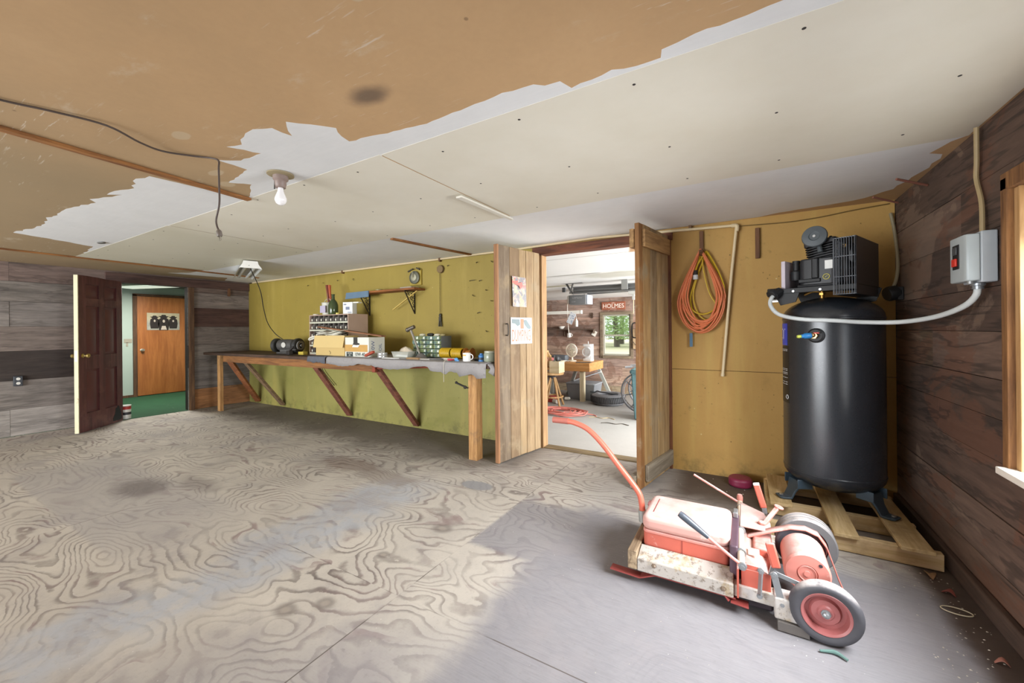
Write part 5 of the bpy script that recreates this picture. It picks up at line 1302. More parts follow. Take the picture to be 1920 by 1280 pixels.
b = MB(); b.lathe([(0, -.04), (.012, -.04), (.012, .0), (.008, .01), (.008, .05), (0, .05)], 10, (0, 0, .0125), (1, .3, 0))
tag(b.build('small_tube', paint('#b8404a', .4), None, (-2.61, 3.2, ZCp)), 'small red tube lying before the white mug', 'tube')
b = MB(); b.ball((0, 0, .018), .018, 12, (1.2, 1, 1)); b.box(-.01, .03, -.008, .008, .0, .012)
tag(b.build('blue_stopper', paint('#5a9ad0', .4), None, (-2.54, 3.19, ZCp)), 'small light blue cap lying beside the red tube', 'cap')
b = MB(); b.box(-.06, .06, -.012, .012, 0, .02); b.beam((-.06, 0, .01), (-.12, .03, .01), .012, .012)
tag(b.build('black_pliers', paint('#232324', .5), None, (-2.35, 3.33, ZCp), bevel=.004), 'black pliers lying behind the white mug and blue can', 'pliers')
b = MB(); pl = [(-.07, 0), (.07, 0), (.07, .1), (.05, .145), (.02, .165), (-.02, .165), (-.05, .145), (-.07, .1)]; b.prism(pl, .09, Matrix.Rotation(PI / 2, 4, 'X'), -.045)
tag(b.build('metal_cover', paint('#6b6056', .6, var=.25), None, (-2.13, 3.5, ZCp), bevel=.006), 'grey brown rounded metal cover standing at the bench end', 'cover')
b = MB(); b.box(-.06, .06, -.035, .035, 0, .045)
tag(b.build('yellow_box', paint('#cbb64a', .6), None, (-5.5, 3.40, ZB), bevel=.004), 'small yellow box between the bench grinder and the sorting cabinet', 'box')
b = W((-5.6, 3.4, ZB)); b.beam((-5.67, 3.30, ZB + .05), (-5.53, 3.28, ZB + .12), .022, .022); b.box(-5.70, -5.63, 3.27, 3.33, ZB, ZB + .06)
tag(b.build('clamp_handle', paint('#2f2a28', .5), None, (-5.6, 3.4, ZB), bevel=.004), 'dark handled clamp beside the bench grinder', 'clamp')
# clamp arm stub on the front leg, string under the edge
b = W((-2.4, 3.15, .75)); b.beam((-2.55, 3.2, .745), (-2.37, 3.15, .71), .014, .014); b.ball((-2.55, 3.2, .747), .015, 8); b.ball((-2.40, 3.15, .715), .018, 8)
tag(b.build('iron_hook', paint('#2b2724', .6), None, (-2.4, 3.15, .75)), 'dark iron hook sticking out beside the front bench leg', 'hook')
b = W((-2.68, 3.11, .8)); b.tube([(-2.62, 3.16, ZCp + .003), (-2.63, 3.108, ZCp), (-2.635, 3.105, .88), (-2.63, 3.10, .76)], .0025, 5)
tag(b.build('string', paint('#bdb6a6', .8), None, (-2.68, 3.11, .8)), 'pale string hanging over the carpeted bench edge', 'string')
# ------------------------------------------------------------------ pallet
PALW = wood('#d9c096', '#b89c6c', 'X', 1.0, dirt='#a88f6a'); PALY = wood('#d4bb8e', '#b09464', 'Y', 1.0, dirt='#a38a62')
L = (.5, 3.3, 0)
t = thing('wooden_pallet', 'rough wooden pallet under the black air compressor', 'pallet', L)
for y, dz, x0, x1 in ((2.90, 0, .10, .875), (3.24, 0, .115, .86), (3.68, 0, .12, .86)):
    b = W(L); b.box(x0, x1, y - .0, y + .045, .004, .092); b.build('stringer', PALW, t, bevel=.003)
for x0, x1, y0, y1 in ((.13, .255, 3.17, 3.76), (.42, .535, 2.87, 3.76), (.70, .835, 2.86, 3.76)):
    b = W(L); b.box(x0, x1, y0, y1, .0925, .113); b.build('deck_board', PALY, t, bevel=.003)
b = W(L); b.box(.11, .13, 3.3, 3.72, .01, .09); b.build('end_board', PALY, t, bevel=.002)
# ------------------------------------------------------------------ air compressor
ZP = .114
CX, CY, CR = .497, 3.42, .272
t = thing('air_compressor', 'tall black upright air compressor standing on the wooden pallet', 'compressor', (CX, CY, ZP), math.radians(-24.2))
LM = Matrix.Translation((0, 0, -ZP))
g = G('tank_black'); n = g.noise(None, 220, 2); g.bump(n, .05, .002)
g.out(g.mix(g.noise(None, 3, 4), '#1f2328', '#292d33'), g.add(.24, g.mul(n, .1))); g.b.inputs['Specular IOR Level'].default_value = .75
TK = g.m
BK = paint('#26272a', .45, var=.2); BK2 = paint('#1c1d1f', .55, var=.2)
b = MB(LM); pr = []
for k in range(11):
    a = k / 10 * PI / 2; pr.append((CR * math.sin(a), .195 + .115 * (1 - math.cos(a))))
pr += [(CR, .315), (CR + .003, .318), (CR + .003, .326), (CR, .33), (CR, 1.325), (CR + .003, 1.33), (CR + .003, 1.338), (CR, 1.342)]
for k in range(1, 11):
    a = k / 10 * PI / 2; pr.append((CR * math.cos(a), 1.345 + .135 * math.sin(a)))
b.lathe(pr, 64); b.build('tank', TK, t, sharp=25)
LB = paint('#3a4a56', .4)
for ad in (228, 348, 108):
    a = math.radians(ad); M = LM @ Matrix.Rotation(a, 4, 'Z')
    b = MB(M); w0, w1, th = .075, .045, .012
    P = [(.17, .245, w0), (.235, .235, w0), (.262, .175, w1), (.285, .128, w1), (.335, .128, w1 * .9), (.35, .128, w1 * .7)]
    vs = []; fs = []
    for r, z, w in P: vs += [(r, -w, z), (r, w, z), (r - .008, w, z - .012), (r - .008, -w, z - .012)]
    for k in range(len(P) - 1):
        for e in range(4): fs.append((k * 4 + e, (k + 1) * 4 + e, (k + 1) * 4 + (e + 1) % 4, k * 4 + (e + 1) % 4))
    fs += [(3, 2, 1, 0), (20, 21, 22, 23)]
    b.raw(vs, fs); b.box(.17, .262, -w0 - .004, -w0 + .004, .20, .262); b.box(.17, .262, w0 - .004, w0 + .004, .20, .262)
    b.build('leg', LB, t, bevel=.003)
    b = MB(M); b.lathe([(0, 0), (.012, 0), (.012, .008), (0, .008)], 6, (.325, 0, .131)); b.build('foot_bolt', paint('#c5c7c9', .3, .9), t)
# wrap-round label on the side away from the brown wall
def onc(r): return lambda v: Vector((r * math.cos(v.x / CR), r * math.sin(v.x / CR), v.y))
def patch(name, a0, a1, z0, z1, mat, r=CR + .0016):
    b = MB(LM); n = 24; vs = []; fs = []
    for k in range(n + 1):
        a = math.radians(a0 + (a1 - a0) * k / n)
        for rr in (CR - .002, r):
            for z in (z0, z1): vs.append((rr * math.cos(a), rr * math.sin(a), z))
    for k in range(n):
        i = k * 4; j = i + 4
        fs += [(i + 2, j + 2, j + 3, i + 3), (i + 3, j + 3, j + 1, i + 1), (i + 2, i, j, j + 2), (i, i + 1, j + 1, j)]
    fs += [(0, 2, 3, 1), (n * 4, n * 4 + 1, n * 4 + 3, n * 4 + 2)]
    b.raw(vs, fs); return b.build(name, mat, t)
o = patch('brand_label', 112, 226, 1.155, 1.305, paint('#2b3fb0', .4)); o['label'] = 'blue label wrapped round the tank side'
patch('data_label', 112, 230, .76, 1.15, paint('#17181a', .45), CR + .001)
mid = math.radians(178)
b = MB(LM); b.text('KOBALT', .105, Matrix(), lambda v: onc(CR + .0024)(Vector((v.x * 1.02 + mid * CR, 1.23 + v.y, 0)))); b.build('lettering', paint('#eef0f4', .5), t)
b = MB(LM)
R = random.Random(4)
for z in (1.125, 1.115, .99, .98, .965, .955, .93, .90, .885):
    a = 226
    while a > 120:
        w = R.uniform(2, 6)
        vs = []; r = CR + .0016
        for aa in (a - w, a):
            for zz in (z, z + .004): vs.append((r * math.cos(math.radians(aa)), r * math.sin(math.radians(aa)), zz))
        b.raw(vs, [(0, 2, 3, 1)]); a -= w + 1.5
b.torus(((CR + .001) * math.cos(math.radians(225)), (CR + .001) * math.sin(math.radians(225)), .80), .014, .002, (math.cos(math.radians(225)), math.sin(math.radians(225)), 0), 18, 4)
b.build('printing', paint('#c9cbcd', .5), t)
# outlet port with coupler
b = MB(LM); b.lathe([(0, 0), (.047, 0), (.047, .012), (.036, .02), (.03, .02), (0, .02)], 26, (0, -CR + .004, 1.225), (0, -1, 0)); b.build('port_flange', BK2, t)
b = MB(LM); b.lathe([(0, 0), (.02, 0), (.02, .03), (0, .03)], 6, (0, -CR - .016, 1.225), (0, -1, 0)); b.ball((-.005, -CR - .05, 1.228), .016, 12); b.build('brass_fitting', paint('#b99b6a', .3, .9), t)
b = MB(LM); b.lathe([(0, 0), (.016, 0), (.018, .01), (.018, .035), (.012, .045), (.012, .055), (0, .055)], 18, (-.01, -CR - .055, 1.226), (-.75, -.65, -.1)); o = b.build('quick_coupler', paint('#2f7fc0', .35), t); o['label'] = 'blue quick coupler'
b = MB(LM); b.lathe([(.004, 0), (.009, 0), (.011, .012), (.008, .022), (.004, .022), (.004, 0)], 14, (-.052, -CR - .091, 1.2205), (-.75, -.65, -.1)); b.build('coupler_tip', paint('#c6cf5a', .35), t)
b = MB(LM); b.box(.0, .03, -CR - .052, -CR - .038, 1.238, 1.246); b.build('valve_lever', paint('#c94a42', .4), t, bevel=.002)
# top plate and its brackets
b = MB(LM); b.box(-.275, .20, -.225, .25, 1.535, 1.543); b.box(-.275, .20, -.225, -.217, 1.51, 1.535); b.build('deck_plate', BK2, t, bevel=.002)
for x0, x1, y in ((-.27, -.13, -.21), (-.27, -.13, .2), (.06, .19, .2)):
    b = MB(LM); b.prism([(x0, 1.535), (x1 + .03, 1.535), (x1, 1.45), (x0 + .05, 1.43)], .01, Matrix.Translation((0, y, 0)) @ Matrix.Rotation(PI / 2, 4, 'X')); b.build('deck_bracket', BK2, t)
b = MB(LM)
for x in (-.235, -.14, .01): b.lathe([(0, 0), (.007, 0), (.007, .005), (0, .005)], 10, (x, -.226, 1.522), (0, -1, 0))
b.build('plate_bolts', paint('#d9dad8', .3, .8), t)
b = MB(LM); b.cyl((-.03, -.06, 1.47), (-.03, -.06, 1.53), .012, 12); b.lathe([(0, 0), (.02, 0), (.02, .014), (0, .014)], 6, (-.03, -.06, 1.495)); b.tube([(-.03, -.06, 1.515), (-.07, -.09, 1.52), (-.12, -.1, 1.5)], .008, 8); b.build('brass_valve', paint('#b98d4a', .35, .9), t)
# motor behind, crankcase in front
b = MB(LM); b.lathe([(0, -.17), (.07, -.17), (.095, -.15), (.10, -.1), (.10, .12), (.085, .15), (0, .16)], 28, (-.1, .12, 1.65), (1, 0, 0)); b.build('motor', BK, t)
b = MB(LM); rbox(b, -.125, .085, -.18, .03, 1.544, 1.735, .035); b.box(-.135, .09, -.185, .035, 1.544, 1.565); b.build('crankcase', BK, t, bevel=.012, seg=3)
b = MB(LM); rbox(b, -.05, -.01, -.195, -.17, 1.60, 1.73, .01); b.box(-.125, .0, -.19, -.175, 1.575, 1.60); b.build('breather_cover', BK2, t, bevel=.005)
b = MB(LM); b.lathe([(0, 0), (.026, 0), (.03, .02), (.03, .06), (.018, .07), (.018, .115), (.022, .115), (.022, .135), (0, .135)], 18, (-.155, -.13, 1.60)); b.build('oil_filler', BK2, t)
b = MB(LM); b.box(.022, .063, -.184, -.1805, 1.655, 1.71); b.build('sticker', paint('#e3e4e0', .5), t)
b = MB(LM); b.torus((.03, -.184, 1.605), .017, .003, (0, 1, 0), 20, 5); b.beam((.022, -.184, 1.60), (.038, -.184, 1.612), .004, .003); b.build('round_badge', paint('#b9b05a', .5), t)
for sx_, rot in ((-.02, -.13),):
    M = LM @ Matrix.Translation((-.002, -.07, 1.735)) @ Matrix.Rotation(rot, 4, 'Y')
    b = MB(M); rbox(b, -.06, .06, -.06, .06, 0, .085, .02); b.build('cylinder', BK2, t)
    b = MB(M)
    for k in range(5): rbox(b, -.085, .085, -.095, .095, .006 + k * .016, .0115 + k * .016, .02)
    b.build('cooling_fins', BK2, t)
    b = MB(M); rbox(b, -.088, .088, -.095, .095, .085, .118, .02)
    for q in (-.06, 0, .06): b.lathe([(0, 0), (.01, 0), (.01, .01), (0, .01)], 6, (q, -.07, .119)); b.lathe([(0, 0), (.01, 0), (.01, .01), (0, .01)], 6, (q, .07, .119))
    b.build('cylinder_head', BK, t, bevel=.006)
b = MB(LM); b.lathe([(0, -.02), (.05, -.02), (.066, -.012), (.07, 0), (.066, .012), (.03, .016), (.026, .012), (0, .012)], 32, (-.022, -.215, 1.868), (.15, -1, .1)); b.build('air_filter', paint('#4b5256', .45), t, bevel=.0015)
b = MB(LM); b.lathe([(0, 0), (.008, 0), (.008, .004), (0, .004)], 12, (-.020, -.229, 1.8695), (.15, -1, .1)); b.build('filter_stud', paint('#d9dbdc', .3, .8), t)
b = MB(LM); b.tube([(-.012, -.17, 1.855), (-.004, -.19, 1.80), (.004, -.195, 1.765)], .014, 10); b.build('intake_tube', paint('#4b5256', .45), t)
b = MB(LM); b.box(-.222, -.197, -.2, .05, 1.5435, 1.735); b.build('control_panel', paint('#c3b9c2', .5), t, bevel=.003)
b = MB(LM); rbox(b, -.35, -.262, -.11, -.02, 1.50, 1.56, .012); b.build('junction_box', BK2, t, bevel=.006)
b = MB(LM); b.cyl((-.33, -.1, 1.485), (-.26, -.12, 1.475), .012, 10); b.box(-.33, -.25, -.13, -.118, 1.46, 1.472); b.build('cable_clamp', paint('#b9bab8', .35, .8), t)
# belt guard
x0, x1, y0, y1, z0, z1 = .088, .20, -.26, .215, 1.478, 1.83
b = MB(LM)
b.box(x1 - .004, x1, y0, y1, z0, z1); b.box(x0, x1 - .004, y0 + .01, y1, z1 - .004, z1); b.box(x0, x1 - .004, y0 + .01, y1, z0, z0 + .004); b.box(x0, x1 - .004, y1 - .004, y1, z0 + .004, z1 - .004)
b.build('belt_guard', TK, t, bevel=.004)
b = MB(LM)
for k in range(9): xx = x0 + .004 + k * (x1 - x0 - .012) / 8; b.cyl((xx, y0, z0), (xx, y0, z1), .0022, 6)
for zz in (z0 + .003, z0 + .11, z0 + .235, z1 - .003): b.cyl((x0, y0 + .003, zz), (x1, y0 + .003, zz), .0026, 6)
for k in range(12): yy = y0 + k * (y1 - y0) / 11; b.cyl((x0, yy, z0), (x0, yy, z1), .0022, 6)
for zz in (z0 + .003, z0 + .11, z0 + .235, z1 - .003): b.cyl((x0, y0, zz), (x0, y1, zz), .0026, 6)
b.build('guard_grille', paint('#6f7379', .35, .5), t)
b = MB(LM); b.torus((.14, -.1, 1.66), .135, .016, (1, 0, 0), 36, 8)
for k in range(5):
    a = 2 * PI * k / 5 + .4; b.beam((.14, -.1, 1.66), (.14, -.1 + .13 * math.cos(a), 1.66 + .13 * math.sin(a)), .03, .02, (1, 0, 0))
b.cyl((.09, -.1, 1.66), (.17, -.1, 1.66), .03, 16); b.build('flywheel', paint('#2c2d30', .4, .3), t)
b = MB(LM); b.cyl((.12, .13, 1.65), (.16, .13, 1.65), .045, 20); b.beam((.14, -.1, 1.80), (.14, .13, 1.70), .02, .008); b.beam((.14, -.1, 1.52), (.14, .13, 1.60), .02, .008); b.build('drive_belt', BK2, t)
b = MB(LM); b.cyl((.045, .05, 1.77), (.09, .05, 1.8), .02, 10); b.tube([(.05, .0, 1.84), (.07, .08, 1.86), (.06, .16, 1.80), (-.1, .2, 1.7), (-.12, .2, 1.48)], .009, 8); b.build('discharge_pipe', paint('#5a4a3a', .4, .6), t)

# ------------------------------------------------------------------ switch box on the brown wall and its conduit
L = (.90, 2.58, 1.47)
t = thing('switch_box', 'grey metal motor switch box with a red button on the brown wall', 'switch box', L)
SBX = paint('#a7adb2', .45, var=.08, scale=12)
b = W(L); b.prism([(XR - .001, 2.51), (XR - .001, 2.68), (.878, 2.68), (.878, 2.51)], .222, None, 1.468); b.build('enclosure', SBX, t, bevel=.005)
b = W(L); b.prism([(.8775, 2.512), (.8775, 2.678), (.842, 2.672), (.830, 2.66), (.830, 2.53), (.838, 2.515)], .205, None, 1.476); b.build('cover', paint('#a0a7a8', .42, var=.08), t, bevel=.005)
b = W(L); b.box(.8265, .830, 2.565, 2.625, 1.535, 1.645); b.build('button_plate', BK2, t, bevel=.001)
b = W(L); b.box(.822, .8265, 2.575, 2.615, 1.60, 1.635); b.build('start_button', paint('#4a4c4d', .4), t, bevel=.002)
b = W(L); b.box(.819, .8265, 2.575, 2.615, 1.548, 1.583); b.build('stop_button', paint('#d13a2c', .4), t, bevel=.002)
b = W(L); b.lathe([(0, 0), (.024, 0), (.024, .01), (.019, .012), (.019, .026), (0, .026)], 18, (.885, 2.56, 1.466), (0, 0, -1)); b.build('conduit_hub', paint('#8d9297', .35, .7), t)
b = W(L); b.lathe([(0, 0), (.009, 0), (.009, .012), (0, .012)], 10, (.85, 2.53, 1.475), (0, 0, -1)); b.build('cover_screw', paint('#bfc3c4', .3, .8), t)
L = (.5, 3.0, 1.3)
b = W(L); b.tube([(.885, 2.56, 1.45), (.882, 2.575, 1.41), (.865, 2.65, 1.365), (.825, 2.82, 1.325), (.74, 3.0, 1.303), (.60, 3.07, 1.305), (.45, 3.06, 1.318), (.30, 3.10, 1.33), (.19, 3.18, 1.365), (.145, 3.235, 1.43), (.155, 3.265, 1.485), (.19, 3.29, 1.505)], .0125, 12)
tag(b.build('flexible_conduit', paint('#c3c8c8', .5), None, L), 'pale grey flexible conduit sweeping from the switch box across the black tank', 'conduit')
b = W((.15, 3.28, 1.52)); b.cyl((.165, 3.275, 1.495), (.205, 3.315, 1.53), .03, 10); b.lathe([(0, 0), (.034, 0), (.034, .03), (.02, .045), (0, .045)], 8, (.15, 3.27, 1.50), (.5, .5, .6))
tag(b.build('conduit_elbow', BK2, None, (.15, 3.28, 1.52), bevel=.003), 'black elbow connector where the conduit reaches the compressor motor', 'connector')
b = W((.91, 2.62, 1.9)); b.tube([(.905, 2.62, 2.175), (.912, 2.64, 2.03), (.914, 2.65, 1.95), (.912, 2.60, 1.83), (.905, 2.575, 1.688)], .009, 8)
tag(b.build('power_cable', paint('#a08c66', .6), None, (.91, 2.62, 1.9)), 'tan cable dropping from the ceiling to the grey switch box', 'cable')
b = W((.9, 3.8, 1.8)); b.tube([(.90, 3.84, 2.09), (.912, 3.82, 1.98), (.918, 3.78, 1.81), (.912, 3.74, 1.69), (.90, 3.73, 1.60), (.885, 3.725, 1.555)], .010, 8); b.cur = 1
tag(b.build('power_cable', paint('#8f8468', .6), None, (.9, 3.8, 1.8)), 'tan cable hanging in the corner behind the compressor', 'cable')
b = W((.87, 3.72, 1.5)); b.lathe([(0, 0), (.045, 0), (.052, .02), (.05, .06), (.03, .08), (0, .08)], 14, (.845, 3.71, 1.50), (.75, .3, .2)); b.box(.90, .93, 3.69, 3.77, 1.46, 1.55)
tag(b.build('wall_outlet', BK2, None, (.87, 3.72, 1.5), bevel=.004), 'black round power outlet on the brown wall behind the compressor', 'outlet')
# ------------------------------------------------------------------ red walk-behind sickle mower
ML = (-.1, 2.3, 0)
mw = thing('sickle_mower', 'faded red walk behind sickle bar mower on the plywood floor', 'mower', ML)
RED = paint('#cf8579', .5, var=.14, scale=5, wear='#dcb0a6', wear_amt=.48, dust=.6); RED2 = paint('#c0604f', .45, var=.18, scale=8, wear='#d1a199', wear_amt=.53, dust=.5); REDT = paint('#cf9d93', .55, var=.12, scale=4, wear='#d9b9b0', wear_amt=.45, dust=.45)
DRED = paint('#8c3a35', .6, var=.2); STEEL = paint('#9a9d9f', .4, .6, var=.15); CREAM = paint('#d3c2ae', .5, wear='#b98a7c', wear_amt=.6); DKM = paint('#3a3036', .6, var=.3)
g = G('weathered_rail'); n = g.noise(None, 9, 7, .7); n2 = g.noise(None, 40, 5, .75)
c_ = g.mix(g.step(n, .52, .66), '#b8b1a9', '#a5906f'); c_ = g.mix(g.mul(g.step(n2, .52, .64), .8), c_, '#75675a'); c_ = g.mix(g.step(g.noise(None, 4, 3), .55, .7), c_, '#c9c6c4'); g.bump(n2, .5, .004); g.out(c_, .75); RAIL = g.m
def P(name, b, mat, bevel=0, label=None, sharp=35): return b.build(name, mat, mw, bevel=bevel, label=label, sharp=sharp)
# frame
b = W(ML); b.prism([(2.03, .068), (2.125, .068), (2.125, .160), (2.03, .130)], .422, Matrix(((0, 0, 1, -.48), (1, 0, 0, 0), (0, 1, 0, 0), (0, 0, 0, 1)))); b.box(-.058, .185, 2.045, 2.105, .072, .125); P('side_rail', b, RAIL, .004)
b = W(ML); b.box(-.48, .185, 2.50, 2.58, .068, .15); P('side_rail', b, RAIL, .004)
b = W(ML); b.box(-.527, -.482, 2.028, 2.58, .07, .163); P('cross_rail', b, wood('#b09a7c', '#6e5b46', 'Y', 1.5), .004)
b = W(ML)
for x in (-.40, -.1):
    for y in (2.03,): b.lathe([(0, 0), (.011, 0), (.011, .007), (.006, .012), (0, .012)], 6, (x, y, .115 if x < -.2 else .10), (0, -1, 0))
P('rail_bolt', b, paint('#8a7a6a', .4, .6))
b = W(ML); b.box(-.44, -.02, 2.12, 2.48, .03, .09); P('belly_pan', b, DKM, .01)
b = W(ML); b.tube([(-.62, 2.05, .034), (-.47, 2.05, .03), (-.40, 2.055, .06), (-.30, 2.06, .064)], .003, 4, 1)
b = W(ML)
for (p, q) in (((-.62, 2.06, .034), (-.47, 2.06, .03)), ((-.47, 2.06, .03), (-.395, 2.06, .064)), ((-.395, 2.06, .064), (-.05, 2.06, .066))): b.beam(p, q, .05, .006)
P('skid_shoe', b, DRED, .001)
b = W(ML)
for (p, q) in (((-.085, 2.055, .068), (-.07, 2.05, .05)), ((-.07, 2.05, .05), (.0, 2.05, .045))): b.beam(p, q, .05, .006)
P('skid_shoe', b, DRED, .001)
# box with rounded lid
bx0, bx1, by0, by1 = -.472, -.078, 2.13, 2.44
b = W(ML); rbox(b, bx0, bx1, by0, by1, .15, .238, .025, 5); P('box_body', b, RED2, .004)
b = W(ML); rbox(b, bx0 - .002, bx1 + .002, by0 - .003, by1 + .003, .222, .236, .026, 5); P('box_rim', b, RED, .003)
b = W(ML); rbox(b, bx0 - .006, bx1 + .006, by0 - .008, by1 + .006, .2375, .305, .04, 6); lid = P('box_lid', b, REDT, .022, sharp=60); lid.modifiers['b'].segments = 4
b = W(ML); b.beam((bx0 + .04, by0 + .07, .3055), (bx0 + .04, by1 - .06, .3055), .003, .002); b.box(-.285, -.282, by0 - .002, by0, .152, .221); b.build('lid_groove', DRED, lid)
b = W(ML); b.lathe([(0, 0), (.016, 0), (.016, .02), (0, .024)], 12, (bx0 - .005, by1 - .05, .26), (-1, 0, .4)); P('box_latch', b, paint('#d8a0a6', .5))
# handle
b = W(ML); b.cyl((-.520, 2.35, .17), (-.523, 2.35, .235), .023, 16); P('handle_socket', b, paint('#a9aaa5', .4, .5), .002)
b = W(ML); b.tube([(-.522, 2.35, .21), (-.526, 2.35, .265), (-.540, 2.35, .325), (-.585, 2.35, .385), (-.66, 2.35, .47), (-.735, 2.35, .56), (-.80, 2.35, .625), (-.86, 2.35, .668), (-.935, 2.35, .692), (-.985, 2.35, .697)], .0165, 14); hdl = P('handle', b, paint('#cf6a55', .4, var=.1, scale=12, wear='#d98f80', wear_amt=.6))
b = W(ML); b.cyl((-.975, 2.35, .697), (-1.08, 2.35, .696), .0195, 16); b.build('handle_grip', paint('#b06456', .6), hdl)
# dark engine block behind the lid
b = W(ML); rbox(b, -.075, -.04, 2.09, 2.46, .07, .275, .01); P('engine_block', b, paint('#54414c', .5, var=.3), .006)
b = W(ML); b.box(-.068, -.045, 2.40, 2.46, .275, .305); P('engine_cap', b, STEEL, .004)
# red bulkhead plate and cross shaft with two levers
b = W(ML); b.box(-.045, -.037, 2.03, 2.69, .075, .205); P('bulkhead', b, RED2, .002)
b = W(ML); b.cyl((-.026, 1.995, .245), (-.04, 2.70, .252), .0145, 14); P('cross_shaft', b, CREAM)
for y in (2.10, 2.33, 2.62):
    b = W(ML); b.torus((-.026 - .012 * (y - 2) / .7, y, .2475), .0165, .005, (0, 1, 0), 16, 6); P('shaft_collar', b, STEEL)
b = W(ML); b.tube([(-.022, 2.0, .243), (-.06, 2.0, .265), (-.165, 2.003, .335)], .0068, 10, 2); lev = P('control_lever', b, RED)
b = W(ML); b.tube([(-.155, 2.003, .329), (-.19, 2.004, .352), (-.245, 2.006, .388), (-.278, 2.007, .409)], lambda q: .0095 + .0065 * min(1, q * 1.6) * (1 if q < .93 else .75), 14); b.build('lever_grip', paint('#4a5058', .35), lev, label='dark grey rubber lever grip')
b = W(ML); b.tube([(-.042, 2.685, .25), (-.075, 2.685, .268), (-.285, 2.675, .378)], .0068, 10, 2); P('control_lever', b, RED)
b = W(ML); b.lathe([(0, 0), (.014, 0), (.016, .04), (.012, .055), (0, .055)], 14, (-.04, 2.70, .24), (0, 0, 1)); P('lever_boss', b, RED)
b = W(ML); b.lathe([(0, 0), (.016, 0), (.016, .012), (0, .012)], 14, (-.022, 1.997, .243), (0, -1, 0)); b.lathe([(0, 0), (.009, 0), (.009, .018), (0, .018)], 6, (-.022, 1.997, .243), (0, -1, 0)); P('pivot_bolt', b, STEEL)
# linkage bars
def bar(p, q, w, th, mat, name):
    b = W(ML); p, q = Vector(p), Vector(q); b.beam(p, q, th, w)
    for c in (p, q): b.cyl(c - Vector((0, th / 2, 0)), c + Vector((0, th / 2, 0)), w / 2, 14)
    o = P(name, b, mat, .001); bar_ = o
    for c in (p, q):
        b = W(ML); b.lathe([(0, 0), (.0085, 0), (.0085, .008), (0, .008)], 6, (c.x, c.y - th / 2, c.z), (0, -1, 0)); b.lathe([(0, 0), (.0115, 0), (.0115, .003), (0, .003)], 14, (c.x, c.y - th / 2, c.z), (0, -1, 0))
        b.build('link_bolt', STEEL, bar_)
bar((-.015, 2.012, .238), (.045, 2.02, .232), .02, .006, RED2, 'link_arm')
bar((.047, 2.012, .232), (.041, 2.022, .118), .022, .006, STEEL, 'link_bar')
bar((.094, 2.022, .225), (.122, 2.024, .108), .026, .006, STEEL, 'link_bar')
bar((.098, 2.045, .222), (.205, 2.062, .188), .018, .006, STEEL, 'link_bar')
# red tray plate
b = W(ML); b.raw([(-.025, 2.06, .235), (-.025, 2.48, .235), (.07, 2.48, .20), (.07, 2.06, .20), (.085, 2.06, .13), (.085, 2.48, .13)], [(0, 1, 2, 3), (3, 2, 5, 4)]); o = P('tray', b, REDT); s = o.modifiers.new('s', 'SOLIDIFY'); s.thickness = .005
b = W(ML); b.box(-.028, .085, 2.058, 2.066, .09, .20); P('side_plate', b, RED2, .002)
b = W(ML); b.box(.0, .045, 2.13, 2.19, .232, .238); P('data_plate', b, paint('#e6e0d2', .5), .001)
# flat arm that turns into the belt guard hoop
b = W(ML); b.prism([(-.035, 2.34), (-.035, 2.66), (.075, 2.56), (.10, 2.44), (.10, 2.34)], .006, None, .262); P('guard_arm', b, REDT, .002)
b = W(ML); path = [(-.01, .225), (.04, .25), (.10, .281), (.174, .315), (.235, .322), (.285, .305), (.318, .255), (.335, .2), (.36, .12), (.393, .03)]
Q = []
for i in range(len(path) - 1):
    for k in range(4):
        t_ = k / 4; Q.append((path[i][0] + (path[i + 1][0] - path[i][0]) * t_, path[i][1] + (path[i + 1][1] - path[i][1]) * t_))
Q.append(path[-1]); vs = []; fs = []
for x, z in Q: vs += [(x, 2.315, z), (x, 2.365, z)]
for i in range(len(Q) - 1): fs.append((2 * i, 2 * i + 1, 2 * i + 3, 2 * i + 2))
b.raw(vs, fs); o = P('belt_guard', b, RED); s = o.modifiers.new('s', 'SOLIDIFY'); s.thickness = .006
# gear drum
b = W(ML); b.lathe([(0, 0), (.012, 0), (.012, .004), (.03, .004), (.031, 0), (.034, 0), (.034, .006), (.038, .006), (.038, .002), (.078, .002), (.085, .012), (.086, .2), (.07, .215), (0, .215)], 44, (.219, 2.11, .218), (0, 1, 0)); drum = P('gear_drum', b, RED, label='salmon red gear drum', sharp=30)
b = W(ML); b.lathe([(0, 0), (.007, 0), (.007, .004), (0, .004)], 10, (.265, 2.1135, .265), (0, -1, 0)); b.build('drum_plug', DKM, drum)
b = W(ML); b.lathe([(0, -.02), (.09, -.02), (.1, -.012), (.1, .012), (.09, .02), (0, .02)], 40, (.215, 2.36, .215), (0, 1, 0)); P('drive_pulley', b, paint('#4d5058', .5, var=.25), .002)
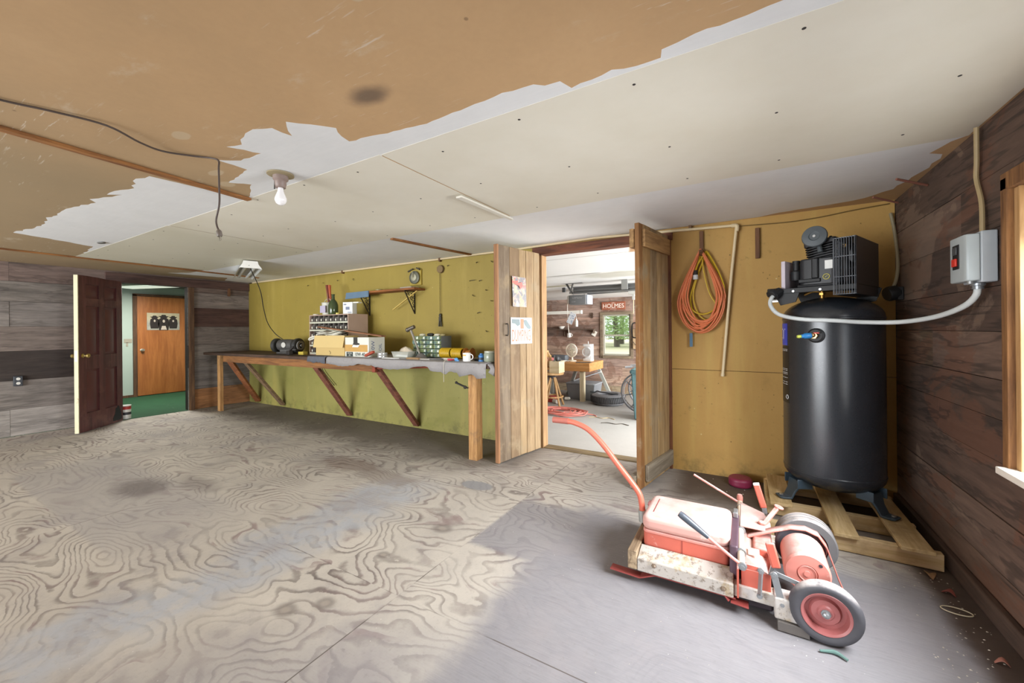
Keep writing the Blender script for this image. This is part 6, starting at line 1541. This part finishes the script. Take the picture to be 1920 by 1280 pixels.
# wheels
def rim_part(par, name, b, mat, bevel=0, label=None): return b.build(name, mat, par, bevel=bevel, label=label)
def wheel(x, y, z, R_, wd, s, near=True):
    w = W(ML)
    if near: pr = [(R_ * .64, -wd * .36)] + [(R_ * .82 + R_ * .18 * math.sin(a), -wd * .5 * math.cos(a)) for a in [math.radians(q) for q in (-30, -5, 15, 35, 52, 68, 80, 90, 100, 112, 128, 145, 165, 185, 210)]] + [(R_ * .64, wd * .36), (R_ * .64, -wd * .36)]
    else: pr = [(R_ * .7, -wd * .5), (R_ * .95, -wd * .5), (R_, -wd * .42), (R_, -wd * .2), (R_ * .965, -wd * .17), (R_ * .965, -wd * .1), (R_, -wd * .07), (R_, wd * .12), (R_ * .965, wd * .15), (R_ * .965, wd * .22), (R_, wd * .25), (R_, wd * .42), (R_ * .95, wd * .5), (R_ * .7, wd * .5), (R_ * .7, -wd * .5)]
    w.lathe(pr, 64, (x, y, z), (0, 1, 0)); ti = P('tire', w, paint('#4b4a4f' if near else '#7d7b7c', .75, var=.2, scale=14, wear='#77747a', wear_amt=.62, dust=.9))
    w = W(ML); w.lathe([(0, -.012), (R_ * .2, -.012), (R_ * .24, -.006), (R_ * .38, -.004), (R_ * .44, .008), (R_ * .56, .008), (R_ * .6, -wd * .36), (R_ * .665, -wd * .43), (R_ * .68, -wd * .40), (R_ * .68, wd * .4), (0, wd * .4)], 44, (x, y, z), (0, s, 0)); rim = P('wheel_rim', w, paint('#a66361', .45, var=.15, scale=8, wear='#cf9d97', wear_amt=.55), sharp=25)
    w = W(ML); w.lathe([(0, 0), (.017, 0), (.017, .004), (.012, .005), (.012, .016), (.007, .02), (0, .022)], 8, (x, y - s * .013, z), (0, -s, 0)); rim_part(rim, 'axle_nut', w, STEEL)
wheel(.268, 2.028, .124, .124, .058, 1)
wheel(.262, 2.62, .135, .135, .10, 1, False)
b = W(ML); b.cyl((.268, 2.06, .124), (.262, 2.6, .13), .016, 14); P('axle', b, DKM)
b = W(ML); b.beam((.30, 2.1, .15), (.37, 2.3, .055), .03, .03); P('cutter_guard', b, RED, .008)
# foot, cutter head
b = W(ML); b.box(.095, .19, 2.015, 2.10, .045, .135); P('cutter_shoe', b, RAIL, .006)
b = W(ML); b.box(.105, .215, 2.005, 2.11, .004, .044); b.lathe([(0, 0), (.008, 0), (.008, .005), (0, .005)], 8, (.15, 2.03, .045)); P('cutter_head', b, paint('#6b6662', .5, .3, var=.3), .008)
b = W(ML); b.box(.0, .095, 2.10, 2.40, .012, .08); P('crank_housing', b, DKM, .01)
b = W(ML); b.beam((.16, 2.04, .02), (.33, 2.2, .015), .06, .012); P('sickle_bar', b, DKM, .002)
# pedals / clutch levers
b = W(ML); b.beam((.083, 2.065, .20), (.096, 2.05, .262), .016, .012, (0, 1, 0)); P('clutch_lever', b, STEEL, .002)
b = W(ML); b.beam((.104, 2.045, .245), (.080, 2.05, .345), .035, .018, (0, 1, 0)); P('clutch_pad', b, RED2, .006, label='bright red lever pad')
b = W(ML); b.beam((.082, 2.60, .25), (.075, 2.60, .295), .024, .012, (0, 1, 0)); P('clutch_lever', b, STEEL, .002)
b = W(ML); b.beam((.077, 2.60, .28), (.042, 2.60, .405), .032, .016, (0, 1, 0)); pad = P('clutch_pad', b, RED2, .006, label='upright red lever with a white tip')
b = W(ML); b.beam((.043, 2.60, .400), (.040, 2.60, .412), .030, .017, (0, 1, 0)); b.build('lever_tip', paint('#e8e2de', .5), pad, bevel=.003)
b = W(ML); b.beam((.075, 2.42, .272), (.135, 2.50, .335), .022, .012); b.lathe([(0, 0), (.022, 0), (.022, .008), (0, .008)], 16, (.14, 2.505, .332), (.3, 0, 1)); b.lathe([(0, 0), (.02, 0), (.02, .012), (0, .012)], 6, (.065, 2.41, .269)); P('shift_lever', b, RED, .003)
b = W(ML); b.beam((.06, 2.28, .235), (.10, 2.13, .215), .012, .01); P('link_rod', b, DRED)
b = W(ML); b.box(.02, .10, 2.20, 2.46, .10, .24); P('gear_case', b, RED2, .012)
# ------------------------------------------------------------------ ceiling items
L = (-2.304, 1.30, ZC - .006)
t = thing('bulb_holder', 'bare white light bulb in an old porcelain holder on the ceiling', 'light', L)
b = W(L); b.lathe([(0, 0), (.07, 0), (.07, .006), (.055, .012), (0, .012)], 32, (-2.304, 1.30, ZC - .002), (0, 0, -1)); b.build('base_plate', paint('#97896b', .5, wear='#5d5038', wear_amt=.55), t)
b = W(L); b.lathe([(0, 0), (.04, 0), (.04, .02), (.03, .03), (.03, .05), (.027, .055), (.027, .066), (.024, .068), (0, .068)], 24, (-2.304, 1.30, ZC - .014), (0, 0, -1)); b.build('socket', paint('#8a7870', .5), t)
b = W(L); b.tube([(-2.335, 1.285, ZC - .03), (-2.338, 1.284, ZC - .085)], .004, 6, 1); b.build('pull_chain', paint('#5d5a56', .5), t)
b = W(L); b.lathe([(0, 0), (.014, 0), (.016, .02), (.024, .04), (.031, .06), (.031, .072), (.024, .088), (.012, .097), (0, .099)], 24, (-2.304, 1.30, ZC - .066 - .016), (0, 0, -1))
g = G('frosted_bulb'); g.out('#f2f0f0', .15); g.b.inputs['Subsurface Weight'].default_value = 0
b.build('bulb', g.m, t)
L = (-2.4, .8, 2.1)
t = thing('ceiling_cable', 'dark brown cable stapled along the ceiling with a plug dangling from its end', 'cable', L)
b = W(L); b.tube([(-2.50, .10, ZC - .008), (-2.463, .321, ZC - .008), (-2.411, .448, ZC - .009), (-2.372, .594, ZC - .012), (-2.43, .72, ZC - .02), (-2.475, .82, ZC - .012), (-2.43, .92, ZC - .008), (-2.37, .983, ZC - .010), (-2.31, .99, ZC - .035), (-2.297, .985, ZC - .08), (-2.289, .983, 2.017), (-2.29, .983, 1.93), (-2.322, .983, 1.86), (-2.318, .983, 1.825), (-2.298, .983, 1.797)], .0046, 8); b.build('cord', paint('#4e423c', .6), t)
b = W(L); b.lathe([(0, 0), (.007, 0), (.012, .008), (.013, .03), (.010, .036), (0, .036)], 12, (-2.299, .983, 1.80), (.32, 0, -1)); b.build('plug', paint('#6d645c', .5), t)
b = W(L); b.beam((-2.281, .983, 1.765), (-2.271, .983, 1.745), .004, .0015); b.beam((-2.293, .983, 1.763), (-2.284, .983, 1.742), .004, .0015); b.build('prong', paint('#b5b0a2', .3, .9), t)
# shop light
L = (-5.9, 2.9, 2.1); a_ = math.atan2(.52, -1.32)
t = thing('shop_light', 'white metal fluorescent shop light hanging close under the ceiling', 'light', (-5.36, 2.64, 2.075), a_)
b = MB(); pr = [(-.075, .10), (.075, .10), (.085, .06), (.125, .0), (.118, .0), (.078, .056), (-.078, .056), (-.118, .0), (-.125, .0), (-.085, .06)]
b.prism(pr, 1.22, Matrix(((0, 0, 1, 0), (1, 0, 0, 0), (0, 1, 0, 0), (0, 0, 0, 1)))); b.build('reflector', paint('#c9c9c4', .35, .2), t)
b = MB(); b.prism([(-.075, .10), (.075, .10), (.085, .06), (.12, .01), (-.12, .01), (-.085, .06)], .006, Matrix(((0, 0, 1, -.007), (1, 0, 0, 0), (0, 1, 0, 0), (0, 0, 0, 1)))); b.build('end_plate', paint('#f0efe9', .4), t)
for y in (-.05, .05):
    b = MB(); b.cyl((.02, y, .03), (1.2, y, .03), .018, 14); b.build('tube', paint('#dfe3e0', .2), t)
b = MB()
for x in (.2, 1.0): b.tube([(x, 0, .10), (x, 0, .113)], .004, 6, 1)
b.build('hanger', paint('#8a8a86', .4, .6), t)
b = MB(); b.lathe([(0, 0), (.05, 0), (.045, .008), (0, .01)], 20, (0, 0, 0), (0, 0, -1))
tag(b.build('blank_cover', paint('#6b6a66', .5), None, (-5.53, 1.34, ZC - .0015)), 'small dark oval cover on the white paint patch of the ceiling', 'cover').scale = (1.3, .6, 1)

# ------------------------------------------------------------------ on the yellow wall
BLKI = paint('#2a2420', .55, .3)
L = (-4.1, 3.75, 1.75)
t = thing('bracket_shelf', 'plain orange brown shelf on two ornate iron brackets on the yellow wall', 'shelf', L)
b = W(L); b.box(-4.72, -3.58, 3.67, 3.868, 1.80, 1.825); b.build('shelf_board', wood('#a5662f', '#74431f', 'X', 1.2), t, bevel=.003)
for x in (-4.63, -3.76):
    b = W(L); b.box(x - .006, x + .006, 3.857, 3.868, 1.50, 1.799); b.box(x - .006, x + .006, 3.68, 3.857, 1.788, 1.799); b.beam((x, 3.69, 1.785), (x, 3.86, 1.51), .010, .012)
    for k, (yy, zz, r) in enumerate(((3.83, 1.75, .028), (3.78, 1.758, .022), (3.74, 1.765, .014), (3.835, 1.69, .022), (3.84, 1.64, .016), (3.80, 1.705, .016), (3.845, 1.60, .011))): b.torus((x, yy, zz), r, .0045, (1, 0, 0), 16, 5)
    b.build('bracket', BLKI, t)
b = W((-4.83, 3.7, 1.8)); b.raw([(-4.89, 3.654, 1.735), (-4.41, 3.654, 1.745), (-4.41, 3.654, 1.828), (-4.87, 3.654, 1.822), (-4.89, 3.668, 1.735), (-4.41, 3.668, 1.745), (-4.41, 3.668, 1.828), (-4.87, 3.668, 1.822)], [(0, 1, 2, 3), (7, 6, 5, 4), (0, 4, 5, 1), (1, 5, 6, 2), (2, 6, 7, 3), (3, 7, 4, 0)])
tag(b.build('blue_board', paint('#61798e', .6, var=.15), None, (-4.83, 3.7, 1.8)), 'blue grey painted board at the end of the bracket shelf', 'board')
b = W((-3.95, 3.8, 1.65)); b.beam((-4.09, 3.80, 1.565), (-3.60, 3.74, 1.785), .02, .008)
tag(b.build('paint_stick', paint('#d9bd6a', .7), None, (-3.95, 3.8, 1.65)), 'pale stick wedged slanting through the shelf bracket', 'stick')
b = W((-3.72, 3.75, 1.83)); b.box(-3.86, -3.66, 3.70, 3.84, 1.826, 1.845)
tag(b.build('folded_paper', paint('#a59a88', .8), None, (-3.72, 3.75, 1.83), bevel=.003), 'greyish folded paper lying on the bracket shelf end', 'paper')
b = W((-4.35, 3.74, 1.83)); b.lathe([(0, 0), (.05, 0), (.05, .018), (.03, .024), (0, .024)], 20, (-4.30, 3.75, 1.826))
tag(b.build('tin_lid', paint('#9a9060', .5), None, (-4.35, 3.74, 1.83)), 'flat tin lid lying on the bracket shelf beside the blue board', 'lid')
L = (-3.73, 3.86, 1.98)
t = thing('reel_gauge', 'round grey dial mounted on a yellow square plate on the yellow wall', 'gauge', L)
b = W(L); b.box(-3.83, -3.63, 3.848, 3.869, 1.875, 2.08, Matrix()); b.build('back_plate', paint('#a8923a', .6), t, bevel=.006)
b = W(L); b.lathe([(0, 0), (.08, 0), (.085, .01), (.085, .025), (.075, .03), (.07, .022), (0, .022)], 32, (-3.73, 3.848, 1.975), (0, -1, 0)); b.build('dial_rim', paint('#6f6f62', .45, .4), t)
b = W(L); b.lathe([(0, 0), (.05, 0), (.045, .012), (.015, .016), (0, .016)], 24, (-3.73, 3.826, 1.975), (0, -1, 0)); b.beam((-3.73, 3.80, 1.975), (-3.735, 3.80, 2.05), .012, .008); b.build('dial_hub', paint('#a9a68e', .4, .3), t)
b = W(L); b.beam((-3.85, 3.84, 2.06), (-3.76, 3.84, 2.09), .02, .015); b.beam((-3.70, 3.84, 2.10), (-3.64, 3.84, 2.07), .02, .015); b.build('clip', paint('#3a3226', .5), t)
L = (-3.31, 3.86, 1.8)
t = thing('pulley_chain', 'thin chain hanging from a small pulley with a dark clip at its end', 'chain', L)
b = W(L); b.lathe([(0, 0), (.045, 0), (.05, .006), (.04, .012), (.04, .02), (.05, .026), (.045, .03), (0, .03)], 24, (-3.305, 3.868, 2.05), (0, -1, 0)); b.box(-3.36, -3.34, 3.845, 3.869, 2.03, 2.08); b.build('pulley', paint('#7a6238', .5), t)
b = W(L)
for k in range(28): b.torus((-3.313, 3.85, 2.0 - k * .0182), .0065, .0018, (1, 0, 0) if k % 2 else (0, 1, 0), 8, 4, 1, 1.5)
b.build('links', paint('#57492a', .4, .6), t)
b = W(L); b.ball((-3.315, 3.85, 1.47), .02, 10, (1, .6, 1.3)); b.box(-3.333, -3.297, 3.842, 3.858, 1.40, 1.45); b.beam((-3.325, 3.85, 1.41), (-3.335, 3.85, 1.33), .012, .014); b.beam((-3.305, 3.85, 1.41), (-3.295, 3.85, 1.33), .012, .014); b.build('clip', paint('#2d2a1e', .5), t)
L = (-3.2, 3.84, 2.18)
# conduit pipe along the top
L = (-.1, 3.83, 1.5)
t = thing('pvc_pipe', 'cream pipe running along the ceiling line and down the yellow wall', 'pipe', L)
PV = paint('#d3c09a', .5, var=.1, scale=5)
b = W(L); b.cyl((-7.75, 3.848, 2.178), (-2.2, 3.848, 2.176), .012, 12); b.cyl((-2.2, 3.848, 2.176), (-1.3, 3.828, 2.186), .012, 12); b.cyl((-1.3, 3.828, 2.186), (-.075, 3.835, 2.139), .012, 12); b.build('top_run', PV, t)
b = W(L); b.tube([(-.062, 3.835, 2.13), (-.105, 3.84, 1.7), (-.14, 3.845, 1.3), (-.176, 3.845, .87)], .012, 12); b.build('drop', PV, t)
b = W(L); b.tube([(-.10, 3.835, 2.14), (-.068, 3.835, 2.138), (-.058, 3.835, 2.125), (-.062, 3.836, 2.09)], .0165, 12); b.cyl((-.174, 3.845, .89), (-.177, 3.845, .865), .015, 12); b.build('elbow', PV, t)
b = W(L)
for x in (-.42, -5.2, -3.31): b.box(x - .012, x + .012, 3.83, 3.869, 2.145, 2.20)
b.build('pipe_strap', paint('#6b4a2a', .6), t)
b = W((.4, 3.86, 2.12)); b.tube([(-.05, 3.86, 2.135), (.1, 3.862, 2.128), (.3, 3.863, 2.12), (.5, 3.862, 2.128), (.7, 3.862, 2.15), (.9, 3.862, 2.165)], .004, 6)
tag(b.build('thin_cord', paint('#6d5526', .7), None, (.4, 3.86, 2.12)), 'thin brown cord strung along the yellow wall above the compressor', 'cord')
PEG = wood('#7a5436', '#4d3322', 'Z', 1.4)
for (x, z0, z1, y, c, lab) in ((-.331, 1.80, 2.13, 3.87, 1, 'dark wooden peg holding the coiled orange cord'), (.087, 1.85, 2.10, 3.87, 1, 'bare dark wooden strip nailed beside the cream pipe'), ):
    b = W((x, y, z0)); b.box(x - .016, x + .016, 3.845, 3.868, z0 + .07 if c == 1 and x < 0 else z0, z1)
    if x < 0: b.beam((x, 3.86, 1.91), (x, 3.775, 1.945), .03, .024)
    tag(b.build('wall_peg', PEG, None, (x, y, z0), bevel=.003), lab, 'peg')
b = W((XL, 3.53, 1.92)); b.box(XL, XL + .035, 3.515, 3.55, 1.92, 2.06)
tag(b.build('wall_peg', PEG, None, (XL, 3.53, 1.92), bevel=.003), 'dark wooden peg on the grey board wall above the workbench corner', 'peg')
# coiled cords on the peg
L = (-.33, 3.80, 1.9)
def coil(name, label, mat, n, cx, top, wid, hgt, rr, seed, y0, extra=None):
    R = random.Random(seed); b = W(L); pts = []
    for i in range(n):
        w = wid * R.uniform(.62, 1.0); h = hgt * R.uniform(.86, 1.0); sh = R.uniform(-.04, .03); yy = y0 + R.uniform(-.018, .018)
        tp = top + R.uniform(-.012, .012)
        for q in range(14):
            a = PI / 2 + 2 * PI * q / 14
            ca, sa = math.cos(a), math.sin(a)
            k_ = (1 - sa) / 2                                   # 0 at top, 1 at bottom
            wx = w * (.18 + .82 * min(1, k_ * 1.55) ** .75) if k_ < .75 else w * (1.0)
            pts.append((cx + sh * k_ + ca * wx, yy - .012 * k_ + R.uniform(-.003, .003), tp - h * k_ ** .95))
    b.tube(pts, rr, 6, 3)
    if extra: extra(b)
    return b.build(name, mat, None, L)
tag(coil('orange_cord_coil', '', paint('#d2764a', .5, var=.15, scale=3), 13, -.335, 1.955, .195, .72, .0062, 3, 3.812), 'thick oval coil of orange extension cord hung on the wooden peg', 'cord')
t = thing('yellow_cord_coil', 'yellow extension cord with a clear plug hanging inside the orange coil', 'cord', L)
o = coil('cord', '', paint('#c2a21c', .5), 3, -.29, 1.935, .17, .60, .0062, 8, 3.842); o.parent = t; o.location = (0, 0, 0)
b = W(L); b.tube([(-.335, 3.84, 1.93), (-.36, 3.83, 1.84), (-.378, 3.82, 1.78)], .006, 6); b.tube([(-.33, 3.84, 1.93), (-.31, 3.835, 1.75), (-.27, 3.835, 1.58), (-.2, 3.835, 1.45)], .006, 6); b.build('loose_end', paint('#c2a21c', .5), t)
b = W(L); b.lathe([(0, 0), (.015, 0), (.02, .015), (.02, .04), (0, .04)], 12, (-.378, 3.82, 1.785), (0, 0, -1)); b.build('plug_body', BLKI, t)
b = W(L); b.lathe([(0, 0), (.021, 0), (.021, .035), (.015, .04), (0, .04)], 12, (-.378, 3.82, 1.744), (0, 0, -1)); b.build('plug_end', paint('#c3c5c4', .3), t)
b = W((-.42, 3.85, 1.15)); b.box(-.432, -.408, 3.835, 3.842, 1.115, 1.235)
tag(b.build('cable_tie', paint('#4f6f86', .6), None, (-.42, 3.85, 1.15)), 'short blue strap hanging below the orange cord coil', 'strap')
# nails in the yellow wall
R = random.Random(31); NL = paint('#2f2718', .5, .3)
for k, (x, z, lab) in enumerate(((-2.76, 2.08, 'bent nail'), (-2.55, 2.08, 'bent nail'), (-3.2, 2.08, 'bent nail'), (-2.86, 1.87, 'long nail'), (-2.72, 1.86, 'bent nail'), (-2.82, 1.70, 'bent nail'), (-2.63, 1.75, 'bent nail'), (-2.56, 1.62, 'bent nail'), (-2.75, 1.48, 'bent nail'), (-4.98, 2.05, 'bent nail'), (-5.35, 2.05, 'bent nail'), (-5.7, 2.04, 'bent nail'), (-6.1, 2.02, 'bent nail'), (-2.63, 1.27, 'bent nail'), (-2.5, 1.2, 'bent nail'))):
    b = MB(); ln = .09 if k == 3 else R.uniform(.03, .05); an = R.uniform(-.2, .5)
    b.tube([(0, 0, 0), (.004, -.016, .002), (ln * .5, -.024, -ln * an), (ln, -.02, -ln * an * 1.6)], .0032, 6)
    tag(b.build('wall_nail', NL, None, (x, YB - .001, z)), 'small dark bent nail sticking out of the yellow wall above the workbench', 'nail', 'bent nails in the yellow wall')
for k, (x, y, z, l, lab) in enumerate(((.87, 3.2, 2.12, .17, 'rusty rod end poking out of the ceiling corner above the switch box'), (.84, 3.6, 2.13, .15, 'rusty rod end poking out of the ceiling corner above the compressor'))):
    b = MB(); b.cyl((-l / 2 - .02, -.05, .02), (.055, .06, -.012), .007, 8)
    tag(b.build('rod_end', paint('#8a5a4a', .6), None, (x, y, z)), lab, 'rod')
# outlet on the grey boards
L = (XL, 1.153, .69)
t = thing('wall_outlet', 'black duplex outlet with white sockets on the grey board wall', 'outlet', L)
b = W(L); b.box(XL, XL + .035, 1.115, 1.19, .63, .755); b.build('outlet_box', paint('#3f4246', .45, .4), t, bevel=.004)
b = W(L)
for z in (.665, .72): b.lathe([(0, 0), (.018, 0), (.016, .004), (0, .004)], 18, (XL + .036, 1.153, z), (1, 0, 0))
b.build('socket', paint('#d8d6ce', .4), t)
# paint can behind the panelled door
L = (-8.03, 2.19, .004)
t = thing('paint_can', 'small white and red paint can standing in the doorway behind the panelled door', 'can', L)
b = MB(); b.lathe([(0, 0), (.06, 0), (.06, .19), (.064, .195), (.064, .2), (0, .2)], 28); b.build('can', paint('#e2e2de', .4), t)
b = MB(); b.lathe([(.0605, .14), (.0605, .185)], 28); b.cur = 0; b.build('label_band', paint('#b23a34', .5), t)
b = MB(); b.lathe([(.0605, .06), (.0605, .10)], 28); b.build('print_band', paint('#33363c', .5), t)
# ------------------------------------------------------------------ floor oddments
b = MB(); rbox(b, -.085, .085, -.085, .085, 0, .07, .08, 8)
tag(b.build('round_tin', paint('#7a2340', .45, var=.15), None, (-.05, 3.71, 0), bevel=.02, seg=4), 'dark maroon round tin on the floor at the foot of the yellow wall', 'tin')
b = MB(); b.tube([(-.05, 0, .008), (0, .015, .01), (.035, -.005, .008)], lambda q: .007 * (1.1 - abs(q - .5)), 8)
tag(b.build('green_stick', paint('#5f7f78', .6), None, (.29, 1.955, 0)), 'short grey green stick on the floor by the mower wheel', 'stick')
b = MB(); b.torus((0, 0, .006), .034, .0025, (0, 0, 1), 24, 6, 1.5, .8)
tag(b.build('wire_loop', paint('#c9bfa2', .6), None, (.80, 2.53, 0)), 'thin pale wire loop on the shaded dirt strip by the brown wall', 'wire')
R = random.Random(17)
LEAFS = [('#8a6a4a', .80, 2.83, .04, 'tan curled dry leaf beside the pallet corner'), ('#8a4a40', .82, 2.68, .028, 'reddish dry leaf on the shaded dirt strip by the brown wall'), ('#a06a5a', .82, 2.22, .022, 'pinkish scrap on the shaded dirt strip nearest the window')]
for c, x, y, s_, lab in LEAFS:
    b = MB(); vs = []; fs = []
    for i in range(7):
        u = i / 6; w = math.sin(u * PI) * .5 + .04
        for j in range(3): v = (j - 1) * w; vs.append(((u - .5) * 2 * s_, v * s_, .004 + .018 * abs(v) + .012 * math.sin(u * 4)))
    for i in range(6):
        for j in range(2): fs.append((i * 3 + j, (i + 1) * 3 + j, (i + 1) * 3 + j + 1, i * 3 + j + 1))
    b.raw(vs, fs, Matrix.Rotation(R.uniform(0, 3), 4, 'Z')); o = b.build('dry_leaf', paint(c, .8), None, (x, y, 0)); s = o.modifiers.new('s', 'SOLIDIFY'); s.thickness = .002
    tag(o, lab, 'leaf')
b = MB(); R = random.Random(23)
def crumb(x, y, s):
    n = 5; b.raw([(x + s * math.cos(a) * R.uniform(.6, 1), y + s * math.sin(a) * R.uniform(.6, 1), .0005) for a in [k * 2 * PI / n + R.random() for k in range(n)]] + [(x, y, s * .6)], [(0, 1, 5), (1, 2, 5), (2, 3, 5), (3, 4, 5), (4, 0, 5), (4, 3, 2, 1, 0)])
for k in range(110): crumb(R.uniform(.62, .87), R.uniform(1.7, 2.85), R.uniform(.002, .006))
for k in range(22): crumb(R.uniform(-.55, .05), R.uniform(3.45, 3.84), R.uniform(.002, .007))
for k in range(90): crumb(R.uniform(-.6, .75), R.uniform(1.4, 3.3), R.uniform(.0015, .0035))
for k in range(60): crumb(R.uniform(-7, -2.4), R.uniform(2.6, 3.8), R.uniform(.002, .008))
tag(b.build('debris', paint('#b5ada0', .8, var=.4, scale=60)), 'scattered pale crumbs and wood chips on the floor', 'debris', kind='stuff')
# ------------------------------------------------------------------ daylight and added rear fill
def area(name, loc, rot, sx, sy, power, col=(1, 1, 1), spread=PI):
    l = bpy.data.lights.new(name, 'AREA'); l.shape = 'RECTANGLE'; l.size = sx; l.size_y = sy; l.energy = power; l.color = col; l.spread = spread
    o = bpy.data.objects.new(name, l); COL.objects.link(o); o.location = loc; o.rotation_euler = rot
    return o
H = PI / 2
area('daylight_right_window', (XR + .20, 1.775, 1.33), (0, H - .5, 0), 1.0, 1.1, 74, (.94, .97, 1), 2.2)
area('rear_fill', (-5.1, YR - .05, 1.0), (H, 0, 0), 5.1, 1.9, 440, (.93, .965, 1))  # added fill light in the made-up opening behind the camera
area('daylight_garage_door', (1.9, 6.4, 1.0), (0, H, 0), 2.0, 3.6, 440, (1, 1, 1))
area('hall_lamp', (-9.2, 2.9, 2.1), (0, 0, 0), .9, .5, 62, (1, .97, .9))
w = bpy.data.worlds.new('World'); SC.world = w; w.use_nodes = True
bg = w.node_tree.nodes['Background']; bg.inputs[0].default_value = (.86, .93, 1, 1); bg.inputs[1].default_value = 2.6

# ------------------------------------------------------------------ camera
cd = bpy.data.cameras.new('Camera'); cam = bpy.data.objects.new('Camera', cd); COL.objects.link(cam)
cd.sensor_fit = 'HORIZONTAL'; cd.sensor_width = 36; cd.lens = 745 / 1920 * 36; cd.shift_y = -(640 - 618) / 1920
cd.clip_start = .05; cd.clip_end = 200
yaw, roll = math.radians(30.5), math.radians(.54)
F = Vector((-math.sin(yaw), math.cos(yaw), 0)); R0 = Vector((math.cos(yaw), math.sin(yaw), 0)); U0 = Vector((0, 0, 1))
Rv = R0 * math.cos(roll) - U0 * math.sin(roll); Uv = U0 * math.cos(roll) + R0 * math.sin(roll)
cam.matrix_world = Matrix(((Rv.x, Uv.x, -F.x, 0), (Rv.y, Uv.y, -F.y, 0), (Rv.z, Uv.z, -F.z, 1.28), (0, 0, 0, 1)))
SC.camera = cam
vs = SC.view_settings; SC.display_settings.display_device = 'sRGB'
vs.view_transform = 'Standard'; vs.look = 'None'; vs.gamma = 1; vs.exposure = 0.18; vs.use_curve_mapping = False
SC.cycles.use_denoising = True; SC.cycles.max_bounces = 10; SC.cycles.diffuse_bounces = 6
SC.cycles.sample_clamp_indirect = 6
